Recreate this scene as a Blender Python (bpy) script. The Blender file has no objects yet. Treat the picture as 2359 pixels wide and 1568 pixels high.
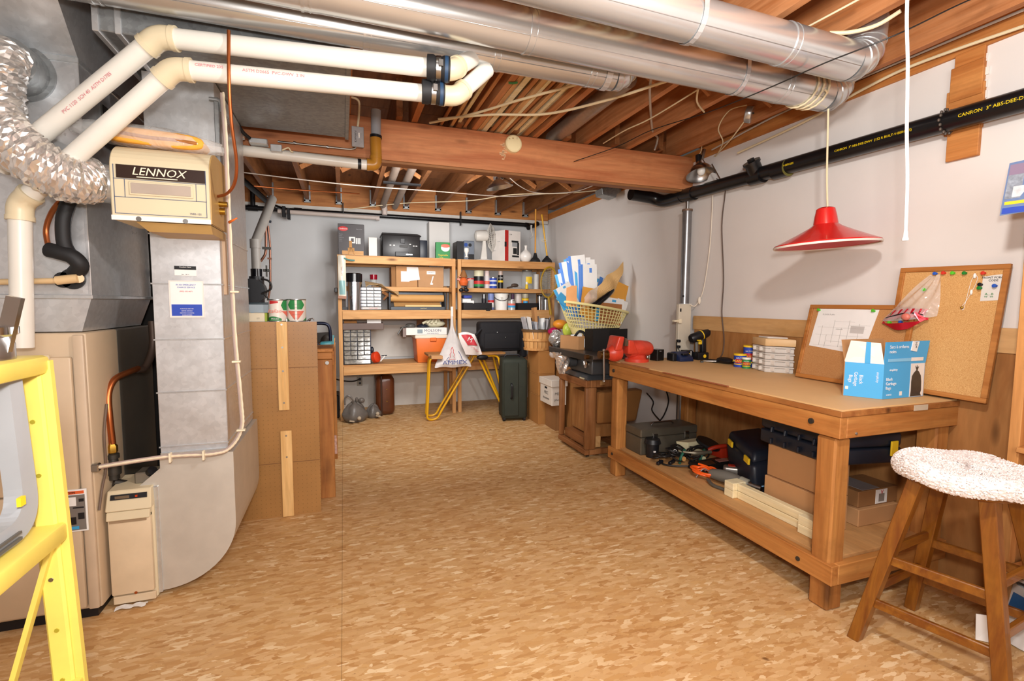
import bpy, bmesh, math, random
from mathutils import Vector, Matrix, Euler

SC = bpy.context.scene
COL = SC.collection
PI = math.pi
R = random.Random(7)

# ---------------------------------------------------------------- camera
cam_d = bpy.data.cameras.new('camera')
cam_d.sensor_width = 36.0
cam_d.lens = 1118.0 / 2359.0 * 36.0
cam_d.clip_start = 0.02
cam = bpy.data.objects.new('camera', cam_d)
COL.objects.link(cam)
cam.matrix_world = Matrix(((0.944637, 0.020205, -0.327494, 0.0),
                           (-0.328070, 0.074963, -0.941674, 0.0),
                           (0.005523, 0.996982, 0.077442, 1.30),
                           (0, 0, 0, 1)))
SC.camera = cam

# ---------------------------------------------------------------- light and exposure
w = bpy.data.worlds.new('world'); SC.world = w; w.use_nodes = True
w.node_tree.nodes['Background'].inputs[0].default_value = (1.0, 0.93, 0.86, 1)
w.node_tree.nodes['Background'].inputs[1].default_value = 0.06
SC.view_settings.view_transform = 'Standard'
SC.view_settings.look = 'None'
SC.view_settings.gamma = 1.0
SC.view_settings.use_curve_mapping = False
SC.view_settings.exposure = 0.06


def lamp(name, kind, loc, power, size=0.1, color=(1, 1, 1), aim=None, size_y=None):
    d = bpy.data.lights.new(name, kind)
    d.energy = power
    d.color = color
    if kind == 'AREA':
        d.size = size
        if size_y:
            d.shape = 'RECTANGLE'; d.size_y = size_y
    else:
        d.shadow_soft_size = size
    o = bpy.data.objects.new(name, d)
    COL.objects.link(o)
    o.location = loc
    if aim:
        o.rotation_euler = (Vector(aim) - Vector(loc)).to_track_quat('-Z', 'Y').to_euler()
    return o


# the photographer's flash above the lens, a bare bulb under the joists, and two added soft fills with no fixture
lamp('flash', 'AREA', (0.0, -0.05, 1.52), 34, 0.12, (1.0, 0.98, 0.96), aim=(0.9, 2.6, 1.40))
lamp('ceiling_bulb', 'POINT', (1.02, 0.62, 2.15), 76, 0.06, (1.0, 0.975, 0.94))
lamp('fill_light_front', 'AREA', (0.2, -1.1, 2.05), 58, 2.0, (1.0, 0.98, 0.96), aim=(0.8, 3.0, 0.7))
lamp('fill_light_back', 'AREA', (0.7, 3.75, 1.95), 42, 0.9, (1.0, 0.98, 0.96), aim=(0.8, 6.2, 1.35))


# ---------------------------------------------------------------- mesh helpers
def V(*a):
    return Vector(a)


def frame(d, up=None):
    d = Vector(d).normalized()
    u = Vector(up) if up is not None else (Vector((0, 0, 1)) if abs(d.z) < 0.95 else Vector((1, 0, 0)))
    s = d.cross(u).normalized()
    return s, s.cross(d).normalized()


def spline(pts, k=6):
    pts = [Vector(p) for p in pts]
    out = []
    n = len(pts)
    for i in range(n - 1):
        p0 = pts[max(i - 1, 0)]; p1 = pts[i]; p2 = pts[i + 1]; p3 = pts[min(i + 2, n - 1)]
        for j in range(k):
            t = j / k
            out.append(0.5 * ((2 * p1) + (p2 - p0) * t + (2 * p0 - 5 * p1 + 4 * p2 - p3) * t * t
                              + (3 * p1 - p0 - 3 * p2 + p3) * t ** 3))
    out.append(pts[-1])
    return out


def rounded(pts, r=0.05, k=5):
    """polyline with its inner corners rounded"""
    pts = [Vector(p) for p in pts]
    out = [pts[0]]
    for i in range(1, len(pts) - 1):
        a, b, c = pts[i - 1], pts[i], pts[i + 1]
        ra = min(r, (a - b).length * 0.49); rc = min(r, (c - b).length * 0.49)
        p = b + (a - b).normalized() * ra; q = b + (c - b).normalized() * rc
        for j in range(k + 1):
            t = j / k
            out.append((1 - t) ** 2 * p + 2 * (1 - t) * t * b + t * t * q)
    out.append(pts[-1])
    return out


class MB:
    def __init__(s):
        s.v = []; s.f = []; s.s = []

    def add(s, vs, fs, smooth=False):
        o = len(s.v)
        s.v += [Vector(v) for v in vs]
        s.f += [tuple(i + o for i in f) for f in fs]
        s.s += [smooth] * len(fs)
        return s

    def box(s, x0, x1, y0, y1, z0, z1):
        vs = [(x, y, z) for z in (z0, z1) for y in (y0, y1) for x in (x0, x1)]
        return s.add(vs, [(0, 2, 3, 1), (4, 5, 7, 6), (0, 1, 5, 4), (2, 6, 7, 3), (0, 4, 6, 2), (1, 3, 7, 5)])

    def hexa(s, b, t):
        """eight corners: four bottom, four top, each going round"""
        return s.add(list(b) + list(t), [(3, 2, 1, 0), (4, 5, 6, 7), (0, 1, 5, 4), (1, 2, 6, 5), (2, 3, 7, 6), (3, 0, 4, 7)])

    def bar(s, a, b, w, h, up=None):
        a = Vector(a); b = Vector(b)
        u, n = frame(b - a, up)
        u = u * w / 2; n = n * h / 2
        q = [-u - n, u - n, u + n, -u + n]
        return s.hexa([a + c for c in q], [b + c for c in q])

    def cyl(s, a, b, r, r2=None, n=16, cap=True):
        a = Vector(a); b = Vector(b)
        r2 = r if r2 is None else r2
        u, w_ = frame(b - a)
        vs = []
        for p, rr in ((a, r), (b, r2)):
            for i in range(n):
                t = 2 * PI * i / n
                vs.append(p + (u * math.cos(t) + w_ * math.sin(t)) * rr)
        s.add(vs, [(i, (i + 1) % n, n + (i + 1) % n, n + i) for i in range(n)], True)
        if cap:
            s.add(vs[:n], [tuple(range(n - 1, -1, -1))])
            s.add(vs[n:], [tuple(range(n))])
        return s

    def tube(s, pts, r, n=8, closed=False, cap=True):
        pts = [Vector(p) for p in pts]
        m = len(pts)
        rs = r if isinstance(r, (list, tuple)) else [r] * m
        def tan(i):
            a = pts[(i - 1) % m] if (closed or i > 0) else pts[i]
            b = pts[(i + 1) % m] if (closed or i < m - 1) else pts[i]
            return (b - a).normalized()
        u, w_ = frame(tan(0))
        vs = []
        for i in range(m):
            t = tan(i)
            u = (u - t * u.dot(t))
            if u.length < 1e-6:
                u, _ = frame(t)
            u.normalize(); w_ = t.cross(u)
            for j in range(n):
                a = 2 * PI * j / n
                vs.append(pts[i] + (u * math.cos(a) + w_ * math.sin(a)) * rs[i])
        fs = []
        for i in range(m if closed else m - 1):
            k = (i + 1) % m
            for j in range(n):
                j2 = (j + 1) % n
                fs.append((i * n + j, i * n + j2, k * n + j2, k * n + j))
        s.add(vs, fs, True)
        if cap and not closed:
            s.add(vs[:n], [tuple(range(n - 1, -1, -1))])
            s.add(vs[-n:], [tuple(range(n))])
        return s

    def lathe(s, prof, c=(0, 0, 0), n=24, axis=(0, 0, 1), cap=True):
        c = Vector(c)
        ax = Vector(axis).normalized()
        u, w_ = frame(ax)
        vs = []
        for r, z in prof:
            for i in range(n):
                t = 2 * PI * i / n
                vs.append(c + ax * z + (u * math.cos(t) + w_ * math.sin(t)) * max(r, 1e-4))
        fs = []
        for k in range(len(prof) - 1):
            for i in range(n):
                j = (i + 1) % n
                fs.append((k * n + i, k * n + j, (k + 1) * n + j, (k + 1) * n + i))
        s.add(vs, fs, True)
        if cap:
            if prof[0][0] > 1e-3:
                s.add(vs[:n], [tuple(range(n - 1, -1, -1))])
            if prof[-1][0] > 1e-3:
                s.add(vs[-n:], [tuple(range(n))])
        return s

    def prism(s, poly, axis, t0, t1, smooth=False):
        """closed 2D outline pushed along an axis; 2D coordinates are the two other axes in order"""
        def pt(p, t):
            return {'x': (t, p[0], p[1]), 'y': (p[0], t, p[1]), 'z': (p[0], p[1], t)}[axis]
        n = len(poly)
        vs = [pt(p, t0) for p in poly] + [pt(p, t1) for p in poly]
        s.add(vs, [(i, (i + 1) % n, n + (i + 1) % n, n + i) for i in range(n)], smooth)
        s.add(vs, [tuple(range(n - 1, -1, -1)), tuple(range(n, 2 * n))])
        return s

    def ball(s, c, r, n=16, m=10):
        rx, ry, rz = r if isinstance(r, (tuple, list)) else (r, r, r)
        c = Vector(c)
        vs = [c + Vector((0, 0, -rz))]
        for k in range(1, m):
            p = -PI / 2 + PI * k / m
            for i in range(n):
                t = 2 * PI * i / n
                vs.append(c + Vector((rx * math.cos(p) * math.cos(t), ry * math.cos(p) * math.sin(t), rz * math.sin(p))))
        vs.append(c + Vector((0, 0, rz)))
        fs = [(0, 1 + (i + 1) % n, 1 + i) for i in range(n)]
        for k in range(m - 2):
            for i in range(n):
                j = (i + 1) % n
                fs.append((1 + k * n + i, 1 + k * n + j, 1 + (k + 1) * n + j, 1 + (k + 1) * n + i))
        L = len(vs) - 1; b = 1 + (m - 2) * n
        fs += [(b + i, b + (i + 1) % n, L) for i in range(n)]
        return s.add(vs, fs, True)

    def grid(s, fn, nu, nv, smooth=True):
        vs = [fn(i / nu, j / nv) for j in range(nv + 1) for i in range(nu + 1)]
        fs = [(j * (nu + 1) + i, j * (nu + 1) + i + 1, (j + 1) * (nu + 1) + i + 1, (j + 1) * (nu + 1) + i)
              for j in range(nv) for i in range(nu)]
        return s.add(vs, fs, smooth)

    def tf(s, M):
        s.v = [M @ v for v in s.v]
        return s


def fbx(x0, x1, z0, z1, y0, y1, z=None, top=None):
    """a box from its front outline (x and z spans) and depth span; z sets the resting height"""
    if z is not None:
        z0 = z
    if top is not None:
        z1 = top
    return MB().box(x0, x1, y0, y1, z0, z1)


def sbx(y0, y1, z0, z1, x0, x1, z=None):
    return MB().box(x0, x1, y0, y1, z0 if z is None else z, z1)


def mesh(name, mb, m, bev=0.0, seg=1, off=(0, 0, 0), thick=0.0, sub=0):
    me = bpy.data.meshes.new(name)
    off = Vector(off)
    me.from_pydata([v - off for v in mb.v], [], mb.f)
    me.polygons.foreach_set('use_smooth', mb.s)
    bm = bmesh.new(); bm.from_mesh(me)
    bmesh.ops.remove_doubles(bm, verts=bm.verts, dist=1e-5)
    bmesh.ops.recalc_face_normals(bm, faces=bm.faces)
    if thick:
        bmesh.ops.solidify(bm, geom=bm.faces[:], thickness=thick)
    if bev:
        es = [e for e in bm.edges if len(e.link_faces) == 2 and e.calc_face_angle(0) > 0.6]
        bmesh.ops.bevel(bm, geom=es, offset=bev, segments=seg, profile=0.5, affect='EDGES', clamp_overlap=True)
        if seg > 1:
            for f in bm.faces:
                f.smooth = True
    if sub:
        bmesh.ops.subdivide_edges(bm, edges=bm.edges[:], cuts=sub, use_grid_fill=True)
    for e in bm.edges:
        if len(e.link_faces) == 2 and e.calc_face_angle(0) > 0.7:
            e.smooth = False
    bm.to_mesh(me); bm.free()
    if m is not None:
        me.materials.append(m)
    return me


def tags(o, label=None, cat=None, group=None, kind=None):
    if label: o['label'] = label
    if cat: o['category'] = cat
    if group: o['group'] = group
    if kind: o['kind'] = kind
    return o


def single(name, label, cat, mb, m, group=None, kind=None, bev=0.0, seg=1, thick=0.0):
    """a thing that is one mesh; its origin sits at the middle of its base"""
    xs = [v.x for v in mb.v]; ys = [v.y for v in mb.v]; zs = [v.z for v in mb.v]
    c = V((min(xs) + max(xs)) / 2, (min(ys) + max(ys)) / 2, min(zs))
    o = bpy.data.objects.new(name, mesh(name, mb, m, bev, seg, c, thick))
    o.location = c
    COL.objects.link(o)
    return tags(o, label, cat, group, kind)


class Thing:
    """an Empty at the thing's base with its parts; parts are given in world coordinates"""
    def __init__(s, name, label, cat, loc, group=None):
        s.o = bpy.data.objects.new(name, None)
        s.o.empty_display_size = 0.05
        s.o.location = loc
        s.loc = Vector(loc)
        COL.objects.link(s.o)
        tags(s.o, label, cat, group)

    def part(s, name, mb, m, label=None, parent=None, bev=0.0, seg=1, kind=None, thick=0.0):
        o = bpy.data.objects.new(name, mesh(name, mb, m, bev, seg, s.loc, thick))
        COL.objects.link(o)
        o.parent = parent if parent is not None else s.o
        if label: o['label'] = label
        if kind: o['kind'] = kind
        return o

    def text(s, txt, size, m, o, u=(1, 0, 0), up=(0, 0, 1), parent=None, name='lettering', sx=1.0, shear=0.0, ext=0.0004, align='CENTER'):
        me = text_mesh(txt, size, m, o, u, up, sx, shear, ext, align, s.loc)
        ob = bpy.data.objects.new(name, me)
        COL.objects.link(ob)
        ob.parent = parent if parent is not None else s.o
        return ob


def text_mesh(txt, size, m, o, u, up, sx, shear, ext, align, off):
    cu = bpy.data.curves.new('lettering', 'FONT')
    cu.body = txt; cu.size = size; cu.align_x = align; cu.align_y = 'CENTER'
    cu.extrude = ext; cu.resolution_u = 2; cu.shear = shear
    t = bpy.data.objects.new('lettering_tmp', cu)
    COL.objects.link(t)
    me = bpy.data.meshes.new_from_object(t)
    bpy.data.objects.remove(t); bpy.data.curves.remove(cu)
    u = Vector(u).normalized(); up = Vector(up).normalized(); n = u.cross(up)
    o = Vector(o) - Vector(off)
    M = Matrix(((u.x * sx, up.x, n.x, o.x), (u.y * sx, up.y, n.y, o.y), (u.z * sx, up.z, n.z, o.z), (0, 0, 0, 1)))
    me.transform(M)
    me.materials.clear(); me.materials.append(m)
    return me


def struct(name, mb, m, parent=None, label=None, bev=0.0, seg=1):
    o = bpy.data.objects.new(name, mesh(name, mb, m, bev, seg))
    COL.objects.link(o)
    if parent is not None:
        o.parent = parent
    else:
        o['kind'] = 'structure'
    if label: o['label'] = label
    return o


def dup(o, loc=None, label=None, parent=None, rz=None):
    c = o.copy(); COL.objects.link(c)
    if parent is not None: c.parent = parent
    if loc is not None: c.location = loc
    if rz is not None: c.rotation_euler = (0, 0, rz)
    if label: c['label'] = label
    for ch in o.children:
        dup(ch, parent=c)
    return c


# ---------------------------------------------------------------- materials
def lin(h):
    h = h.lstrip('#')
    c = [int(h[i:i + 2], 16) / 255 for i in (0, 2, 4)]
    return [x / 12.92 if x <= 0.04045 else ((x + 0.055) / 1.055) ** 2.4 for x in c] + [1.0]


def mul(c, k):
    return [min(1.0, x * k) for x in c[:3]] + [1.0]


def base(name):
    m = bpy.data.materials.new(name); m.use_nodes = True
    nt = m.node_tree
    return m, nt, nt.nodes['Principled BSDF']


def coords(nt, scale=(1, 1, 1), rot=(0, 0, 0), rnd=True):
    tc = nt.nodes.new('ShaderNodeTexCoord')
    mp = nt.nodes.new('ShaderNodeMapping')
    mp.inputs['Scale'].default_value = scale
    mp.inputs['Rotation'].default_value = rot
    if rnd:
        oi = nt.nodes.new('ShaderNodeObjectInfo')
        ml = nt.nodes.new('ShaderNodeMath'); ml.operation = 'MULTIPLY'; ml.inputs[1].default_value = 37.0
        ad = nt.nodes.new('ShaderNodeVectorMath'); ad.operation = 'ADD'
        nt.links.new(oi.outputs['Random'], ml.inputs[0])
        nt.links.new(tc.outputs['Object'], ad.inputs[0]); nt.links.new(ml.outputs[0], ad.inputs[1])
        nt.links.new(ad.outputs[0], mp.inputs[0])
    else:
        nt.links.new(tc.outputs['Object'], mp.inputs[0])
    return mp.outputs[0]


def noise(nt, vec, scale, detail=3.0, rough=0.55, dist=0.0):
    n = nt.nodes.new('ShaderNodeTexNoise')
    n.inputs['Scale'].default_value = scale; n.inputs['Detail'].default_value = detail
    n.inputs['Roughness'].default_value = rough; n.inputs['Distortion'].default_value = dist
    nt.links.new(vec, n.inputs['Vector'])
    return n.outputs['Fac']


def ramp(nt, fac, stops):
    r = nt.nodes.new('ShaderNodeValToRGB')
    el = r.color_ramp.elements
    while len(el) < len(stops):
        el.new(0.5)
    for e, (p, c) in zip(el, stops):
        e.position = p; e.color = c
    nt.links.new(fac, r.inputs[0])
    return r.outputs[0]


def mix(nt, a, b, fac, mode='MIX'):
    n = nt.nodes.new('ShaderNodeMix'); n.data_type = 'RGBA'; n.blend_type = mode
    for src, key in ((fac, 0), (a, 6), (b, 7)):
        if isinstance(src, (int, float)):
            n.inputs[key].default_value = src
        elif isinstance(src, (list, tuple)):
            n.inputs[key].default_value = src
        else:
            nt.links.new(src, n.inputs[key])
    return n.outputs[2]


def bump(nt, b, h, strength, dist=0.002):
    n = nt.nodes.new('ShaderNodeBump')
    n.inputs['Strength'].default_value = strength; n.inputs['Distance'].default_value = dist
    nt.links.new(h, n.inputs['Height']); nt.links.new(n.outputs[0], b.inputs['Normal'])


MC = {}


def mat(name, hex_, rough=0.5, metal=0.0, var=0.06, vs=9.0, bmp=0.0, bs=80.0, spec=0.5, trans=0.0, alpha=1.0, coat=0.0, ior=1.45, sss=0.0):
    if name in MC: return MC[name]
    m, nt, b = base(name)
    c = lin(hex_)
    vec = coords(nt)
    f = noise(nt, vec, vs, 4.0)
    nt.links.new(ramp(nt, f, [(0.3, mul(c, 1 - var)), (0.7, mul(c, 1 + var))]), b.inputs['Base Color'])
    b.inputs['Roughness'].default_value = rough; b.inputs['Metallic'].default_value = metal
    b.inputs['Specular IOR Level'].default_value = spec
    b.inputs['Transmission Weight'].default_value = trans; b.inputs['Alpha'].default_value = alpha
    b.inputs['Coat Weight'].default_value = coat; b.inputs['IOR'].default_value = ior
    if bmp:
        bump(nt, b, noise(nt, vec, bs, 3.0), bmp)
    MC[name] = m
    return m


def wood(name, ca, cb, axis='x', rough=0.6, dens=1.0, knots=True, dirt=0.0, coat=0.0, kn=0.13):
    if name in MC: return MC[name]
    m, nt, b = base(name)
    lo, hi = 0.9, 13.0 * dens
    sc = {'x': (lo, hi, hi), 'y': (hi, lo, hi), 'z': (hi, hi, lo)}[axis]
    vec = coords(nt, sc)
    f1 = noise(nt, vec, 1.0, 4.0, 0.6, 1.2)
    f2 = noise(nt, vec, 6.0, 3.0, 0.6, 0.4)
    A, B = lin(ca), lin(cb)
    c1 = ramp(nt, f1, [(0.32, A), (0.5, [(x + y) / 2 for x, y in zip(A, B)]), (0.68, B)])
    c2 = ramp(nt, f2, [(0.35, mul([1, 1, 1], 0.82)), (0.65, [1, 1, 1, 1])])
    col = mix(nt, c1, c2, 0.8, 'MULTIPLY')
    if knots:
        lo2 = 1.7
        sk = {'x': (lo2, 6, 6), 'y': (6, lo2, 6), 'z': (6, 6, lo2)}[axis]
        vk = coords(nt, sk)
        vo = nt.nodes.new('ShaderNodeTexVoronoi'); vo.inputs['Scale'].default_value = 1.0
        nt.links.new(vk, vo.inputs['Vector'])
        k = ramp(nt, vo.outputs['Distance'], [(kn * .25, [1, 1, 1, 1]), (kn, [0, 0, 0, 1])])
        col = mix(nt, col, mul(A, 0.35), k)
    if dirt:
        d = noise(nt, coords(nt, (3, 3, 3)), 1.5, 5.0, 0.65)
        col = mix(nt, col, mul(A, 0.35), ramp(nt, d, [(0.52, [0, 0, 0, 1]), (0.8, [dirt] * 3 + [1])]))
    nt.links.new(col, b.inputs['Base Color'])
    b.inputs['Roughness'].default_value = rough; b.inputs['Coat Weight'].default_value = coat
    b.inputs['Specular IOR Level'].default_value = 0.35
    bump(nt, b, f2, 0.12)
    MC[name] = m
    return m


def strand_mat(name, cols, s1=(9, 30, 9), s2=(12, 40, 12), dark='#7a4a20'):
    """pressed strand board: overlapping flat chips in two layers"""
    m, nt, b = base(name)
    stops = [lin(c) for c in cols]
    n = len(stops)
    outs = []
    for sc, rot in ((s1, (0, 0, 0.12)), (s2, (0, 0, -0.35)), (s2, (0, 0, 0.9))):
        vec = coords(nt, sc, rot, False)
        wob = nt.nodes.new('ShaderNodeTexNoise'); wob.inputs['Scale'].default_value = 0.6
        nt.links.new(vec, wob.inputs['Vector'])
        ad = nt.nodes.new('ShaderNodeVectorMath'); ad.operation = 'ADD'
        nt.links.new(vec, ad.inputs[0]); nt.links.new(wob.outputs['Color'], ad.inputs[1])
        vo = nt.nodes.new('ShaderNodeTexVoronoi'); vo.distance = 'CHEBYCHEV'; vo.inputs['Scale'].default_value = 1.0
        nt.links.new(ad.outputs[0], vo.inputs['Vector'])
        sep = nt.nodes.new('ShaderNodeSeparateColor'); nt.links.new(vo.outputs['Color'], sep.inputs[0])
        outs.append((ramp(nt, sep.outputs[0], [(i / (n - 1), c) for i, c in enumerate(stops)]), sep.outputs[1], sep.outputs[2]))
    col = mix(nt, outs[0][0], outs[1][0], ramp(nt, outs[1][1], [(0.5, [0, 0, 0, 1]), (0.52, [1, 1, 1, 1])]))
    col = mix(nt, col, outs[2][0], ramp(nt, outs[2][1], [(0.68, [0, 0, 0, 1]), (0.70, [1, 1, 1, 1])]))
    big = noise(nt, coords(nt, (1, 1, 1), rnd=False), 2.3, 4.0, 0.6)
    col = mix(nt, col, ramp(nt, big, [(0.3, lin('#e4c4a4')), (0.7, [1, 1, 1, 1])]), 0.3, 'MULTIPLY')
    fl = noise(nt, coords(nt, (1, 1.8, 1), rnd=False), 60.0, 4.0, 0.7)
    col = mix(nt, col, lin(dark), ramp(nt, fl, [(0.62, [0, 0, 0, 1]), (0.70, [0.6, 0.6, 0.6, 1])]))
    sp = noise(nt, coords(nt, (1, 1, 1), rnd=False), 8.0, 2.0, 0.5)
    col = mix(nt, col, lin('#5e3413'), ramp(nt, sp, [(0.745, [0, 0, 0, 1]), (0.77, [0.7, 0.7, 0.7, 1])]))
    nt.links.new(col, b.inputs['Base Color'])
    b.inputs['Roughness'].default_value = 0.5; b.inputs['Specular IOR Level'].default_value = 0.3
    bump(nt, b, fl, 0.10)
    return m


def galv(name, hex_, rough=0.32, sp=60.0, amt=0.06, metal=0.62):
    if name in MC: return MC[name]
    m, nt, b = base(name)
    c = lin(hex_)
    vec = coords(nt)
    vo = nt.nodes.new('ShaderNodeTexVoronoi'); vo.inputs['Scale'].default_value = sp
    nt.links.new(vec, vo.inputs['Vector'])
    sep = nt.nodes.new('ShaderNodeSeparateColor'); nt.links.new(vo.outputs['Color'], sep.inputs[0])
    f = noise(nt, vec, 5.0, 5.0, 0.6)
    col = mix(nt, ramp(nt, sep.outputs[0], [(0, mul(c, 1 - amt)), (1, mul(c, 1 + amt))]),
              ramp(nt, f, [(0.3, mul([1, 1, 1], 0.8)), (0.7, [1, 1, 1, 1])]), 0.6, 'MULTIPLY')
    nt.links.new(col, b.inputs['Base Color'])
    nt.links.new(ramp(nt, f, [(0.3, mul([1, 1, 1], rough * 0.8)), (0.7, mul([1, 1, 1], rough * 1.3))]), b.inputs['Roughness'])
    b.inputs['Metallic'].default_value = metal
    bump(nt, b, noise(nt, vec, 5.0, 1.0), 0.06, 0.01)
    MC[name] = m
    return m


def cork(name, ca, cb):
    m, nt, b = base(name)
    vec = coords(nt)
    f = noise(nt, vec, 330.0, 2.0, 0.6)
    g = noise(nt, vec, 3.0, 3.0)
    col = ramp(nt, f, [(0.33, lin(ca)), (0.62, lin(cb))])
    col = mix(nt, col, ramp(nt, g, [(0.3, mul([1, 1, 1], 0.85)), (0.7, [1, 1, 1, 1])]), 0.6, 'MULTIPLY')
    nt.links.new(col, b.inputs['Base Color']); b.inputs['Roughness'].default_value = 0.85
    bump(nt, b, f, 0.2)
    return m


def pegmat(name, hex_):
    """hardboard with a grid of small drilled holes printed dark"""
    m, nt, b = base(name)
    c = lin(hex_)
    vec = coords(nt, rnd=False)
    f = noise(nt, vec, 4.0, 4.0)
    col = ramp(nt, f, [(0.3, mul(c, 0.86)), (0.7, mul(c, 1.1))])
    sc = nt.nodes.new('ShaderNodeVectorMath'); sc.operation = 'SCALE'; sc.inputs['Scale'].default_value = 1 / 0.0254
    fr = nt.nodes.new('ShaderNodeVectorMath'); fr.operation = 'FRACTION'
    sb = nt.nodes.new('ShaderNodeVectorMath'); sb.operation = 'SUBTRACT'; sb.inputs[1].default_value = (0.5, 0.5, 0.5)
    mk = nt.nodes.new('ShaderNodeVectorMath'); mk.operation = 'MULTIPLY'; mk.inputs[1].default_value = (1, 0, 1)
    ln = nt.nodes.new('ShaderNodeVectorMath'); ln.operation = 'LENGTH'
    nt.links.new(vec, sc.inputs[0]); nt.links.new(sc.outputs[0], fr.inputs[0]); nt.links.new(fr.outputs[0], sb.inputs[0])
    nt.links.new(sb.outputs[0], mk.inputs[0]); nt.links.new(mk.outputs[0], ln.inputs[0])
    col = mix(nt, col, mul(c, 0.3), ramp(nt, ln.outputs['Value'], [(0.07, [0.5, 0.5, 0.5, 1]), (0.12, [0, 0, 0, 1])]))
    nt.links.new(col, b.inputs['Base Color']); b.inputs['Roughness'].default_value = 0.38
    return m


def glassy(name, hex_, alpha=0.25, rough=0.08, bmp=0.0, bs=40.0):
    """thin clear plastic or glass: a faint tint with sharp reflections"""
    if name in MC: return MC[name]
    m, nt, b = base(name)
    b.inputs['Base Color'].default_value = lin(hex_)
    b.inputs['Roughness'].default_value = rough; b.inputs['Alpha'].default_value = alpha
    if bmp:
        bump(nt, b, noise(nt, coords(nt), bs, 2.0, 0.5, 1.0), bmp, 0.01)
    else:
        f = noise(nt, coords(nt), 12.0)
        nt.links.new(ramp(nt, f, [(0.3, mul(lin(hex_), 0.92)), (0.7, lin(hex_))]), b.inputs['Base Color'])
    MC[name] = m
    return m


# palette
W_SHELF_X = wood('pine_shelf_x', '#c48a50', '#dfae74', 'x')
W_SHELF_Y = wood('pine_shelf_y', '#c08a52', '#d9aa70', 'y')
W_SHELF_Z = wood('pine_shelf_z', '#c48a50', '#dcaa70', 'z')
W_BENCH_X = wood('bench_lumber_x', '#aa6a32', '#cc904e', 'x', dirt=0.4)
W_BENCH_Y = wood('bench_lumber_y', '#a96830', '#ca8c4a', 'y', dirt=0.4)
W_BENCH_Z = wood('bench_lumber_z', '#a06430', '#c48848', 'z', dirt=0.5, kn=0.24)
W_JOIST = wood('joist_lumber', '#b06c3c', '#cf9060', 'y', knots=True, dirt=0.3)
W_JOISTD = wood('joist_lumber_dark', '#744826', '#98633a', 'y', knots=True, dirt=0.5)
W_BEAM = wood('beam_lumber', '#b56b42', '#d08c5c', 'x', dens=0.8, knots=True, dirt=0.3)
W_PLATE = wood('plate_lumber', '#b0682e', '#cf8c4c', 'y', dirt=0.3)
W_STICK = wood('stick_lumber', '#c89058', '#e6c08c', 'y', knots=False)
W_STICK2 = wood('stick_lumber_brown', '#a8683a', '#c88a55', 'y', knots=False)
W_STOOL = wood('stool_wood', '#743e12', '#97601e', 'z', rough=0.35, dens=1.2, knots=False, coat=0.3)
W_STOOLX = wood('stool_wood_x', '#743e12', '#97601e', 'x', rough=0.35, dens=1.2, knots=False, coat=0.3)
W_STAND = wood('stand_wood_z', '#82522c', '#a87448', 'z', dirt=0.4, rough=0.45)
W_STANDY = wood('stand_wood_y', '#7c4c28', '#a06a40', 'y', dirt=0.4, rough=0.45)
W_PLY = wood('plywood_sheet', '#b98a52', '#d6aa74', 'y', dens=0.35, knots=False)
W_PLYD = wood('plywood_brown', '#9a6636', '#b8844e', 'z', dens=0.4, knots=True)
W_PALE = wood('pale_pine', '#ecd9a8', '#f6ebc8', 'x', knots=False)
W_STRIP = wood('strip_pine', '#dcab68', '#efc688', 'z')
PAINT = mat('white_wall_paint', '#e0dad5', 0.75, var=0.03, vs=2.0, bmp=0.08, bs=120)
PAINTG = mat('grey_wall_paint', '#cdcfd0', 0.8, var=0.04, vs=1.5, bmp=0.1, bs=90)
GALV = galv('galvanised_sheet', '#d8dadc', 0.33)
GALVD = galv('galvanised_dull', '#96999a', 0.38, amt=0.14)
GALVB = galv('galvanised_bright', '#d6dadc', 0.22, sp=60)
DUCT = mat('duct_metal', '#d0d2d2', 0.27, 0.75, 0.05, vs=2.5)
CHROME = mat('chrome', '#d8d8d8', 0.12, 1.0, 0.03)
STEEL = mat('steel', '#a8a8a6', 0.3, 1.0, 0.08)
DARKIRON = mat('dark_iron', '#4a4844', 0.45, 0.7, 0.15)
BLACK = mat('black_plastic', '#16161a', 0.42, var=0.15)
BLACKR = mat('black_rubber', '#1c1c1e', 0.6, var=0.15)
ABS = mat('black_pipe_plastic', '#131315', 0.3, var=0.15)
PVC = mat('cream_pvc', '#e4e0d6', 0.33, var=0.03)
PVCJ = mat('cream_pvc_joint', '#dccdac', 0.35, var=0.04)
WHITEP = mat('white_plastic', '#eeece6', 0.4, var=0.03)
WHITE = mat('white_card', '#e9e6e0', 0.7, var=0.03)
PAPER = mat('paper_white', '#ecebe8', 0.8, var=0.03)
BEIGE = mat('beige_enamel', '#cbb496', 0.45, var=0.03)
BEIGEL = mat('light_beige_enamel', '#d9caa9', 0.45, var=0.02)
CARD = mat('cardboard', '#b98a5c', 0.8, var=0.06, vs=5)
CARDD = mat('cardboard_dark', '#93683e', 0.8, var=0.08, vs=5)
YELLOW = mat('yellow_paint', '#d9c45e', 0.4, var=0.06, vs=14)
GOLDY = mat('golden_yellow_paint', '#e0a818', 0.3, var=0.06)
RED = mat('red_enamel', '#cf2420', 0.25, var=0.05, coat=0.4)
VISE = mat('vise_red', '#c93e2a', 0.38, var=0.18, vs=14, coat=0.2)
COPPER = mat('copper', '#b8693c', 0.32, 0.9, 0.12)
BRASS = mat('brass', '#b08a38', 0.3, 0.95, 0.12)
CABLE = mat('cream_cable', '#e3d3ae', 0.5, var=0.05)
CABLEG = mat('grey_cable', '#b8aca0', 0.5, var=0.05)
CORDB = mat('black_cord', '#1d1a18', 0.5, var=0.1)
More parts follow.
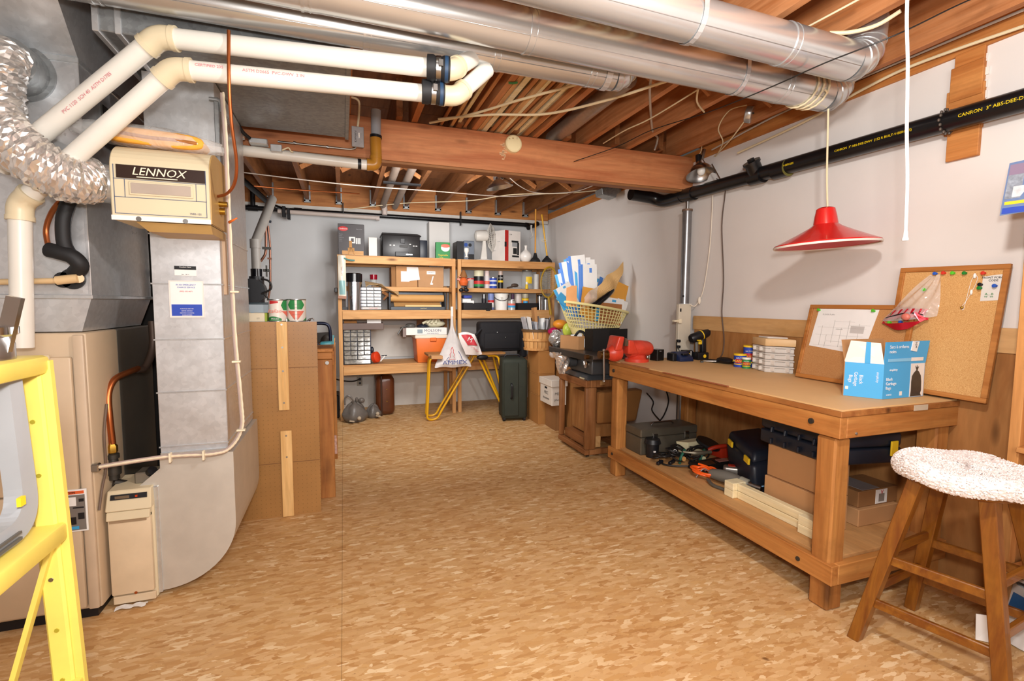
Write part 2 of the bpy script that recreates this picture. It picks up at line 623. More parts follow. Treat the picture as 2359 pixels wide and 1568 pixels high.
CORDBR = mat('brown_cord', '#4a3528', 0.5, var=0.1)
NAVY = mat('navy_plastic', '#1e2430', 0.4, var=0.12, bmp=0.05)
GREYP = mat('grey_plastic', '#97999c', 0.45, var=0.05)
DGREY = mat('dark_grey_plastic', '#55534f', 0.45, var=0.08)
ORANGE = mat('orange_plastic', '#e0702a', 0.45, var=0.05)
BLUE = mat('blue_print', '#3aa0d8', 0.5, var=0.02)
BLUED = mat('deep_blue_print', '#2848b0', 0.5, var=0.05)
GREEN = mat('green_print', '#2f8a4a', 0.5, var=0.05)
REDP = mat('red_print', '#c83030', 0.5, var=0.05)
SALMON = mat('salmon_print', '#e0705c', 0.5, var=0.04)
YELP = mat('yellow_print', '#f0c828', 0.5, var=0.05)
TAN = mat('hardboard_top', '#dcb27a', 0.6, var=0.05, vs=3)
CLEAR = glassy('clear_plastic', '#dfe0de', 0.32, 0.12)
CLEARW = glassy('clear_wrap', '#f2f2f0', 0.33, 0.06, 0.7, 26)
GLASS = glassy('clear_glass', '#dfe4e2', 0.22, 0.04)
CORKM = cork('cork_tan', '#c08a4c', '#dcae70')
CORKD = cork('cork_brown', '#b47c46', '#c9955e')

# ================================================================ the room
XL, XR, YF, YB = -2.0, 2.66, -1.8, 6.2
floor = struct('floor', MB().box(XL - .2, XR + .2, YF - .2, YB + .2, -0.10, -0.012), mat('sub_floor', '#8a6236', 0.9))
OSB = strand_mat('strand_board_floor', ['#b98a54', '#c89c66', '#d0a874', '#d4ac78', '#dcb888', '#c4965e', '#d2a870', '#ecd2a8'], (15, 44, 15), (21, 60, 21))
xs = [XL, -0.03, 2.41, XR]; ys = [YF, -0.87, 0.35, 1.57, 2.79, 4.01, 5.23, YB]
for i in range(3):
    for j in range(7):
        struct('floor_sheet', MB().box(xs[i] + .0006, xs[i + 1] - .0006, ys[j] + .0006, ys[j + 1] - .0006, -0.012, 0.0), OSB, floor)

wr = struct('wall_right', MB().box(XR, XR + .12, YF, YB, 0, 2.42), PAINT)
wb = struct('wall_back', MB().box(XL, XR, YB, YB + .15, 0, 2.36), PAINTG)
struct('painted_footing', MB().box(XL, 2.6, YB - .012, YB, 0, 0.40), mat('white_footing_paint', '#dcd9d2', .8, var=.04), wb, 'white painted band at the foot of the wall', bev=.003)
struct('white_board', MB().box(0.05, 1.28, YB - .01, YB, 0.62, 1.02), mat('white_board_paint', '#e2dfd8', .7, var=.03), wb, 'white sheet fixed behind the lower shelf')
struct('wall_pier', fbx(1.013,1.267,1.869,2.285, 6.02, YB, z=1.5, top=2.285), mat('pier_white', '#dad8d4', .7, var=.02), wb, 'white boxed pier standing out from the wall', bev=.004)
struct('wall_left', MB().box(XL - .12, XL, YF, YB, 0, 2.7), PAINTG)
struct('wall_front', MB().box(XL, XR, YF - .12, YF, 0, 2.7), PAINT)
struct('trim_1', MB().box(XR - .012, XR + .1, YF, YB, 2.42, 2.50), W_PLATE, None, 'wooden top plate along the right wall')
pl2 = struct('trim_2', MB().box(XR - .035, XR + .1, YF, 3.2, 2.508, 2.56), W_PLATE, None, 'second wooden plate above the top plate')
struct('trim_3', MB().box(XR - .006, XR + .1, YF, YB, 2.565, 2.70), W_JOIST, None, 'rim board above the wall plate')
struct('trim_4', MB().box(XL, XR - .02, YB - .06, YB + .1, 2.36, 2.40), mat('sill_white', '#cfcac2', .7), None, 'pale sill along the top of the back wall')
ceil = struct('ceiling', MB().box(XL - .1, XR + .1, YF - .1, YB + .15, 2.70, 2.74), mat('subfloor_wood', '#6e4220', 0.8, var=.15, vs=3))
for i in range(9):
    y0 = YF + i * 0.92
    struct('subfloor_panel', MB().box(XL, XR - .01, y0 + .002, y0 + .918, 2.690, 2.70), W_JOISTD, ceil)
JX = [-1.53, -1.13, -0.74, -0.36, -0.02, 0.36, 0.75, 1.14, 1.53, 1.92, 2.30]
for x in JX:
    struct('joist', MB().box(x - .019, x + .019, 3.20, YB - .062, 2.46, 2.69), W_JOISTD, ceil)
    h = MB().box(x - .034, x - .0195, YB - .11, YB - .061, 2.44, 2.62).box(x + .0195, x + .034, YB - .11, YB - .061, 2.44, 2.62).box(x - .034, x + .034, YB - .11, YB - .061, 2.43, 2.458)
    struct('joist_hanger', h, galv('hanger_metal', '#aeb4b6', .35), ceil)
struct('rim_board', MB().box(XL, XR - .02, YB - .06, YB - .02, 2.40, 2.69), wood('rim_lumber', '#a06030', '#c8874c', 'x', dirt=.3), ceil)
for x in (-1.5, -1.09, -0.70, -0.32, 0.05, 0.46, 0.86, 1.30, 1.70, 2.055, 2.51):
    struct('joist', MB().box(x - .019, x + .019, YF, 3.40, 2.462, 2.69), W_JOIST, ceil)
for y in (2.35, 0.9):
    for x0, x1 in ((1.32, 1.68), (1.72, 2.03), (2.08, 2.49), (0.88, 1.28)):
        mb = MB().bar((x0 + .02, y, 2.68), (x1 - .02, y, 2.50), .035, .02, up=(0, 1, 0)).bar((x0 + .02, y + .05, 2.50), (x1 - .02, y + .05, 2.68), .035, .02, up=(0, 1, 0))
        struct('cross_brace', mb, W_STICK2, ceil)
for i, y in enumerate((4.7, 4.7, 4.75, 4.7, 4.72, 4.7)):
    x0 = (-0.32, 0.02, 0.40, 1.18, 1.57, 1.96)[i]
    mb = MB().bar((x0 - .01, y, 2.67), (x0 + .32, y, 2.48), .035, .02, up=(0, 1, 0)).bar((x0 - .01, y + .05, 2.48), (x0 + .32, y + .05, 2.67), .035, .02, up=(0, 1, 0))
    struct('cross_brace', mb, W_STICK2, ceil)
# laminated main beam: two plies
struct('beam_ply', MB().box(-1.9, XR, 3.27, 3.309, 2.205, 2.458), W_BEAM, ceil, bev=.002)
struct('beam_ply', MB().box(-1.9, XR, 3.311, 3.35, 2.210, 2.458), W_BEAM, ceil, bev=.002)
struct('beam_ply', MB().box(-1.9, XR - .1, 3.268, 3.352, 2.186, 2.203), wood('beam_base', '#8a5a34', '#a8764a', 'x', dens=.8), ceil, bev=.002)

# plywood sheet behind the bench
t = Thing('plywood_sheet', 'tall brown plywood sheet fixed to the white wall behind the workbench', 'panel', (2.64, 2.1, 0))
t.part('sheet', MB().box(2.640, 2.658, 0.75, 3.17, 0.0, 1.10), W_PLYD)
t.part('top_strip', MB().box(2.634, 2.658, 0.9, 3.18, 1.10, 1.205), W_PLY, 'paler upper strip of plywood')

# wooden backing behind the drain pipe
t = Thing('pipe_backing_board', 'orange wooden backing boards set in the wall behind the black drain pipe', 'board', (2.64, 1.43, 1.88))
for k, (a, b, c, d) in enumerate(((2236, 120, 2268, 160), (2208, 150, 2262, 225), (2185, 210, 2260, 300), (2190, 290, 2252, 355))):
    y0, y1, z0, z1 = ((1.397,1.508,2.3,2.426), (1.396,1.517,2.219,2.37), (1.39,1.531,2.075,2.272), (1.394,1.514,1.956,2.112))[k]
    t.part('board', MB().box(2.642 - .006 * (k % 2), 2.659, y0, y1, z0 + .001, z1 - .001), W_PLATE, bev=.002)
mb = MB()
for a in (((2.64,1.406,2.376)), ((2.64,1.396,2.317)), ((2.64,1.399,2.264)), ((2.64,1.397,2.218))):
    mb.box(2.652, 2.659, a[1] - .012, a[1] + .006, a[2] - .02, a[2] + .012)
t.part('plaster_edge', mb, mat('broken_plaster', '#e6e2dc', .9, bmp=.5), 'broken white plaster at the edge')

# ================================================================ ducts
def round_duct(name, label, a, b, r, joints, elbow=None, straps=()):
    t = Thing(name, label, 'duct', ((a[0] + b[0]) / 2, a[1], a[2] - r))
    a = V(*a); b = V(*b); d = (b - a)
    cuts = [0.0] + list(joints) + [1.0]
    for i in range(len(cuts) - 1):
        rr = r - .0012 * (i % 2)
        t.part('pipe_section', MB().cyl(a + d * cuts[i], a + d * (cuts[i + 1] + (.012 if i < len(cuts) - 2 else 0)), rr, n=40, cap=False), DUCT)
    seam = MB().tube([a + V(0, -r * .80, -r * .6), b + V(0, -r * .80, -r * .6)], .0016, 5)
    t.part('lock_seam', seam, DUCT)
    for j in joints:
        p = a + d * j
        u = d.normalized()
        t.part('joint_ring', MB().cyl(p - u * .004, p + u * .006, r + .0025, n=40).cyl(p + u * .022, p + u * .027, r + .0018, n=40), DUCT)
    if elbow:
        t.part('elbow', elbow, DUCT, 'jointed metal elbow')
    for p, w_ in straps:
        q = a + d * p
        mb = MB()
        pts = [q + V(0, -r - .003, .11)] + [q + V(0, (r + .003) * math.cos(PI + PI * k / 10), (r + .003) * math.sin(PI + PI * k / 10)) for k in range(11)] + [q + V(0, r + .003, .11)]
        for k in range(len(pts) - 1):
            mb.bar(pts[k], pts[k + 1], w_, .0015, up=(1, 0, 0)) if False else mb.hexa(
                [pts[k] + V(-w_ / 2, 0, 0), pts[k] + V(w_ / 2, 0, 0), pts[k + 1] + V(w_ / 2, 0, 0), pts[k + 1] + V(-w_ / 2, 0, 0)],
                [(pts[k] - q) * 1.012 + q + V(-w_ / 2, 0, 0), (pts[k] - q) * 1.012 + q + V(w_ / 2, 0, 0), (pts[k + 1] - q) * 1.012 + q + V(w_ / 2, 0, 0), (pts[k + 1] - q) * 1.012 + q + V(-w_ / 2, 0, 0)])
        t.part('hanger_strap', mb, GALV)
    return t


def gore_elbow(p0, d0, d1, r, bend, n=4, tail=.06):
    """segmented elbow turning from d0 to d1"""
    p0 = V(*p0); d0 = V(*d0).normalized(); d1 = V(*d1).normalized()
    ang = d0.angle(d1)
    ax = d0.cross(d1).normalized()
    mb = MB(); pts = [p0]; p = p0.copy()
    for k in range(n):
        dd = Matrix.Rotation(ang * (k + .5) / n, 3, ax) @ d0
        p = p + dd * (bend * ang / n); pts.append(p.copy())
    pts.append(p + d1 * tail)
    mb.tube(pts, r, 32)
    for k in range(1, len(pts) - 1):
        dd = Matrix.Rotation(ang * (k) / n, 3, ax) @ d0
        mb.cyl(pts[k] - dd * .003, pts[k] + dd * .003, r + .003, n=32)
    return mb


round_duct('round_duct', 'thin round galvanised duct under the joists, ending short in a capped elbow', (-1.7, 2.06, 2.352), (1.20, 2.06, 2.352), .064, (.32, .62, .80, .955),
           gore_elbow((1.20, 2.06, 2.352), (1, 0, 0), (.25, 0, 1), .064, .075, 4, .05), ((.985, .03),))
round_duct('round_duct', 'middle round galvanised duct with the lamp cord wound round its end', (-1.7, 1.80, 2.350), (2.28, 1.86, 2.342), .078, (.40, .60, .925),
           gore_elbow((2.28, 1.86, 2.342), (1, .02, 0), (.15, 0, 1), .078, .095, 4, .10), ((.86, .02),))
round_duct('round_duct', 'round galvanised duct nearest the camera at the top of the picture', (-1.7, 1.48, 2.350), (2.065, 1.58, 2.342), .078, (.55, .90),
           gore_elbow((2.065, 1.58, 2.342), (1, .02, 0), (.15, 0.05, 1), .078, .11, 4, .10), ((.78, .02),))

# rectangular trunk duct
t = Thing('rectangular_duct', 'wide flat galvanised trunk duct hung behind the white plastic pipes', 'duct', (-.5, 2.6, 2.25))
t.part('trunk', MB().box(-.80, .042, 2.17, 3.06, 2.25, 2.44), GALVD, bev=.003)
t.part('end_flange', MB().box(.030, .050, 2.160, 3.07, 2.242, 2.448), GALVD, bev=.002)
t.part('slip_joint', MB().box(-.81, -.79, 2.160, 3.07, 2.242, 2.446).box(-.745, -.725, 2.163, 3.066, 2.244, 2.444), GALV, bev=.002)

# ================================================================ plastic pipes
def pvc_arm(p, r, mats=(PVC, PVCJ)):
    pass


def joint_at(p, d0, d1, r, ln=.055):
    """moulded elbow fitting centred at p between incoming d0 and outgoing d1"""
    p = V(*p); d0 = V(*d0).normalized(); d1 = V(*d1).normalized()
    return MB().tube(rounded([p - d0 * ln, p, p + d1 * ln], ln * .8, 6), r * 1.16, 20).cyl(p - d0 * (ln + .004), p - d0 * (ln - .012), r * 1.24, n=20).cyl(p + d1 * (ln - .012), p + d1 * (ln + .004), r * 1.24, n=20)


def vent_pipe(label, pts, r, coup, tail):
    pts = [V(*p) for p in pts]
    t = Thing('plastic_vent_pipe', label, 'pipe', (pts[1].x, pts[1].y, pts[1].z - r))
    for i in range(len(pts) - 1):
        t.part('pipe', MB().cyl(pts[i], pts[i + 1], r, n=24), PVC)
    for i in range(1, len(pts) - 1):
        t.part('elbow', joint_at(pts[i], pts[i] - pts[i - 1], pts[i + 1] - pts[i], r), PVCJ)
    c = V(*coup); d = (pts[-2] - pts[-3]).normalized() if tail else (pts[-1] - pts[-2]).normalized()
    rc = t.part('rubber_coupling', MB().lathe([(r, -.045), (r + .012, -.043), (r + .013, -.02), (r + .009, -.012), (r + .009, .012), (r + .013, .02), (r + .012, .043), (r, .045)], c, 24, d), BLACKR)
    t.part('hose_clamp', MB().lathe([(r + .008, -.009), (r + .0115, -.009), (r + .0115, .009), (r + .008, .009)], c, 24, d).box(c.x - .008, c.x + .008, c.y - r - .02, c.y - r - .008, c.z - .012, c.z + .012), STEEL, parent=rc)
    t.part('print_band', MB().lathe([(r + .008 + .003, .022), (r + .0135, .024), (r + .0135, .036), (r + .011, .038)], c, 24, d), mat('blue_black_print', '#24405e', .5), parent=rc)
    return t


UP = [((-1.158,2.3,1.777)), ((-0.595,2.1,2.227)), ((0.417,1.935,2.2)), ((0.586,2.1,2.373))]
tu = vent_pipe('upper of the two cream plastic vent pipes, running up from the flexible duct', UP, .034, ((0.367,1.938,2.2)), True)
LO = [((-1.112,2.26,1.127)), ((-1.09,2.26,1.644)), ((-0.549,2.08,2.118)), ((0.448,1.996,2.13)), ((0.598,2.06,2.286))]
tl = vent_pipe('lower cream plastic vent pipe with pink printing, elbowed down to the furnace', LO, .033, ((0.355,1.99,2.13)), True)
PINK = mat('pink_print', '#d88a90', .6)
a = V(*LO[2]); b = V(*LO[3]); d = (b - a).normalized()
tl.text('ASTM D2665  PVC-DWV  2 IN', .016, PINK, a + d * .33 + V(0, -.0335, .006), d, (0, .15, 1))
tl.text('CERTIFIED 235', .014, PINK, a + d * .12 + V(0, -.0335, .008), d, (0, .15, 1))
a = V(*UP[0]); b = V(*UP[1]); d = (b - a).normalized()
n = V(0.1, -1, .1); n = (n - d * n.dot(d)).normalized()
tu.text('PVC 1120  SCH 40  ASTM D1785', .016, PINK, a + d * .58 * (b - a).length + n * .0345 + (n.cross(d)) * -.012, d, n.cross(d) * -1 if n.cross(d).z < 0 else n.cross(d))

# copper gas line hanging in a loop to the humidifier
single('copper_tube', 'thin orange copper tube looping down to the side of the humidifier', 'tube',
       MB().tube(spline([((-0.361,2.02,2.251)), ((-0.366,2.02,2.088)), ((-0.369,2.05,1.949)), ((-0.366,2.1,1.824)), ((-0.383,2.15,1.755)), ((-0.423,2.22,1.725)), ((-0.48,2.32,1.728))], 6), .006, 8), COPPER)

# light switch box, conduit, wires on the beam
t = Thing('switch_box', 'grey metal switch box fixed to the face of the beam', 'switch', ((0.101,3.25,2.243)))
x0, x1, z0, z1 = 0.075,0.139,2.255,2.372
t.part('box', MB().box(x0, x1, 3.225, 3.268, z0, z1), STEEL, bev=.004)
t.part('cover', MB().box(x0 - .004, x1 + .004, 3.219, 3.225, z0 - .003, z1 + .003), GALVB, bev=.002)
t.part('toggle', MB().box((x0 + x1) / 2 + .002, (x0 + x1) / 2 + .012, 3.205, 3.22, (z0 + z1) / 2 - .004, (z0 + z1) / 2 + .022), WHITEP, bev=.002)
t.text('FURNACE', .016, BLACK, (x0 + .018, 3.2185, (z0 + z1) / 2), (0, 0, -1), (1, 0, 0))
single('white_cable', 'white cable dropping to the switch box on the beam', 'cable', MB().tube(spline([((0.062,3.2,2.539)), ((0.115,3.22,2.529)), ((0.117,3.24,2.459)), ((0.108,3.245,2.381))], 6), .007, 8), CABLE)
single('steel_conduit', 'thin steel conduit along the bottom of the beam to the switch box', 'conduit',
       MB().tube(rounded([((-0.344,3.24,2.241)), ((-0.202,3.24,2.241)), ((0.06,3.24,2.239)), ((0.09,3.24,2.247)), ((0.096,3.24,2.258))], .03), .006, 8).cyl((-0.26,3.24,2.243), (-0.245,3.24,2.242), .009).cyl((-0.076,3.24,2.24), (-0.063,3.24,2.238), .009), STEEL)
t = Thing('terminal_box', 'small metal junction boxes on the white drain pipe left of the beam', 'box', ((-0.392,3.15,2.162)))
for k, (px) in enumerate(((-0.544,-0.502,2.206,2.234), (-0.477,-0.383,2.178,2.209), (-0.369,-0.309,2.143,2.186))):
    t.part('box', MB().box(px[0], px[1], 3.10, 3.16, px[2], px[3]), GALVB, bev=.004)
t.part('wire', MB().tube(spline([((-0.308,3.1,2.155)), ((-0.276,3.1,2.172)), ((-0.263,3.1,2.155)), ((-0.25,3.1,2.151))], 5), .004), CABLE)
single('black_conduit', 'black flexible conduit curling down beside the return duct', 'conduit', MB().tube(spline([((-0.544,3,2.427)), ((-0.524,3,2.285)), ((-0.502,3.05,2.225)), ((-0.471,3.1,2.203))], 6), .010), BLACKR)

# drain pipe with amber elbow and grey riser in front of the beam
t = Thing('drain_pipe', 'white drain pipe with amber glued elbow and grey riser in front of the beam', 'pipe', ((0.211,3.2,2.149)))
a = (-0.548,3.16,2.149); b = (0.154,3.16,2.133)
t.part('pipe', MB().cyl(a, b, .030, n=20), PVC)
t.part('black_band', MB().cyl((0.102,3.16,2.135), (0.122,3.16,2.135), .0315, n=20), BLACK)
e = joint_at((0.21,3.18,2.141), (1, 0, 0), (0, 0, 1), .03, .05)
t.part('elbow', e, mat('amber_plastic', '#b07a2a', .3, var=.12), 'amber stained elbow')
t.part('upper_elbow', MB().cyl((0.214,3.2,2.17), (0.211,3.2,2.311), .034, n=20), mat('amber_plastic', '#b07a2a'))
t.part('black_ring', MB().cyl((0.213,3.2,2.311), (0.214,3.2,2.327), .036, n=20), BLACK)
t.part('riser', MB().cyl((0.214,3.2,2.322), (0.216,3.2,2.478), .030, n=20), mat('grey_pvc', '#9ea2a8', .35), 'grey upright riser')

# smoke detector on the beam
t = Thing('smoke_detector', 'round cream smoke detector on the face of the beam', 'detector', ((1.131,3.25,2.337)))
c = (1.134,3.26,2.393)
t.part('body', MB().lathe([(.0, -.026), (.050, -.025), (.058, -.018), (.060, -.004), (.060, .012)], c, 32, (0, 1, 0)), mat('cream_plastic', '#efe2b4', .45, var=.03))
t.part('test_button', MB().box(c[0] + .016, c[0] + .024, c[1] - .028, c[1] - .022, c[2] + .028, c[2] + .040), BEIGEL)
t.part('slot', MB().box(c[0] - .036, c[0] - .031, c[1] - .0265, c[1] - .022, c[2] + .022, c[2] + .028).box(c[0] - .014, c[0] - .006, c[1] - .0265, c[1] - .022, c[2] + .028, c[2] + .034), BRASS)
mb = MB()
for k in range(14):
    mb.box(c[0] - .075 + R.uniform(-.012, .016) + .012 * math.sin(k), c[0] - .055 + R.uniform(-.01, .02), 3.2685, 3.2695, c[2] - .11 + k * .008, c[2] - .1 + k * .008)
struct('old_glue_patch', mb, mat('glue_stain', '#d2a880', .8), ceil, 'pale scraped patch beside the smoke detector')

# offcuts stored in the joist bays
for k in range(25):
    if k < 10: x, z = .902 + .0385 * k, 2.476
    elif k < 17: x, z = .918 + .052 * (k - 10), 2.500
    elif k < 21: x, z = .64 + .05 * (k - 17), 2.476
    else: x, z = .93 + .08 * (k - 21), 2.53
    x += R.uniform(-.003, .003)
    y0 = R.uniform(.8, 1.3); y1 = R.uniform(3.28, 3.42)
    wd = R.choice((.020, .026, .032)); hh = R.choice((.010, .014, .018))
    m = (W_STICK, W_PALE, W_STICK2)[k % 3]
    if k % 6 == 5:
        mb = MB().cyl((x, y0, z), (x + R.uniform(-.02, .02), y1, z), .010, n=12)
    else:
        mb = MB().bar((x, y0, z), (x + R.uniform(-.02, .02), y1, z), wd, hh, up=(0, 0, 1))
    lb = 'round pale dowel stored' if k % 6 == 5 else 'narrow brown wooden strip stored' if m is W_STICK2 else 'narrow pale wooden strip stored'
    single('wood_strip', lb + ' flat above the beam in the joist bay', 'wood strip', mb, m, lb.replace(' stored', 's') + ' above the beam')
single('green_tape', 'scrap of green tape stuck to the stored strips', 'tape', MB().grid(lambda u, v: V(*((0.844,2.531,2.462))) + V(.045 * u + .012 * math.sin(2 * v), -.012 + .024 * v - .02 * u, -.004 * math.sin(3 * u)), 6, 2), GREEN, thick=.0006)
# plastic and metal pipes up in the far and near bays
single('metal_pipe', 'dull metal pipe lying in the joist bay right of the stored strips', 'pipe', MB().cyl((1.50, 2.4, 2.53), (1.50, 3.42, 2.52), .055, n=24), galv('dusty_metal', '#a89a8c', .4, metal=.6))
for k in range(2):
    t = Thing('grey_pipe', ('left', 'right')[k] + ' of the two grey drain pipes up in the far joist bay', 'pipe', (.45 + .15 * k, 4.8, 2.46))
    t.part('pipe', MB().cyl((.47 + .14 * k, 3.5, 2.52), (.47 + .14 * k, 6.05, 2.44), .036, n=20), mat('grey_brown_pvc', '#9c8c80', .5))
single('pipe_strap', 'black strap across the two grey pipes in the far joist bay', 'strap', MB().box(.38, .73, 4.78, 4.83, 2.415, 2.43), BLACK)

# cables strung under the joists
def cable(label, pts, r=.006, m=CABLE, k=8):
    return single('cable', label, 'cable', MB().tube(spline(pts, k), r, 8), m)


cable('cream cable arching over the stored strips from the beam to the middle duct', [((0.551,3.218,2.45)), ((0.769,2.95,2.44)), ((0.952,2.681,2.44)), ((1.129,2.481,2.45)), ((1.224,2.389,2.46))], .0075)
cable('cream cable arching below the strips toward the end of the thin duct', [((0.591,3.133,2.45)), ((0.864,2.901,2.43)), ((1.168,2.748,2.42)), ((1.405,2.451,2.42)), ((1.578,2.222,2.44)), ((1.667,2.2,2.47))], .0075)
cable('pale cable over the top of the strips between the ducts, upper one', [((0.791,1.865,2.45)), ((0.89,1.802,2.44)), ((0.984,1.765,2.45))], .0075)
cable('pale cable over the top of the strips between the ducts, lower one', [((0.873,1.885,2.45)), ((0.919,1.822,2.44)), ((1.003,1.764,2.45))], .0075)
cable('pale cable hanging down between the nearest and middle ducts', [((1.146,1.797,2.47)), ((1.176,1.817,2.44)), ((1.227,1.861,2.44)), ((1.297,1.932,2.46))], .006)
cable('cable stapled along the joist left of the pale hanging one', [((1.509,2.2,2.451)), ((1.641,2.4,2.456)), ((2.011,2.9,2.473)), ((2.267,3.2,2.543)), ((2.243,3.2,2.455))], .007, CABLEG)
cable('thin white cable rising straight from the beam to the middle duct', [((1.798,3.187,2.45)), ((1.769,2.854,2.43)), ((1.803,2.618,2.43)), ((1.83,2.227,2.45))], .004)
cable('thin black wire sagging from the beam nail up across the ducts to the right', [((1.596,3.25,2.319)), ((1.794,3,2.37)), ((1.862,2.7,2.391)), ((1.925,2.3,2.359)), ((1.769,1.88,2.25)), ((1.8,1.668,2.25)), ((1.816,1.481,2.25)), ((1.902,1.281,2.27)), ((2.119,1.222,2.38)), ((2.268,1.199,2.45))], .0028, CORDB)
cable('short pale cable hanging below the middle duct near the joist', [((1.778,2.171,2.42)), ((1.853,2.266,2.4)), ((2.022,2.409,2.42))], .005)
cable('pale cable between the nearest and middle ducts, left upright one', [((1.482,1.81,2.46)), ((1.567,1.913,2.45))], .006)
cable('pale cable between the nearest and middle ducts, slanted one', [((1.565,1.809,2.46)), ((1.708,1.912,2.45))], .006)
cable('cream cable sagging between the ducts near the right wall', [((1.624,1.925,2.45)), ((1.638,1.857,2.44)), ((1.661,1.799,2.45))], .007)
cable('cream cable sagging above the nearest duct beside its elbow', [((1.958,1.584,2.44)), ((2.019,1.535,2.43)), ((2.086,1.477,2.44)), ((2.109,1.402,2.46))], .008)
cable('cream cable running along the top plate of the right wall', [((2.62,2.765,2.349)), ((2.62,2.259,2.384)), ((2.62,1.902,2.435)), ((2.62,1.656,2.451)), ((2.62,1.262,2.425))], .007)
cable('pale cable along the upper plate above the other wall cable', [((2.6,3,2.435)), ((2.6,2.464,2.482)), ((2.6,1.961,2.489)), ((2.6,1.257,2.481))], .006, CABLEG)
cable('thin cream wire rising past the nearest duct to the top edge', [((1.864,1.609,2.46)), ((1.882,1.396,2.46))], .004)
cable('long thin white wire strung across the far joists', [((-0.751,4.3,2.292)), ((0.056,4.5,2.306)), ((0.841,4.7,2.355)), ((1.602,4.9,2.404)), ((2.092,4.9,2.469)), ((2.61,4.7,2.504))], .0045, CABLEG)
cable('thin cream wire stapled from the back rim across the far joists', [((0.069,6,2.362)), ((0.685,5.8,2.437)), ((1.356,5.4,2.438)), ((1.732,5,2.452)), ((2.25,4.8,2.465)), ((2.657,4.6,2.495))], .005, CABLE)
cable('thin grey wire drooping from the far clamp lamp', [((1.463,4.4,2.492)), ((1.611,4.4,2.393)), ((1.829,4.5,2.374)), ((2.156,4.4,2.388)), ((2.294,4.2,2.425))], .004, CABLEG)
cable('pair of thin wires looping down beside the junction box', [((2.45,2.528,2.561)), ((2.44,2.666,2.574)), ((2.45,2.771,2.498)), ((2.5,2.781,2.405)), ((2.734,3.15,2.41)), ((2.734,3.2,2.45))], .004, CABLE)
cable('thin wire from the junction box down to the lamp on the beam', [((2.45,2.538,2.468)), ((2.48,2.699,2.393)), ((2.69,3.1,2.409)), ((2.694,3.2,2.413))], .004, CABLE)
cable('copper pipe under the far joists', [((-0.739,5,2.34)), ((-0.336,5.2,2.376)), ((0.185,5.4,2.424))], .007, COPPER, 2)

# small junction box on the joist near the wall
t = Thing('junction_box', 'small octagonal metal junction box on the joist near the wall', 'box', ((2.46,2.516,2.478)))
c = (2.465,2.519,2.503)
t.part('body', MB().lathe([(.052, -.02), (.055, .02)], c, 8, (.5, -.6, -.2)), GALVB, bev=.003)
t.part('screw', MB().ball((c[0] + .01, c[1] - .024, c[2]), .005), DARKIRON)

# black drain pipe along the right wall
t = Thing('black_drain_pipe', 'long black drain pipe with yellow print sloping along the right wall', 'pipe', (2.58, 2.2, 2.07))
pa = V(*((2.585,3.32,2.161))); pb = V(2.585, .6, V(*((2.585,1.226,2.115))).z - .01)
t.part('pipe', MB().cyl(pa, pb, .046, n=28), ABS)
d = (pb - pa).normalized()
for px in (((2.585,3.206,2.155)), ((2.585,2.366,2.134)), ((2.585,2.55,2.138))):
    p = V(*px)
    t.part('collar', MB().cyl(p - d * .05, p + d * .05, .052, n=28), ABS)
t.part('glue_ring', MB().cyl(V(*((2.585,2.366,2.134))) + d * .05, V(*((2.585,2.366,2.134))) + d * .054, .0525, n=28), mat('olive_glue', '#6a6430', .5))
t.part('elbow', MB().tube(spline([pa + d * .02, (2.58, 3.52, 2.165), (2.50, 3.60, 2.20), (2.30, 3.60, 2.215)], 6), .050, 20), ABS)
p = V(*((2.585,2.55,2.138)))
cl = t.part('cleanout', MB().cyl(p, p + V(-.05, 0, .075), .047, n=24).cyl(p + V(-.048, 0, .072), p + V(-.058, 0, .087), .054, n=24), ABS)
t.part('cleanout_plug', MB().bar(p + V(-.055, 0, .085), p + V(-.066, 0, .103), .030, .030), ABS, parent=cl)
st = V(*((2.585,1.491,2.124)))
mb = MB()
for k in range(16):
    a = PI * 2 * k / 16
    mb.ball(st + V(.052 * math.cos(a), 0, .052 * math.sin(a)) + d * .004 * (k % 2), (.008, .006, .008), 6, 4)
t.part('hanger_chain', mb, mat('rusty_strap', '#5a5048', .6, .5))
YT = mat('pipe_print_yellow', '#e8c818', .5)
for txt, px, sz in (('CANRON  3" ABS-DEE-DWV', ((2.54,1.297,2.091)), .020), ('CANRON  3" ABS-DEE-DWV  (152 R BUILT-V-BERGEIS)', ((2.54,1.794,2.115)), .016), ('BUILT-V-BERGEIS', ((2.54,2.299,2.105)), .016)):
    q = V(*px); q.x = 2.5378
    q.z = pa.z + (pb.z - pa.z) * (q.y - pa.y) / (pb.y - pa.y) - .004
    t.text(txt, sz, YT, q, d, (0, 0, 1))

# steel post beside the bench, with power bar
t = Thing('steel_post', 'round grey steel jack post under the end of the beam', 'post', (2.62, 3.25, 0))
t.part('post', MB().cyl((2.595, 3.245, 0), (2.595, 3.245, 2.03), .036, n=24), mat('post_metal', '#8e8e90', .3, .8, .12), bev=0)
t.part('cap_plate', MB().cyl((2.595, 3.245, 2.03), (2.595, 3.245, 2.045), .041, n=24), mat('rust_rim', '#7a6252', .6, .4))
t.part('screw_jack', MB().cyl((2.595, 3.245, 2.045), (2.595, 3.245, 2.19), .014, n=12), STEEL)
t.part('pin_hole', MB().cyl((2.565, 3.221, 1.36), (2.562, 3.219, 1.36), .008, n=10).cyl((2.565, 3.221, 1.02), (2.562, 3.219, 1.02), .008, n=10), BLACK)
t = Thing('power_bar', 'long beige power bar strapped upright to the steel post', 'power bar', (2.56, 3.20, .94))
x0, x1, z0, z1 = 2.484,2.601,0.953,1.298
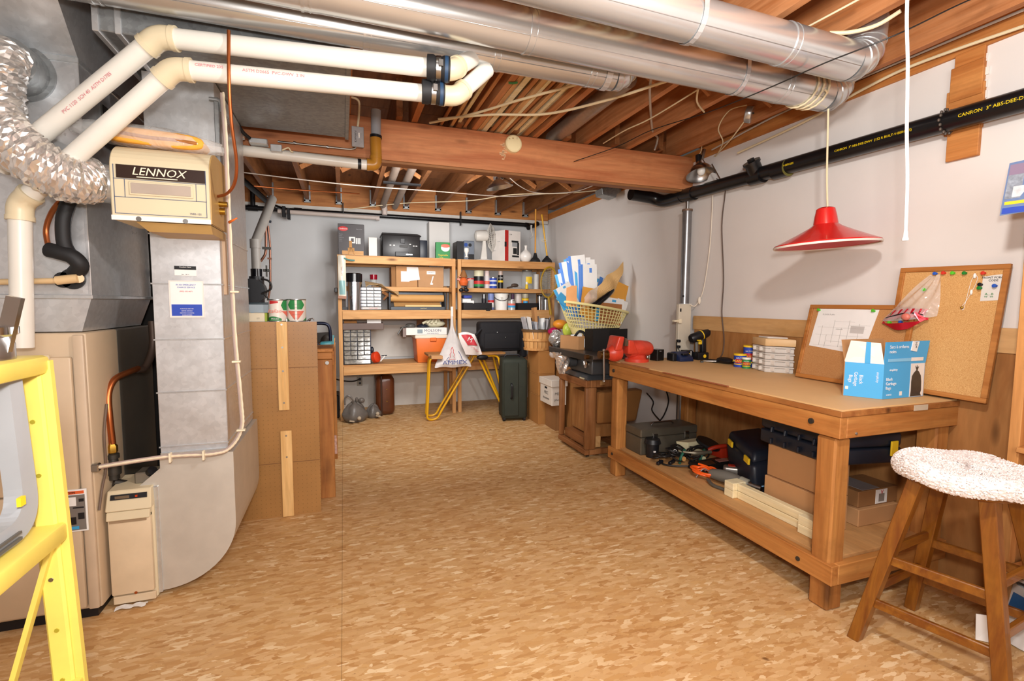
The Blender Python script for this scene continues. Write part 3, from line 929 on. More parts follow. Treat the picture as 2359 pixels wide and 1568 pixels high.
t.part('body', MB().box(x0, x1, 3.165, 3.20, .92, z1), mat('beige_plastic', '#c9c0ae', .45), bev=.004)
t.part('socket', MB().box(x0 + .008, x0 + .02, 3.162, 3.166, z1 - .06, z1 - .035), BLACK)
t.part('strap', MB().lathe([(.052, -.012), (.054, -.012), (.054, .012), (.052, .012)], (2.585, 3.225, z1 - .01), 20), WHITEP)
t.part('plug', MB().box(x0 - .05, x0, 3.15, 3.18, z1 - .14, z1 - .125).box(x0 - .012, x0 + .012, 3.14, 3.17, z1 - .15, z1 - .115), mat('cream_plug', '#e8dcc0', .5), bev=.003)
for q in (1.0, .955): t.part('black_plug', MB().box(x0 - .02, x0 + .004, 3.135, 3.166, q, q + .02), BLACK, bev=.003)
t.part('black_plug_wire', MB().tube(spline([(x0 - .02, 3.15, 1.01), (x0 - .05, 3.12, 1.0), (x0 - .06, 3.1, .93), (x0 - .04, 3.08, .88)], 5), .004).tube(spline([(x0 - .02, 3.15, .965), (x0 - .03, 3.12, .95), (x0 - .01, 3.1, .89)], 5), .004), CORDB)
single('extension_cable', 'white extension cord hanging from the pipe to a plug by the post', 'cord', MB().tube(spline([((2.64,3.019,2.112)), ((2.64,3.028,1.758)), ((2.64,3.077,1.433)), ((2.64,3.13,1.326)), ((2.6,3.13,1.281)), ((2.58,3.167,1.298))], 6), .004).ball((2.63,3.113,1.326), (.012, .012, .03)), mat('white_cord', '#e6dccb', .5))
single('brown_cable', 'thin dark cord hanging from the black pipe down behind the bench', 'cord', MB().tube(spline([((2.55,2.937,2.311)), ((2.57,2.83,2.128)), ((2.63,2.884,2.084)), ((2.63,2.902,1.869)), ((2.63,2.865,1.489)), ((2.625,2.863,1.236)), ((2.62,2.826,1.047)), ((2.6,2.816,0.937)), ((2.55,2.819,0.891))], 6), .0042), CORDBR)

# clamp lamp hung at the beam end
def reflector(t, c, ax, r, depth, m=None):
    prof = [(r * .16, 0), (r * .22, -depth * .2), (r * .62, -depth * .45), (r * .93, -depth * .8), (r, -depth), (r * .985, -depth * .99), (r * .90, -depth * .78), (r * .58, -depth * .43), (r * .2, -depth * .2)]
    return t.part('reflector', MB().lathe(prof, c, 32, ax, cap=False), m or mat('spun_aluminium', '#c8c6c4', .28, 1.0, .05))


t = Thing('clamp_lamp', 'aluminium clamp lamp hanging at the wall end of the beam', 'lamp', ((2.565,3.1,2.193)))
c = V(*((2.569,3.1,2.374)))
reflector(t, c, (0.05, .32, 1), .108, .115)
t.part('socket', MB().cyl(c + V(0, 0, -.01), c + V(.0, 0.01, .05), .020, n=16), BLACK)
t.part('bulb', MB().ball(c + V(0, -.03, -.075), (.030, .030, .038)), WHITEP)
hk = [c + V(0, 0, .05), c + V(.02, 0, .09), c + V(.015, 0, .16), c + V(-.03, 0, .20), c + V(-.02, 0, .235), c + V(.03, 0, .23), c + V(.035, 0, .2)]
t.part('wire_hook', MB().tube(spline(hk, 6), .003), CABLE)
t.part('clamp', MB().bar(c + V(.02, -.01, .02), c + V(.03, -.02, .09), .014, .02), STEEL)
t.part('lamp_cord', MB().tube(spline([c + V(.02, 0, .04), ((2.695,3.1,2.295)), ((2.6,2.89,2.175))], 6), .003), CORDBR)
t = Thing('clamp_lamp', 'aluminium clamp lamp up among the far joists', 'lamp', ((1.354,4.5,2.374)))
c = V(*((1.384,4.5,2.469)))
reflector(t, c + V(.03, 0, .02), (-.2, 0, 1), .13, .10)
t.part('duct_neck', gore_elbow(c + V(.10, .1, .08), (-.4, -.6, -.8), (-1, 0, -.1), .04, .06, 3, .03), DUCT)
# duct boot at the far right of the ceiling
t = Thing('duct_boot', 'small galvanised duct boot at the far corner of the ceiling', 'duct', ((2.544,4.4,2.362)))
c = V(*((2.485,4.3,2.38)))
t.part('boot', MB().hexa([c + V(-.09, -.06, -.03), c + V(.06, -.06, -.05), c + V(.06, .08, -.05), c + V(-.09, .08, -.03)], [c + V(-.10, -.06, .03), c + V(.10, -.06, .06), c + V(.10, .08, .06), c + V(-.10, .08, .03)]), GALVD, bev=.004)
t.part('pipe', MB().cyl(c + V(.02, 0, .01), c + V(.16, .06, .10), .06, n=24), GALVD)

# far drain pipes along the top of the back wall
t = Thing('far_drain_pipe', 'long black drain pipe along the top of the back wall', 'pipe', (.8, 6.1, 2.28))
t.part('pipe', MB().cyl((-1.2, 6.11, 2.33), (2.35, 6.11, 2.33), .026, n=16), ABS)
t.part('tee', MB().cyl((-.97, 6.11, 2.33), (-.87, 6.11, 2.33), .034, n=16).cyl((-.92, 6.11, 2.33), (-.92, 6.11, 2.52), .026, n=16), ABS)
t.part('coupling', MB().cyl((-.5, 6.11, 2.33), (-.42, 6.11, 2.33), .034, n=16), ABS)
t.part('end_fitting', MB().tube(rounded([(2.30, 6.11, 2.33), (2.42, 6.11, 2.32), (2.44, 6.02, 2.34)], .04), .032, 12).cyl((2.33, 6.10, 2.33), (2.33, 6.05, 2.28), .032, n=12), ABS)
t.part('branch', MB().tube(rounded([(-.98, 5.4, 2.55), (-.72, 6.1, 2.36), (-.62, 6.11, 2.33)], .05), .03, 12), ABS)
t.part('hanger', MB().box(.02, .03, 6.08, 6.14, 2.29, 2.45).box(1.42, 1.43, 6.08, 6.14, 2.27, 2.44), BLACK)
t = Thing('pale_drain_pipe', 'pale grey pipe just below the black pipe on the back wall', 'pipe', (.1, 6.1, 2.2))
t.part('pipe', MB().cyl((-0.668,6.08,2.308), (0.421,6.08,2.298), .024, n=16), mat('dusty_white_pvc', '#c9bcb4', .5))
t.part('end_cap', MB().cyl((0.391,6.08,2.296), (0.431,6.08,2.294), .028, n=16), mat('dusty_white_pvc', '#c9bcb4', .5))
t.part('clamp', MB().box(-.62, -.585, 6.03, 6.12, 2.24, 2.36).box(-.57, -.54, 6.03, 6.12, 2.22, 2.34), BLACK, bev=.004)
t = Thing('wall_riser', 'short pale coupled riser above the back wall sill', 'pipe', ((0.49,6.05,2.333)))
t.part('pipe', MB().cyl((0.49,6.05,2.333), (0.492,6.05,2.521), .030, n=16), mat('dusty_white_pvc', '#c9bcb4', .5))
t.part('collar', MB().cyl((0.49,6.05,2.384), (0.491,6.05,2.409), .034, n=16).cyl((0.491,6.05,2.44), (0.491,6.05,2.46), .034, n=16), mat('dusty_white_pvc', '#c9bcb4', .5))

# pull string and pendant lamp
t = Thing('pull_string', 'thick white pull string hanging from the ceiling at the right', 'string', ((1.83,1.15,1.523)))
pts = [V(*p) for p in (((1.825,1.15,1.533)), ((1.816,1.15,1.714)), ((1.796,1.15,1.883)), ((1.78,1.15,2.09)), ((1.757,1.15,2.29)))]
pts.append(V(pts[-1].x, pts[-1].y, 2.69))
t.part('string', MB().tube(spline(pts, 6), .0052, 10), mat('white_string', '#f4f2ee', .8, bmp=.4, bs=300))
e = pts[0]
t.part('toggle', MB().lathe([(.006, .018), (.007, .0), (.010, -.008), (.009, -.014)], e, 12), WHITEP)

t = Thing('pendant_lamp', 'red enamel pendant lamp with a wide flared shade over the workbench', 'lamp', ((2.358,1.86,1.582)))
c = V(*((2.353,1.86,1.61)))
prof = [(.0, .185), (.032, .185), (.042, .178), (.050, .14), (.056, .100), (.075, .085), (.13, .055), (.19, .025), (.235, .004), (.238, -.004), (.232, -.006), (.186, .018), (.125, .045), (.06, .07), (.03, .08)]
sh = t.part('shade', MB().lathe(prof, c, 48, (-.045, .02, 1), cap=False), RED)
t.part('rim', MB().lathe([(.2385, -.002), (.2395, -.006), (.237, -.012), (.231, -.010), (.231, -.006)], c, 48, (-.045, .02, 1), cap=False), mat('rim_white', '#e6ddd2', .4), 'pale rim', parent=sh)
t.part('diffuser', MB().lathe([(.0, .05), (.10, .048), (.12, .042), (.0, .040)], c, 40), mat('diffuser_shaded', '#b8b4a4', .5))  # grey in place of white: shade under the lamp put into the colour
cd = MB().tube(spline([c + V(0, 0, .18), ((2.323,1.85,1.959)), ((2.294,1.84,2.29)), ((2.206,1.78,2.312)), ((2.204,1.8,2.336))], 6), .0045)
t.part('cord', cd, CABLE)
q = V(2.20, 1.858, 2.343); mb = MB()
for k in range(3):
    mb.tube([q + V(-.035 * k + .02 * math.sin(i * PI / 8 - 1), .083 * math.cos(i * PI / 8), .083 * math.sin(i * PI / 8)) for i in range(16)], .0045, 6, closed=True)
t.part('cord_wrap', mb, CABLE)

# ================================================================ furnace corner
FX = -.962
t = Thing('furnace', 'tall beige furnace cabinet behind the yellow stepladder', 'furnace', (-1.3, 2.68, 0))
t.part('cabinet', MB().box(-1.62, FX, 2.36, 2.64, .04, 1.172), BEIGE, bev=.008, seg=2)
t.part('rear_cabinet', MB().box(-1.62, FX - .004, 2.642, 3.06, .04, 1.172), mat('grey_brown_steel', '#7a746a', .4, .6, .06), 'grey steel rear of the cabinet', bev=.006)
t.part('base', MB().box(-1.60, FX - .02, 2.37, 3.04, 0, .04), BLACK)
t.part('door', MB().box(-1.60, FX - .045, 2.338, 2.36, .545, 1.08), BEIGE, 'upper access door', bev=.008, seg=2)
t.part('door', MB().box(-1.60, FX - .045, 2.338, 2.36, .055, .540), BEIGE, 'lower access door', bev=.008, seg=2)
t.part('corner_trim', MB().box(FX - .040, FX - .004, 2.342, 2.36, .045, 1.165), mat('beige_trim', '#c6b096', .45), bev=.006, seg=2)
x0, x1, z0, z1 = -1.217,-1.075,1.009,1.084
wd = t.part('window', MB().box(x0 - .05, x1 + .006, 2.330, 2.338, z0 - .006, z1 + .006), mat('label_cream', '#d8c8a8', .5))
t.part('window_glass', MB().box(x0 - .045, x1, 2.327, 2.331, z0, z1), BLACK, parent=wd)
t.part('handle_slot', MB().box(x0 - .05, x1 - .10, 2.334, 2.339, z0 - .085, z0 - .072), BLACK)
x0, x1, z0, z1 = -1.131,-0.982,0.382,0.553
lb = t.part('label', MB().box(x0, x1, 2.334, 2.338, z0, z1), PAPER, 'printed service label')
DG = mat('label_grey', '#77706a', .6)
t.part('label_print', MB().box(x0 + .03, x1 - .006, 2.3325, 2.334, z0 + .006, z1 - .022), DG, parent=lb)
t.part('label_band', MB().box(x0 + .01, x1 - .008, 2.3325, 2.334, z1 - .018, z1 - .006), mat('label_orange', '#e0602a', .6), parent=lb)
t.text('CAUTION', .011, BLACK, (x1 - .06, 2.332, z1 - .012), parent=lb)
mb = MB().box(x0 + .085, x0 + .112, 2.331, 2.3326, z0 + .03, z0 + .06).box(x1 - .03, x1 - .01, 2.331, 2.3326, z0 + .05, z0 + .075).box(x1 - .045, x1 - .01, 2.331, 2.3326, z0 + .095, z0 + .10).box(x1 - .025, x1 - .009, 2.331, 2.3326, z1 - .05, z1 - .038)
t.part('label_marks', mb, BLACK, parent=lb, kind='stuff')
t.part('label_square', MB().box(x0 + .083, x0 + .115, 2.331, 2.3326, z1 - .065, z1 - .03), PAPER, parent=lb)
t.part('label_blue', MB().box(x0 + .085, x0 + .12, 2.331, 2.3326, z0 + .01, z0 + .022), BLUE, parent=lb)

# supply plenum and its top
t = Thing('plenum', 'large galvanised sheet metal plenum above the furnace', 'plenum', (-1.3, 2.7, 1.175))
t.part('base_taper', MB().hexa([(-1.56, 2.40, 1.176), (-.99, 2.40, 1.176), (-.99, 3.0, 1.176), (-1.56, 3.0, 1.176)], [(-1.60, 2.385, 1.315), (-.945, 2.385, 1.315), (-.945, 3.02, 1.315), (-1.60, 3.02, 1.315)]), GALV)
t.part('lower_box', MB().box(-1.60, -.945, 2.385, 3.02, 1.317, 1.86), GALV, bev=.002)
t.part('upper_box', MB().box(-1.60, -.942, 2.380, 3.03, 1.872, 2.215), GALV, bev=.002)
t.part('seam', MB().box(-1.605, -.938, 2.374, 3.035, 1.858, 1.874).box(-1.605, -.940, 2.376, 3.03, 1.306, 1.322).box(-1.605, -.938, 2.372, 3.035, 2.205, 2.225), GALVB, bev=.002)
t.part('top_transition', MB().hexa([(-1.60, 2.38, 2.226), (-.942, 2.38, 2.226), (-.942, 3.03, 2.226), (-1.60, 3.03, 2.226)], [(-1.60, 2.05, 2.455), (-.90, 2.05, 2.455), (-.90, 3.03, 2.455), (-1.60, 3.03, 2.455)]), GALV)
# sheet crease forming a shallow pyramid on the faces
for z0, z1 in ((1.322, 1.856), (1.876, 2.203)):
    zc = (z0 + z1) / 2
    vs = [(-1.59, 2.3835 - .004 * (z0 > 1.5), z0), (-.955, 2.3835 - .004 * (z0 > 1.5), z0), (-.955, 2.3835 - .004 * (z0 > 1.5), z1), (-1.59, 2.3835 - .004 * (z0 > 1.5), z1), (-1.27, 2.368, zc)]
    t.part('creased_panel', MB().add(vs, [(0, 1, 4), (1, 2, 4), (2, 3, 4), (3, 0, 4)]), GALV)
c = V(*((-1.113,2.38,2.142)))
t.part('collar', MB().lathe([(.088, 0), (.088, -.10)], c, 32, (0, 1, 0)).lathe([(.105, -.012), (.105, -.003), (.088, -.003)], c, 32, (0, 1, 0)), GALVD)
t.part('side_cover', MB().box(-.944, -.935, 2.55, 2.80, 1.95, 2.12), DARKIRON)

# big round flexible duct
pts = spline([c + V(0, -.06, 0), c + V(-.01, -.13, -.03), ((-1.108,2.2,1.908)), ((-1.004,2.16,1.789)), ((-0.924,2.19,1.733)), ((-0.902,2.26,1.745)), ((-0.893,2.29,1.751))], 22)
rs = []
mb = MB(); n = 34
base_r = .080
rr = random.Random(3)
u = None
vs = []; m_ = len(pts)
for i in range(m_):
    tdir = (pts[min(i + 1, m_ - 1)] - pts[max(i - 1, 0)]).normalized()
    if u is None: u, _ = frame(tdir)
    u = (u - tdir * u.dot(tdir)).normalized(); ww = tdir.cross(u)
    for j in range(n):
        a = 2 * PI * j / n
        k = base_r * (1 + .05 * math.sin(i * 1.57) + rr.uniform(-.05, .05))
        vs.append(pts[i] + (u * math.cos(a) + ww * math.sin(a)) * k + tdir * rr.uniform(-.004, .004))
fs = [(i * n + j, i * n + (j + 1) % n, (i + 1) * n + (j + 1) % n, (i + 1) * n + j) for i in range(m_ - 1) for j in range(n)]
mb.add(vs, fs, False)
t = Thing('flexible_duct', 'crinkled silver foil duct curving from the plenum down to the humidifier', 'duct', ((-0.969,2.2,1.671)))
t.part('foil_hose', mb, mat('crinkled_foil', '#e2ddd8', .24, .75, .05))
t.part('end_collar', MB().cyl((-0.901,2.29,1.751), (-.80, 2.335, 1.745), .074, n=32), GALVB)
t.part('end_clamp', MB().cyl((-0.896,2.29,1.751), (-0.887,2.29,1.752), .082, n=32), STEEL)

# return duct column with its round heel at the floor
t = Thing('return_duct', 'tall galvanised return duct standing beside the furnace with a rounded heel at the floor', 'duct', (-.64, 2.75, 0))
cx0, cx1 = -.765, -.505
t.part('column', MB().box(cx0, cx1, 2.462, 3.10, .625, 2.245), GALV, bev=.002)
for z in (.66, .90, 1.13, 1.37, 1.58):
    t.part('seam', MB().box(cx0 - .004, cx1 + .004, 2.458, 3.104, z, z + .006), GALVB)
heel = [(-.85, .020)]
n = 14
# outer heel curve from the column's right side down to the floor under the furnace
P0 = (cx1 + .022, .60); P1 = (cx1 + .022, .30)
for k in range(n + 1):
    a = PI / 2 * k / n
    heel.append((cx1 + .022 - .30 * (1 - math.cos(a)) , .30 - .275 * math.sin(a)))
heel = [P0] + heel[1:] + [(-.85, .022), (-.85, .50), (cx0, .575), (cx0, .622), (cx1 + .022, .622)]
t.part('heel', MB().prism(heel, 'y', 2.445, 3.10), mat('galv_matte', '#cfccc4', .42, .5, .06))
t.part('rim_flange', MB().box(-.795, -.775, 2.435, 2.47, .02, .50), GALVB, bev=.003)
t.part('drive_cleat', MB().box(cx0 + .002, cx1 + .004, 2.448, 2.462, .598, .640), GALVB, bev=.002)
x0, x1, z0, z1 = -0.68,-0.599,1.409,1.45
lb = t.part('label', MB().box(x0, x1, 2.457, 2.462, z0, z1), PAPER, 'small black and white service sticker')
t.part('label_band', MB().box(x0, x1, 2.4555, 2.457, z0 + (z1 - z0) * .62, z1), BLACK, parent=lb)
t.text('Comfort Care', .0075, PAPER, ((x0 + x1) / 2, 2.455, z1 - .005), parent=lb)
t.text('No.   20 11', .006, BLACK, ((x0 + x1) / 2, 2.456, z0 + .005), parent=lb)
x0, x1, z0, z1 = -0.704,-0.575,1.228,1.387
lb = t.part('sticker', MB().box(x0, x1, 2.457, 2.462, z0, z1), mat('sticker_pink', '#ecdcd4', .6), 'square printed notice with a blue block')
t.part('sticker_sheet', MB().box(x0 + .006, x1 - .006, 2.4555, 2.457, z0 + .006, z1 - .006), PAPER, parent=lb)
t.part('sticker_block', MB().box(x0 + .008, x1 - .008, 2.4545, 2.4555, z0 + .008, z0 + (z1 - z0) * .36), BLUED, parent=lb)
xm = (x0 + x1) / 2
t.text('IN AN EMERGENCY', .0085, BLUED, (xm, 2.455, z1 - .018), parent=lb)
t.text('CHARGE SERVICE', .0085, BLUED, (xm, 2.455, z1 - .029), parent=lb)
t.text('(905) 632-0671', .008, REDP, (xm, 2.455, z1 - .046), parent=lb)
for k in range(4):
    t.text(('FURNACE AND AIR CONDITIONING', 'REPAIR SERVICE', 'HEATING AND COOLING SYSTEMS', 'GUARANTEED'), .004, PAPER, (xm, 2.454, z0 + .037 - .0085 * k), parent=lb) if False else t.text(('FURNACE AND AIR', 'REPAIR SERVICE', 'HEATING COOLING', 'GUARANTEED')[k], .0058, PAPER, (xm, 2.454, z0 + .038 - .009 * k), parent=lb)
t.part('side_strip', MB().box(cx1, cx1 + .012, 2.50, 2.53, 1.33, 1.60), mat('tan_strip', '#b89a7c', .6))

# humidifier
hx0, hx1 = -.800, -.480
t = Thing('humidifier', 'cream drum humidifier with a dark brand band on the return duct', 'humidifier', (-.64, 2.33, 1.595))
prof = [(2.205, 1.60), (2.455, 1.60), (2.455, 1.885), (2.30, 1.885)]
for k in range(1, 9):
    a = PI / 2 + PI / 2 * k / 8
    prof.append((2.30 + .095 * math.cos(a), 1.79 + .095 * math.sin(a)))
body = t.part('body', MB().prism(prof, 'x', hx0, hx1), BEIGEL, bev=.004)
t.part('side_cap', MB().prism([(y, z) for y, z in prof], 'x', hx1, hx1 + .004), mat('tan_side', '#b9955c', .5), 'tan end cap')
t.part('band', MB().box(hx0 + .022, hx1 - .014, 2.2015, 2.206, 1.752, 1.800), mat('brown_band', '#2e1c14', .35), 'dark brown name band')
t.text('LENNOX', .040, mat('band_lettering', '#f0e6cc', .5), (-.645, 2.2012, 1.778), shear=.25, sx=1.05)
t.part('underline', MB().box(-.715, -.585, 2.2005, 2.2016, 1.757, 1.760), mat('band_lettering', '#f0e6cc'))
fr = t.part('viewing_frame', MB().box(hx0 + .06, hx1 - .055, 2.199, 2.206, 1.692, 1.742), BEIGEL, bev=.002)
t.part('viewing_window', MB().box(hx0 + .066, hx1 - .062, 2.197, 2.200, 1.698, 1.736), mat('window_pinkish', '#b3a496', .3), parent=fr, bev=.001)
NL = mat('navy_line', '#4a5878', .5)
for i, q in enumerate(((hx0 + .012, hx1 - .012, 1.682, 1.6838), (hx0 + .012, hx1 - .012, 1.748, 1.7498), (hx0 + .014, hx1 - .012, 1.622, 1.6238), (hx0 + .012, hx0 + .0138, 1.622, 1.86), (hx1 - .0138, hx1 - .012, 1.622, 1.86), (hx0 + .045, hx0 + .0465, 1.682, 1.748), (hx1 - .0465, hx1 - .045, 1.682, 1.748))):
    t.part('pinstripe', MB().box(q[0], q[1], 2.2028 if q[3] <= 1.80 else 2.2028, 2.206, q[2], min(q[3], 1.80)), NL)
t.part('base_lip', MB().box(hx0, hx1, 2.202, 2.21, 1.598, 1.616), WHITEP, bev=.001)
t.text('WB2-15S', .010, NL, (-.53, 2.2025, 1.634))
t.part('latch', MB().cyl((-.715, 2.20, 1.605), (-.715, 2.212, 1.605), .009, n=12), STEEL)
t.part('latch', MB().cyl((-.565, 2.20, 1.605), (-.565, 2.212, 1.605), .009, n=12), STEEL)
t.part('under_tray', MB().hexa([(-.70, 2.25, 1.565), (-.485, 2.25, 1.565), (-.485, 2.46, 1.565), (-.70, 2.46, 1.565)], [(-.73, 2.22, 1.597), (-.485, 2.22, 1.597), (-.485, 2.46, 1.597), (-.73, 2.46, 1.597)]), mat('tan_side', '#b9955c'))
t.part('inlet_fitting', MB().cyl((-.476, 2.33, 1.70), (-.445, 2.33, 1.70), .011, n=12).cyl((-.476, 2.34, 1.672), (-.455, 2.34, 1.672), .014, n=12), BRASS)

# package on top of the humidifier
t = Thing('sponge_package', 'yellow sponge pad in a clear wrapper lying on the humidifier', 'package', (-.66, 2.32, 1.887))
mb = MB()
ring = []
for k in range(24):
    a = 2 * PI * k / 24
    sx = .17 * (abs(math.cos(a)) ** .5) * (1 if math.cos(a) > 0 else -1); sz = .030 * (abs(math.sin(a)) ** .7) * (1 if math.sin(a) > 0 else -1)
    ring.append((-.675 + sx, 1.925 + sz - .035 * (sx)))
mb.prism(ring, 'y', 2.26, 2.36)
SP = mat('yellow_sponge', '#eda93c', .75, var=.08, bmp=.2, bs=200)
pad = t.part('sponge', mb, SP, bev=.012, seg=3)
t.part('groove', MB().tube(spline([(-.80, 2.256, 1.933), (-.70, 2.256, 1.922), (-.60, 2.256, 1.921), (-.53, 2.257, 1.916)], 5), .006), mat('brown_fold', '#b07038', .8), parent=pad)
def wrap(u, v):
    a = 2 * PI * v
    x = -.95 + .50 * u
    k = math.sin(PI * min(max(u, .02), .98)) ** .35
    return V(x, 2.31 + .066 * math.cos(a) * k, 1.930 - .10 * (u - .55) * .35 + .044 * math.sin(a) * k + .004 * math.sin(17 * u + 5 * a))
t.part('wrapper', MB().grid(wrap, 20, 16), CLEARW, 'clear crinkled wrapper')

# electronic air cleaner box
t = Thing('air_cleaner', 'narrow beige air cleaner box standing on the floor between furnace and duct', 'air cleaner', (-.868, 2.53, 0))
ax0, ax1 = -.950, -.788
t.part('case', MB().box(ax0, ax1, 2.42, 2.95, .012, .44), BEIGEL, bev=.005)
t.part('door', MB().box(ax0 + .004, ax1 - .006, 2.398, 2.42, .055, .405), mat('cleaner_door', '#d8c2a2', .45), bev=.006, seg=2)
t.part('plinth', MB().box(ax0 + .006, ax1 - .004, 2.405, 2.42, .012, .046), mat('cleaner_door', '#cfb796'), bev=.003)
t.part('lip', MB().hexa([(ax0 + .004, 2.385, .385), (ax1 - .006, 2.385, .385), (ax1 - .006, 2.42, .385), (ax0 + .004, 2.42, .385)], [(ax0 + .004, 2.392, .420), (ax1 - .006, 2.392, .420), (ax1 - .006, 2.42, .420), (ax0 + .004, 2.42, .420)]), BEIGEL, bev=.003)
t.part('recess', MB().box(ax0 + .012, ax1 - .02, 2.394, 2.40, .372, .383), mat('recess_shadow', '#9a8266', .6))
tp = t.part('control_head', MB().hexa([(ax0, 2.39, .422), (ax1, 2.39, .422), (ax1, 2.60, .422), (ax0, 2.60, .422)], [(ax0 + .004, 2.412, .505), (ax1 - .004, 2.412, .505), (ax1, 2.60, .515), (ax0, 2.60, .515)]), BEIGEL, bev=.004)
t.part('control_panel', MB().hexa([(ax0 + .018, 2.398, .470), (ax1 - .015, 2.398, .470), (ax1 - .015, 2.41, .470), (ax0 + .018, 2.41, .470)], [(ax0 + .019, 2.403, .490), (ax1 - .016, 2.403, .490), (ax1 - .016, 2.415, .490), (ax0 + .019, 2.415, .490)]), BLACK, parent=tp)
t.part('name_plate', MB().box(ax0 + .035, ax0 + .085, 2.398, 2.402, .474, .486), STEEL, parent=tp)
t.part('lamp', MB().box(ax1 - .056, ax1 - .048, 2.397, 2.401, .476, .484), mat('red_lens', '#c04018', .3), parent=tp)
t.part('catch', MB().cyl((ax0 + .09, 2.397, .058), (ax0 + .09, 2.40, .058), .006, n=10), COPPER)
single('paper_scrap', 'scrap of crumpled white paper on the floor under the air cleaner', 'paper', MB().grid(lambda u, v: V(-.93 + .11 * u, 2.372 + .03 * v, .003 + .009 * abs(math.sin(7 * u + 3 * v))), 8, 4), PAPER, thick=.001)
t = Thing('gas_valve', 'brass gas union and dark fittings above the air cleaner', 'valve', (-.90, 2.5, .50))
gx = V(*((-0.928,2.42,0.561)))
t.part('union', MB().lathe([(.022, 0), (.022, .02), (.028, .022), (.028, .06), (.020, .065), (.018, .09), (.024, .092), (.024, .11), (.014, .115)], V(*((-0.952,2.5,0.53))), 16), DARKIRON)
t.part('brass_nut', MB().lathe([(.016, 0), (.020, .004), (.020, .03), (.013, .04), (.012, .065)], V(*((-0.952,2.5,0.645))), 6), BRASS)
t.part('lower_pipe', MB().cyl(V(*((-0.954,2.5,0.516))), V(-.868, 2.55, .47), .016, n=12), DARKIRON)
t.part('valve_body', MB().box(-.87, -.81, 2.47, 2.56, .505, .555).cyl((-.80, 2.5, .53), (-.77, 2.5, .535), .022, n=16), mat('valve_grey', '#8a8478', .4, .6), bev=.006)
t.part('cap', MB().cyl((-.812, 2.48, .55), (-.80, 2.47, .562), .020, n=16), BLACK)
cu = spline([((-0.95,2.5,0.685)), ((-0.955,2.5,0.803)), ((-0.961,2.52,0.903)), ((-0.948,2.56,0.959)), ((-0.921,2.64,0.979)), ((-0.911,2.7,0.985))], 6)
single('copper_gas_line', 'fat flexible copper gas line curving up from the brass union', 'tube', MB().tube(cu, .013, 12), COPPER)
single('gas_fitting', 'dark iron pipe fitting at the top of the copper gas line', 'fitting', MB().tube(spline([((-0.915,2.7,0.981)), ((-0.895,2.74,0.986)), ((-0.88,2.8,1.073)), ((-0.884,2.82,1.2))], 6), .017, 10), mat('brown_iron', '#4a3a30', .5, .4))
single('black_gas_pipe', 'upright black gas pipe in the gap behind the furnace', 'pipe', MB().cyl((-.895, 3.08, .0), (-.895, 3.08, 2.2), .018, n=12).cyl((-.895, 3.08, 1.27), (-.895, 3.08, 1.30), .026, n=12).cyl((-.895, 3.08, 1.43), (-.895, 3.08, 1.46), .026, n=12), BLACK)
# dark corner behind: heater cover
single('grey_thermostat_wire', 'thin brown wires hanging down the furnace side', 'wire', MB().tube(spline([((-0.955,2.482,0.863)), ((-0.955,2.443,0.742)), ((-0.955,2.441,0.603)), ((-0.955,2.401,0.534)), ((-0.955,2.36,0.449))], 6), .005), mat('dusty_wire', '#6a5648', .6))

# braided clear hose with its ties
t = Thing('braided_hose', 'clear braided hose tied along the return duct and across to the furnace', 'hose', (-.5, 2.42, .5))
hp = [((-0.462,2.4,2.171)), ((-0.456,2.4,1.967)), ((-0.457,2.41,1.624)), ((-0.453,2.41,1.174)), ((-0.439,2.41,0.864)), ((-0.44,2.41,0.737)), ((-0.488,2.41,0.652)), ((-0.554,2.4,0.632)), ((-0.7,2.4,0.637)), ((-0.817,2.38,0.636)), ((-0.955,2.36,0.628))]
hp = spline(hp, 10)
t.part('hose', MB().tube(hp, .0095, 10), mat('dusty_hose', '#b9a49c', .35, var=.1))
t.part('white_braid', MB().tube([p + V(.006, -.008, .002) for p in hp], [.0042 + .0016 * (i % 2) for i in range(len(hp))], 6), mat('hose_braid', '#e6d8bc', .6))
t.part('end_nut', MB().box(hp[-1].x - .016, hp[-1].x + .012, 2.345, 2.375, hp[-1].z - .016, hp[-1].z + .016), STEEL, bev=.004)
for q in (((-0.447,2.4,1.037)), ((-0.443,2.4,1.341)), ((-0.439,2.4,0.731)), ((-0.585,2.395,0.633)), ((-0.708,2.395,0.635))):
    q = V(*q)
    t.part('cable_tie', MB().box(q.x - .016, q.x + .018, q.y - .018, q.y + .004, q.z - .004, q.z + .004) if abs(q.z - .62) > .08 or q.x > -.49 else MB().box(q.x - .004, q.x + .004, q.y - .018, q.y + .004, q.z - .02, q.z + .02), mat('tie_white', '#e8dcc0', .5), bev=.001)
t = Thing('transformer_bracket', 'galvanised bracket at the top right of the return duct', 'bracket', (-.48, 2.45, 1.95))
t.part('post', MB().box(-.500, -.480, 2.42, 2.455, 1.66, 2.16), GALVD, bev=.003)
t.part('top_hook', MB().tube(rounded([(-.515, 2.42, 2.15), (-.475, 2.42, 2.15), (-.468, 2.42, 2.10)], .015), .008, 8), GALVD)
single('red_wire_nut', 'orange wire nut on the hose below the humidifier', 'wire nut', MB().cyl((-0.451,2.38,1.635), (-0.417,2.36,1.652), .006, .003, n=8), ORANGE)

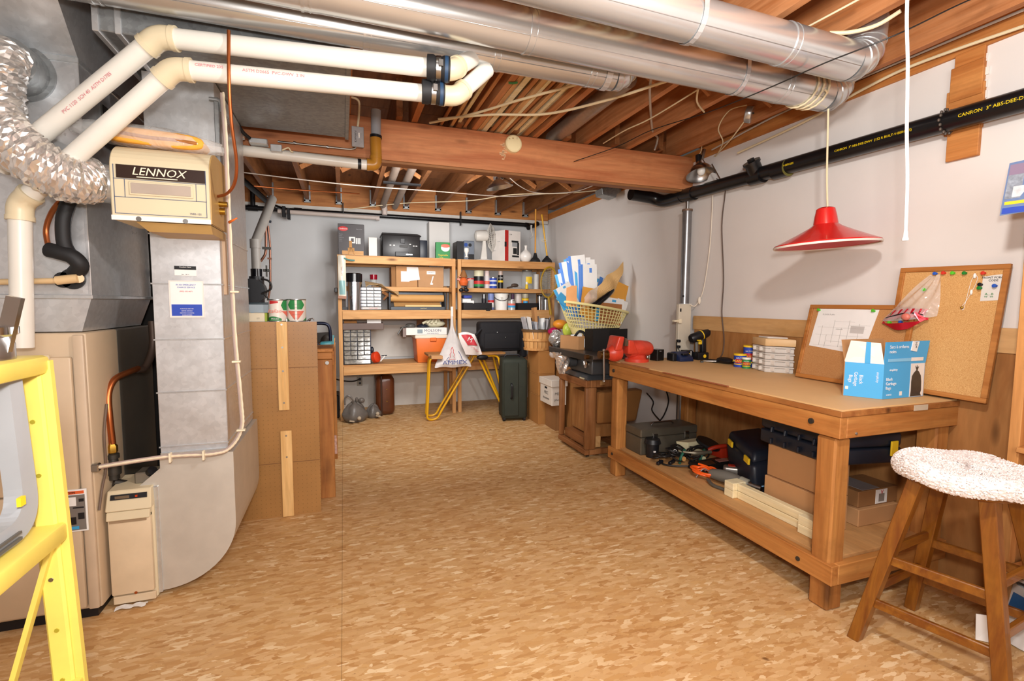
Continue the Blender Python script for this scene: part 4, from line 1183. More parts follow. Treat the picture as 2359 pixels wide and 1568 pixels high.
# black rubber hose fittings on the plenum
t = Thing('coolant_lines', 'black insulated refrigerant hose and copper line curling on the plenum front', 'hose', (-1.05, 2.34, 1.4))
t.part('insulated_hose', MB().tube(spline([((-0.979,2.34,1.679)), ((-0.997,2.33,1.607)), ((-0.999,2.33,1.517)), ((-0.979,2.33,1.468))], 6), .024, 14), BLACKR)
t.part('bend', MB().tube(spline([((-1.048,2.33,1.49)), ((-1.007,2.32,1.48)), ((-0.971,2.32,1.465)), ((-0.954,2.33,1.433)), ((-0.985,2.36,1.404))], 6), .028, 14), BLACKR)
t.part('copper_line', MB().tube(spline([((-1.011,2.36,1.687)), ((-1.041,2.35,1.631)), ((-1.061,2.35,1.565)), ((-1.052,2.34,1.499))], 6), .009, 8), COPPER)
t.part('wall_ring', MB().lathe([(.040, 0), (.040, -.012), (.026, -.012)], V(*((-0.998,2.38,1.384))), 24, (0, 1, 0)).lathe([(.030, 0), (.030, -.012), (.02, -.012)], V(*((-1.028,2.38,1.379))), 24, (0, 1, 0)), BLACKR)
t = Thing('condensate_pipe', 'tan condensate pipe running across the plenum to a round fitting', 'pipe', (-1.2, 2.30, 1.4))
t.part('pipe', MB().cyl((-1.247,2.33,1.364), (-1.017,2.33,1.375), .011, n=12), mat('tan_pvc', '#d9b98a', .4))
t.part('fitting', MB().cyl((-1.03,2.33,1.375), (-0.963,2.33,1.385), .017, n=14).cyl((-0.963,2.33,1.385), (-0.981,2.38,1.386), .018, n=14), mat('tan_pvc', '#d9b98a'))

single('gap_filler', 'dark flue block added to darken the gap between the plenum and the return duct', 'filler', MB().box(-1.55, -1.0, 3.3, 3.55, 0, 2.45), mat('dark_filler', '#1c1612', .7), bev=.004)  # added dark block so the gap behind the furnace reads black
# hardboard cabinet left of centre
t = Thing('pegboard_cabinet', 'brown hardboard cabinet back with two pine battens, standing right of the duct', 'cabinet', (-.37, 3.25, 0))
t.part('back_panel', MB().box(-.85, -.152, 3.150, 3.158, .0, 1.180), pegmat('pegboard_brown', '#a27540'), 'drilled hardboard sheet')
t.part('carcass', MB().box(-.84, -.165, 3.160, 3.325, .0, 1.172), W_PLYD)
t.part('batten', MB().box(-.372, -.314, 3.132, 3.150, .655, 1.182), W_STRIP, 'upper pine batten', bev=.002)
t.part('batten', MB().box(-.368, -.306, 3.132, 3.150, .002, .530), W_STRIP, 'lower pine batten', bev=.002)
for q in ((-.343, 1.165), (-.343, 1.03), (-.343, .89), (-.343, .70), (-.337, .50), (-.337, .37)):
    t.part('screw', MB().cyl((q[0], 3.131, q[1]), (q[0], 3.134, q[1]), .006, n=8), STEEL)
t.part('sheet_joint', MB().box(-.85, -.155, 3.1485, 3.150, .905, .908).box(-.85, -.155, 3.1485, 3.150, .330, .333), mat('joint_brown', '#7a5230', .7), kind='stuff')

# workbench behind the cabinet
t = Thing('old_workbench', 'end of a wooden bench behind the hardboard cabinet', 'bench', (-.5, 3.8, 0))
t.part('leg', MB().box(-.172, -.072, 3.36, 3.40, 0, .925), W_BENCH_Z, bev=.003)
t.part('leg', MB().box(-.10, -.066, 4.2, 4.29, 0, .925), W_BENCH_Z, bev=.003)
t.part('top_board', MB().box(-1.2, -.068, 3.345, 4.35, .975, .998), W_BENCH_Y, bev=.003)
t.part('apron', MB().box(-1.2, -.075, 3.36, 3.395, .928, .973), W_BENCH_X, bev=.003)
t.part('side_rail', MB().box(-.10, -.064, 3.42, 4.18, .88, .973), W_BENCH_Y, bev=.003)
t.part('bolt', MB().cyl((-.105, 3.345, .905), (-.105, 3.362, .905), .012, n=10), STEEL)

# on the cabinet and bench
def tin(label, c, r, h, kind):
    t = Thing('tin', label, 'tin', c)
    c = V(*c)
    t.part('body', MB().cyl(c, c + V(0, 0, h), r, n=32), mat('tin_white', '#ece4d8', .35))
    t.part('rim', MB().lathe([(r, h - .004), (r + .003, h - .001), (r + .003, h + .003), (r - .004, h + .003), (r - .006, h - .006)], c, 32).lathe([(r, 0), (r + .002, .001), (r + .002, .004), (r, .005)], c, 32), STEEL)
    def arc(a0, a1, z0, z1, m, nm, rr=.0012, fn=None):
        g = MB()
        def f(u, v):
            a = -PI / 2 + a0 + (a1 - a0) * u
            zz = z0 + (z1 - z0) * v
            if fn: zz = fn(u, v, z0, z1)
            return c + V((r + rr) * math.cos(a), (r + rr) * math.sin(a), zz)
        g.grid(f, 14, 3)
        t.part(nm, g, m)
    if kind == 0:
        arc(-.9, .15, h * .80, h * .97, REDP, 'label_block', fn=lambda u, v, a, b: a + (b - a) * v * (1 - .5 * u) + (b - a) * .3 * u)
        arc(.45, 1.4, h * .52, h * .97, GREEN, 'green_wedge', fn=lambda u, v, a, b: a + (b - a) * (v if u > .3 else .5 + (v - .5) * u / .3))
        arc(.5, 1.5, h * .16, h * .48, SALMON, 'red_wedge', fn=lambda u, v, a, b: b - (b - a) * (1 - v) * u)
        arc(-1.4, .5, .006, h * .24, GREEN, 'green_base', fn=lambda u, v, a, b: a + (b - a) * v * math.sin(PI * min(1, .15 + .7 * u)))
        t.text('Italian', r * .62, SALMON, c + V(-r * .25, -r - .002, h * .48), shear=.3)
        t.text('PEELED', r * .26, PAPER, c + V(-r * .2, -r - .0025, h * .13))
    else:
        for s_ in (-1, 1):
            arc(s_ * .12, s_ * 1.0, h * .55, h * .97, GREEN, 'green_wedge', fn=lambda u, v, a, b: a + (b - a) * (v if u < .6 else .5 + (v - .5) * (1 - u) / .4))
            arc(s_ * .12, s_ * .95, h * .06, h * .48, SALMON, 'red_wedge', fn=lambda u, v, a, b: b - (b - a) * (1 - v) * (1 - u))
            arc(s_ * .75, s_ * 1.5, .006, h * .22, GREEN, 'green_base', fn=lambda u, v, a, b: a + (b - a) * v * u)
        for k in range(5):
            t.part('mark', MB().box(c.x - .02, c.x + .02, c.y - r - .003, c.y - r, c.z + h * (.15 + .16 * k), c.z + h * (.155 + .16 * k)), DARKIRON)
    return t


tin('tall tin with a red script label, left of two on the hardboard cabinet', (-.372, 3.235, 1.18), .050, .130, 0)
tin('tall tin with green and red wedges, right of two on the hardboard cabinet', (-.268, 3.240, 1.18), .052, .132, 1)
single('wing_nut', 'small grey wing nut between the two tins', 'wing nut', MB().box(-.325, -.319, 3.21, 3.23, 1.18, 1.196).ball((-.322, 3.22, 1.186), .008, 8, 6), STEEL)
single('wing_bolt', 'small steel wing bolt right of the tins', 'wing bolt', MB().ball((-.197, 3.24, 1.188), .008, 8, 6).tube(spline([(-.212, 3.24, 1.181), (-.20, 3.24, 1.192), (-.176, 3.24, 1.196), (-.172, 3.24, 1.184)], 4), .003), STEEL)
t = Thing('cardboard_carton', 'small cream carton with a green end on the cabinet', 'carton', (-.49, 3.23, 1.18))
t.part('body', MB().box(-.545, -.440, 3.20, 3.28, 1.18, 1.232), mat('cream_card', '#e6d9bc', .6), bev=.002)
t.part('end_flap', MB().box(-.4395, -.428, 3.20, 3.28, 1.18, 1.232), mat('lime_print', '#9aac3c', .6), bev=.002)
t.text('60', .016, mat('grey_print', '#a0a08c', .6), (-.475, 3.1995, 1.20))
t = Thing('label_box', 'grey blue box with black lid behind the cream carton', 'box', (-.47, 3.31, 1.18))
t.part('body', MB().box(-.545, -.418, 3.285, 3.36, 1.18, 1.282), mat('blue_grey_card', '#a8b4bc', .5), bev=.002)
t.part('lid', MB().box(-.548, -.415, 3.283, 3.362, 1.282, 1.294), mat('dark_teal', '#1c3038', .4), bev=.002)
t.part('print', MB().box(-.525, -.510, 3.283, 3.285, 1.22, 1.233), BLUE)
t = Thing('spray_can', 'black and teal can with a bright highlight at the left end of the cabinet', 'can', (-.575, 3.30, 1.18))
t.part('body', MB().cyl((-.575, 3.30, 1.18), (-.575, 3.30, 1.36), .034, n=24), mat('dark_teal_paint', '#12484a', .15, .5))
t.part('lid', MB().cyl((-.575, 3.30, 1.36), (-.575, 3.30, 1.415), .035, .030, n=24), mat('gloss_black', '#101014', .12))
t.text('GUARD', .022, PAPER, (-.545, 3.275, 1.26), (0, 0, 1), (-.7, -.7, 0))
t = Thing('yellow_can', 'yellow and black can in front of the teal can', 'can', (-.555, 3.18, 1.18))
c = V(-.575, 3.20, 1.18)
t.part('body', MB().cyl(c, c + V(0, 0, .115), .022, n=20), BLACK)
t.part('yellow_band', MB().cyl(c + V(0, 0, .005), c + V(0, 0, .05), .0225, n=20).cyl(c + V(0, 0, .095), c + V(0, 0, .116), .0225, n=20), YELP)
single('white_tub', 'white plastic tub behind the hose at the left end of the cabinet', 'tub', MB().box(-.66, -.60, 3.17, 3.24, 1.18, 1.225), WHITEP, bev=.006, seg=2)
# water heater blower and vent
t = Thing('water_heater', 'black blower of a water heater with a grey vent pipe rising to the ceiling', 'water heater', (-.62, 4.4, 0))
t.part('tank', MB().cyl((-.80, 4.55, 0), (-.80, 4.55, 1.22), .26, n=32), mat('tank_grey', '#8a8c90', .5))
b = V(*((-0.654,4.4,1.314)))
bl = t.part('blower', MB().cyl((b.x, 4.40, 1.22), (b.x, 4.40, 1.50), .055, n=24).cyl((b.x - .03, 4.33, 1.38), (b.x - .03, 4.46, 1.38), .10, n=24), BLACK)
t.part('neck', MB().cyl((b.x, 4.40, 1.50), (b.x, 4.40, 1.56), .042, n=20), mat('gloss_black', '#101014', .12), parent=bl)
t.part('knob', MB().box(b.x + .05, b.x + .10, 4.38, 4.42, 1.54, 1.56).box(b.x + .07, b.x + .078, 4.38, 4.42, 1.50, 1.59), DARKIRON, parent=bl)
t.part('hose_loop', MB().tube(spline([(b.x + .04, 4.33, 1.48), (b.x + .10, 4.33, 1.46), (b.x + .11, 4.33, 1.40), (b.x + .04, 4.33, 1.36)], 6), .008).tube(spline([(b.x + .06, 4.33, 1.36), (b.x + .12, 4.33, 1.28), (b.x + .19, 4.33, 1.22)], 6), .006), CORDB, parent=bl)
VP = mat('grey_vent_pvc', '#98948e', .45)
p1 = V(*((-0.655,4.4,1.765))); p2 = V(*((-0.6,4.4,2.015)))
t.part('vent_pipe', MB().cyl((b.x, 4.40, 1.56), p1, .034, n=20), VP)
t.part('vent_elbow', MB().cyl(p1 + V(0, 0, -.04), p1 + V(0, 0, .03), .040, n=20), VP)
t.part('vent_pipe', MB().tube([p1, p1 + (p2 - p1) * .95 + V(0, .2, 0), p2 + V(.02, .5, .2)], .037, 20), VP)
t = Thing('water_lines', 'thin copper water lines with valves down the back wall', 'pipe', (-.6, 4.8, 1.25))
t.part('line', MB().tube(rounded([((-0.623,4.8,2.119)), ((-0.629,4.8,1.811)), ((-0.635,4.8,1.716)), ((-0.678,4.8,1.65))], .03), .011, 8), mat('dull_copper', '#7a5444', .4, .7))
t.part('line', MB().tube(rounded([((-0.61,4.8,1.963)), ((-0.598,4.8,1.812)), ((-0.606,4.8,1.431)), ((-0.63,4.8,1.308))], .05), .009, 8), mat('dull_copper', '#7a5444'))
t.part('valve', MB().bar((-0.654,4.75,1.763), (-0.586,4.75,1.762), .02, .02), DARKIRON)
t.part('valve', MB().bar((-0.616,4.75,1.675), (-0.582,4.75,1.672), .014, .014), mat('dull_copper', '#7a5444'))
t.part('tag', MB().bar((-0.626,4.75,2.003), (-0.576,4.75,1.991), .012, .02), NAVY)
# hand truck and teal tool on the old bench
t = Thing('hand_truck', 'dark blue tube handle of a folded hand truck behind the cabinet', 'hand truck', (-.12, 3.9, 1.0))
hb = mat('dark_blue_tube', '#1b2238', .3, .4)
t.part('handle', MB().tube(rounded([((-0.269,3.8,1.142)), ((-0.123,3.8,1.144)), ((-0.094,3.8,1.118)), ((-0.091,3.8,0.965))], .04, 6), .012, 10), hb)
t.part('clutter', MB().bar((-0.208,3.9,1.017), (-0.105,3.9,1.022), .04, .10).ball((-0.18,3.85,0.963), (.05, .04, .04), 10, 6).ball((-0.122,3.85,1.007), (.04, .04, .05), 10, 6), mat('dark_clutter', '#2c2620', .6), kind='stuff')
t = Thing('teal_sander', 'teal plastic tool lying on the old bench behind the cabinet', 'tool', ((-0.118,3.7,0.956)))
TEAL = mat('teal_plastic', '#3f9aa8', .4)
t.part('body', MB().bar((-0.158,3.7,0.985), (-0.077,3.7,0.989), .08, .06), TEAL, bev=.01, seg=2)
t.part('handle', MB().bar((-0.074,3.7,0.973), (-0.07,3.7,1.061), .010, .012), TEAL)
t.part('hose', MB().ball((-0.179,3.65,0.98), (.03, .03, .035), 10, 6), NAVY)
single('red_white_bag', 'strip of a red and white printed bag leaning behind the bench post', 'bag', MB().bar((-0.075,3.5,0.382), (-0.072,3.5,0.253), .014, .03), mat('red_white', '#c8a090', .6, var=.3, vs=60), bev=.002)

# ================================================================ yellow stepladder
t = Thing('stepladder', 'yellow steel stepladder at the left edge, lamp on top', 'ladder', (-.62, .95, 0))
def rail(x0, x1, y, zt, w_, d_):
    return MB().hexa([(x1 - w_, y - d_, 0), (x1, y - d_, 0), (x1, y, 0), (x1 - w_, y, 0)], [(x0 - w_, y - d_, zt), (x0, y - d_, zt), (x0, y, zt), (x0 - w_, y, zt)])
for y in (1.12, .76):
    r_ = t.part('front_rail', rail(-.522, -.482, y, 1.19, .034, .018), YELLOW, bev=.004)
    t.part('rail_flange', rail(-.509, -.469, y + .002, 1.19, .013, .012), YELLOW, parent=r_)
    for k in range(9):
        z = .28 + .10 * k
        x = -.482 - .040 * z / 1.19 - .017
        t.part('rivet', MB().cyl((x, y - .0195, z), (x, y - .016, z), .004, n=8), mat('rivet_dull', '#a89a30', .4, .3) if k != 5 else STEEL, parent=r_)
    t.part('rear_leg', MB().bar((-.60, y - .01, 1.16), (-.86, y - .01, 0), .022, .016), YELLOW)
    t.part('diagonal_brace', MB().bar((-.515, y - .022, .86), (-.60, y - .022, .56), .016, .008), YELLOW)
t.part('top_cap', MB().box(-.635, -.512, .72, 1.125, 1.165, 1.20), YELLOW, bev=.010, seg=2)
for z, xo in ((.885, -.506), (.575, -.496), (.265, -.486)):
    t.part('step', MB().box(xo - .12, xo + .006, .745, 1.115, z - .035, z), YELLOW, bev=.006, seg=2)
t = Thing('work_light', 'aluminium work lamp lying on top of the yellow stepladder', 'lamp', (-.59, 1.05, 1.20))
c = V(-.598, 1.04, 1.245)
t.part('reflector', MB().lathe([(.070, -.045), (.070, -.02), (.066, .0), (.045, .03)], c, 32, (0, 0, 1)), mat('spun_aluminium', '#c8c6c4'))
t.part('rim', MB().lathe([(.070, -.006), (.076, -.002), (.076, .010), (.068, .012)], c, 32, (0, 0, 1)), CHROME)
t.part('socket', MB().bar(c + V(-.06, -.02, .02), c + V(.035, .0, .075), .05, .035), mat('dark_grey_metal', '#5a564c', .5, .5), bev=.006)
t.part('bracket', MB().bar(c + V(.06, .0, -.03), c + V(.082, 0, .06), .012, .02), CHROME)
t.part('arm', MB().bar(c + V(-.12, 0, .02), c + V(-.03, 0, .10), .03, .02), GALVB)

# grey plastic frame on the ladder step
t = Thing('plastic_hoop', 'grey plastic frame with rounded corners standing on the ladder step', 'frame', (-.56, .92, .885))
G = []
for y, z in ((.60, 1.135), (1.085, 1.155), (1.085, .895), (.60, .895)):
    G.append((y, z))
outer = rounded([(0, y, z) for y, z in ((.80, 1.155), (1.085, 1.155), (1.085, .892), (.70, .892))], .055, 6)
inner = rounded([(0, y, z) for y, z in ((.80, 1.095), (1.035, 1.095), (1.035, .945), (.70, .945))], .035, 6)
loop = outer + inner[::-1]
mb = MB()
n = len(outer)
mb2 = MB()
outer = rounded([(0, y, z) for y, z in ((1.060, 1.165), (1.088, .892), (.62, .892))], .075, 8)
inner = rounded([(0, y, z) for y, z in ((1.034, 1.165), (1.052, .925), (.62, .925))], .05, 8)
n = len(outer)
for i in range(n - 1):
    o1, o2, i1, i2 = outer[i], outer[i + 1], inner[i], inner[i + 1]
    mb2.hexa([V(-.556, o1.y, o1.z), V(-.556, o2.y, o2.z), V(-.556, i2.y, i2.z), V(-.556, i1.y, i1.z)],
             [V(-.525, o1.y, o1.z), V(-.525, o2.y, o2.z), V(-.530, i2.y, i2.z), V(-.530, i1.y, i1.z)])
t.part('frame', mb2, GREYP)
t.part('yellow_sticker', MB().box(-.529, -.523, 1.028, 1.042, .95, .965), YELP)
t.part('lower_ridge', MB().box(-.524, -.520, .63, 1.02, .897, .902).box(-.524, -.520, .63, 1.02, .908, .912), DGREY)
single('chrome_dish', 'bright chrome dish edge at the far left behind the grey frame', 'dish', MB().lathe([(.0, 0), (.05, .005), (.062, .03), (.06, .032), (.045, .01), (.0, .008)], (-.70, 1.13, .90), 24, (.9, -.3, .2)), CHROME)
single('yellow_strap', 'yellow strap slanting behind the grey frame', 'strap', MB().bar((-.80, 1.22, 1.075), (-.665, 1.20, 1.02), .024, .005), mat('lime_yellow', '#d8d23c', .5))

# ================================================================ shelving against the back wall
ZT, ZM, Z3, Z4 = 1.805, 1.475, 1.212, .605
SY0, SY1 = 5.55, 6.08


def shelving(name, label, x0, x1, y0, y1, post_l, low_right):
    t = Thing(name, label, 'shelves', ((x0 + x1) / 2, (y0 + y1) / 2, 0))
    for (xa, xb, ya) in ((x0, x0 + .040, y0), (x0, x0 + .040, y1 - .04), (x1 - .040, x1, y0), (x1 - .040, x1, y1 - .04)):
        if post_l and xa == x0 and False: continue
        t.part('post', MB().box(xa, xb, ya, ya + .038, 0, ZT - .002), W_SHELF_Z, bev=.002)
    for z, h, yo, in ((ZT, .090, 0), (Z3, .100, 0), (Z4, .105, 0)):
        t.part('front_rail', MB().box(x0 + .042, x1 - (.042 if z != ZT else 0.0), y0 - .006, y0 + .032, z - h, z - .012), W_SHELF_X, bev=.002)
        t.part('shelf_board', MB().box(x0 + .002, x1 - .002, y0 + .034, y1, z - .016, z), W_SHELF_X, bev=.001)
        t.part('rear_rail', MB().box(x0 + .042, x1 - .042, y1 - .03, y1 - .002, z - h, z - .018), W_SHELF_X)
        t.part('end_rail', MB().box(x0 + .004, x0 + .040, y0 + .04, y1 - .045, z - h, z - .018), W_SHELF_Y)
        t.part('end_rail', MB().box(x1 - .040, x1 - .004, y0 + .04, y1 - .045, z - h, z - .018), W_SHELF_Y)
    t.part('half_shelf', MB().box(x0 + .30 * (1 - post_l) + .06, x1 - .045, y0 + .15, y1 - .05, ZM - .05, ZM), W_SHELF_X, bev=.002)
    t.part('half_shelf_end', MB().box(x1 - .040, x1 - .004, y0 + .04, y1 - .045, ZM - .055, ZM - .002), W_SHELF_Y)
    t.part('half_shelf_end', MB().box(x0 + .004, x0 + .040, y0 + .04, y1 - .045, ZM - .055, ZM - .002), W_SHELF_Y)
    return t


shelving('shelving_unit', 'left of two home-made pine shelving units on the back wall', -.05, 1.235, SY0, SY1, 0, 0)
shelving('shelving_unit', 'right of two home-made pine shelving units on the back wall', 1.27, 2.50, SY0 + .03, SY1 + .02, 1, 1)


def boxthing(name, label, cat, F, y0, y1, m, z=None, bev=.003, **k):
    x0, x1, z0, z1 = F
    t = Thing(name, label, cat, ((x0 + x1) / 2, (y0 + y1) / 2, z0 if z is None else z))
    t.dim = (x0, x1, z0 if z is None else z, z1)
    t.part('body', MB().box(x0, x1, y0, y1, z0 if z is None else z, z1), m, bev=bev, **k)
    return t


# --- top of the left unit
DK = mat('dark_print', '#3a3436', .45)
t = boxthing('frame_box', 'tall dark box with red label and easel picture, top left of the shelves', 'box', (-0.037,0.241,1.812,2.161), 5.75, 5.83, DK, ZT)
x0, x1, z0, z1 = t.dim
t.part('red_label', MB().ball((x0 + .055, 5.749, z1 - .055), (.052, .002, .026), 20, 6), REDP)
t.text('Sunbeam', .022, PAPER, (x0 + .055, 5.746, z1 - .055), shear=.2)
t.text('Memory box', .012, GREYP, (x1 - .055, 5.749, z1 - .055))
for k in range(5):
    t.text(('Displays', 'picture', 'frames and', 'albums', 'photos')[k], .011, GREYP, (x0 + .012, 5.749, z1 - .115 - .019 * k), align='LEFT')
t.part('printed_shelf', MB().box(x0 + .04, x1 - .012, 5.748, 5.75, z0 + .018, z0 + .062), W_SHELF_X)
t.part('printed_easel', MB().bar((x0 + .135, 5.747, z0 + .10), (x0 + .095, 5.747, z0 + .002), .008, .002, up=(0, 1, 0)).bar((x0 + .135, 5.747, z0 + .10), (x0 + .175, 5.747, z0 + .002), .008, .002, up=(0, 1, 0)).box(x0 + .10, x0 + .17, 5.746, 5.748, z0 + .05, z0 + .095).box(x0 + .115, x0 + .145, 5.746, 5.748, z0 + .09, z0 + .17), mat('easel_print', '#b8864a', .6), kind='stuff')
t.part('printed_picture', MB().box(x0 + .115, x0 + .18, 5.748, 5.75, z0 + .145, z0 + .215), PAPER)
for k in range(3):
    t.part('printed_book', MB().box(x0 + .187 + .018 * k, x0 + .200 + .018 * k, 5.748, 5.75, z0 + .14, z0 + .205), PAPER)
t.part('picture_core', MB().box(x0 + .135, x0 + .165, 5.747, 5.7485, z0 + .16, z0 + .2), DK)
t = boxthing('white_carton', 'narrow white carton beside the black printer on the top shelf', 'carton', (0.285,0.375,1.814,2.022), 5.72, 5.80, WHITE, ZT)
t.part('side_panel', MB().box(t.dim[1], t.dim[1] + .002, 5.722, 5.95, ZT + .002, t.dim[3]), BLACK)
# printer
x0, x1, z0, z1 = 0.429,0.941,1.831,2.077
t = Thing('printer', 'black inkjet printer on the top shelf of the left unit', 'printer', ((x0 + x1) / 2, 5.8, ZT))
BP = mat('printer_black', '#262526', .35, var=.08)
t.part('body', MB().box(x0, x1 - .09, 5.68, 6.0, ZT, z1 - .02), BP, bev=.012, seg=2)
t.part('side_pod', MB().box(x1 - .09, x1, 5.72, 6.0, ZT, z1 - .06), NAVY, bev=.008, seg=2)
t.part('scanner_lid', MB().hexa([(x0 - .008, 5.675, z1 - .022), (x1 - .07, 5.675, z1 - .022), (x1 - .06, 6.0, z1 - .022), (x0 - .008, 6.0, z1 - .022)], [(x0, 5.68, z1), (x1 - .12, 5.68, z1), (x1 - .10, 5.99, z1), (x0, 5.99, z1)]), BP, bev=.004)
t.part('tray', MB().box(x0 + .14, x1 - .22, 5.655, 5.68, ZT + .012, ZT + .062), BLACK, bev=.004)
t.part('display', MB().box(x0 + .20, x0 + .25, 5.674, 5.681, ZT + .16, ZT + .215), BLACK, bev=.003)
t.part('slot', MB().box(x0 + .19, x0 + .28, 5.674, 5.681, ZT + .115, ZT + .14), mat('slot_grey', '#343230', .5), bev=.002)
for q in (.08, .12, .30, .34, .37):
    t.part('key', MB().box(x0 + q, x0 + q + .018, 5.674, 5.681, ZT + .130 + (.018 if q in (.30,) else 0), ZT + .140 + (.018 if q in (.30,) else 0)), WHITEP)
t.part('tray_lamps', MB().box(x0 + .26, x0 + .33, 5.650, 5.656, ZT + .03, ZT + .04), STEEL)
t = boxthing('soup_box', 'green dry soup box with a red and white bowl on the top shelf', 'box', (1.033,1.2,1.831,1.999), 5.68, 5.73, GREEN, ZT)
x0, x1, z0, z1 = t.dim
t.part('bowl', MB().ball(((x0 + x1) / 2 + .028, 5.679, z1 - .065), (.052, .002, .042), 16, 8), WHITEP)
t.part('filling', MB().ball(((x0 + x1) / 2 + .028, 5.678, z1 - .042), (.053, .002, .022), 16, 6), SALMON)
t.text('Vegetable', .030, YELP, ((x0 + x1) / 2, 5.678, z0 + .045))
t.text('Soup', .022, YELP, ((x0 + x1) / 2 - .02, 5.678, z0 + .018))
# --- top of the right unit
x0, x1, z0, z1 = 1.289,1.5,1.833,2.033
t = Thing('computer_speaker', 'black desktop speaker with silver face and blue light', 'speaker', ((x0 + x1) / 2, 5.8, ZT))
t.part('case', MB().box(x0, x0 + .085, 5.72, 5.95, ZT, z1 - .008), BLACK, bev=.004)
t.part('face', MB().box(x0 + .083, x1, 5.70, 5.95, ZT, z1), mat('silver_face', '#7c8694', .3, .4), bev=.006)
t.part('blue_knob', MB().cyl((x0 + .105, 5.70, z1 - .05), (x0 + .105, 5.692, z1 - .05), .022, n=20), mat('blue_knob', '#2c4c94', .3))
t.part('driver', MB().cyl((x0 + .155, 5.70, z1 - .05), (x0 + .155, 5.692, z1 - .05), .020, n=20), BLACK)
t.part('glass_stem', MB().lathe([(.012, .04), (.028, .035), (.03, 0), (.02, -.02), (.01, -.05), (.028, -.075)], (x0 + .11, 5.69, z1 - .125), 14), WHITEP)
t.part('port', MB().box(x0 + .135, x1 - .005, 5.694, 5.70, ZT + .01, ZT + .07), BLACK, bev=.004)
# fan
t = Thing('desk_fan', 'white desk fan turned sideways on the top shelf', 'fan', ((1.686,5.8,1.858)))
FW = mat('fan_white', '#d6d2ca', .4)
b = V(*((1.642,5.8,1.857))); b.z = ZT
t.part('base', MB().lathe([(.125, 0), (.125, .012), (.10, .022), (.0, .026)], b, 28), FW)
t.part('column', MB().hexa([b + V(-.045, -.03, .02), b + V(.04, -.03, .02), b + V(.04, .03, .02), b + V(-.045, .03, .02)], [b + V(-.01, -.02, .25), b + V(.025, -.02, .25), b + V(.025, .02, .25), b + V(-.01, .02, .25)]), FW, bev=.006)
m0 = V(*((1.619,5.8,2.113)))
t.part('motor', MB().lathe([(.03, -.09), (.062, -.075), (.068, -.04), (.068, .05), (.055, .07)], m0, 24, (1, -.05, .06)), FW)
ax = V(1, -.35, .10).normalized(); g0 = V(*((1.759,5.84,2.093)))
cage = MB()
for k in range(44):
    a = 2 * PI * k / 44
    u, v_ = frame(ax)
    e = u * math.cos(a) + v_ * math.sin(a)
    cage.tube([g0 - ax * .055 + e * .03, g0 - ax * .05 + e * .10, g0 + e * .185, g0 + ax * .04 + e * .12, g0 + ax * .05 + e * .03], .0034, 4)
for r_, o_ in ((.185, 0), (.14, -.028), (.13, .038), (.04, .05)):
    u, v_ = frame(ax)
    cage.tube([g0 + ax * o_ + (u * math.cos(a * PI / 16) + v_ * math.sin(a * PI / 16)) * r_ for a in range(32)], .003, 5, closed=True)
t.part('cage', cage, FW, kind='stuff')
for k in range(3):
    u, v_ = frame(ax); a = 2 * PI * k / 3
    e = u * math.cos(a) + v_ * math.sin(a); s_ = ax.cross(e)
    t.part('blade', MB().add([g0 + e * .03 - s_ * .02, g0 + e * .16 - s_ * .06 + ax * .015, g0 + e * .165 + s_ * .05 - ax * .015, g0 + e * .04 + s_ * .02], [(0, 1, 2, 3)], True), mat('blade_grey', '#b8b4ac', .4), thick=.002)
# coffee maker carton
a = V(*((1.857,5.62,1.823))); l = V(*((1.747,5.8,1.844))); r_ = V(*((2.087,5.7,1.832)))
z1 = ((1.856,5.62,2.174))[2]
t = Thing('appliance_carton', 'white and red carton picturing a coffee maker', 'carton', (a.x, 5.75, ZT))
P4 = [(l.x, l.y), (a.x, a.y), (r_.x, r_.y), (l.x + r_.x - a.x, l.y + r_.y - a.y)]
CWH = mat('carton_white', '#dcd6d0', .55)
t.part('body', MB().hexa([(p[0], p[1], ZT) for p in P4], [(p[0], p[1], z1) for p in P4]), CWH, bev=.002)
dl = V(a.x - l.x, a.y - l.y, 0); dr = V(r_.x - a.x, r_.y - a.y, 0)
nl = V(0, 0, 1).cross(dl).normalized() * -.0015; nr = V(0, 0, 1).cross(dr).normalized() * -.0015
def facep(o, d, u0, u1, z0, z1, nrm, k=1.0):
    q = [o + d * u0, o + d * u1]
    return MB().hexa([q[0] + V(0, 0, z0), q[1] + V(0, 0, z0), q[1] + nrm * k + V(0, 0, z0), q[0] + nrm * k + V(0, 0, z0)], [q[0] + V(0, 0, z1), q[1] + V(0, 0, z1), q[1] + nrm * k + V(0, 0, z1), q[0] + nrm * k + V(0, 0, z1)])
ol = V(l.x, l.y, ZT); orr = V(a.x, a.y, ZT)
if nl.y > 0: nl = -nl
if nr.y > 0: nr = -nr
H_ = z1 - ZT
t.part('red_band', facep(orr, dr, 0.0, .22, .002, H_ - .002, nr), mat('deep_red_print', '#b0201c', .5))
t.part('dark_dot', facep(orr, dr, -.02, .10, H_ * .46, H_ * .62, nr, 1.6), BLACK)
cm = t.part('printed_machine', facep(orr, dr, .42, .86, H_ * .62, H_ * .68, nr), BLACK)
t.part('printed_tank', facep(orr, dr, .46, .78, H_ * .48, H_ * .62, nr), GREYP, parent=cm)
t.part('printed_side', facep(orr, dr, .78, .90, H_ * .22, H_ * .62, nr), BLACK, parent=cm)
t.part('printed_jug', facep(orr, dr, .52, .76, H_ * .24, H_ * .44, nr), BLACK, parent=cm)
t.part('printed_base', facep(orr, dr, .46, .90, H_ * .14, H_ * .20, nr), BLACK, parent=cm)
t.text('Coff', .022, DK, ol + dl * .2 + nl * 1.2 + V(0, 0, H_ * .88), dl, (0, 0, 1))
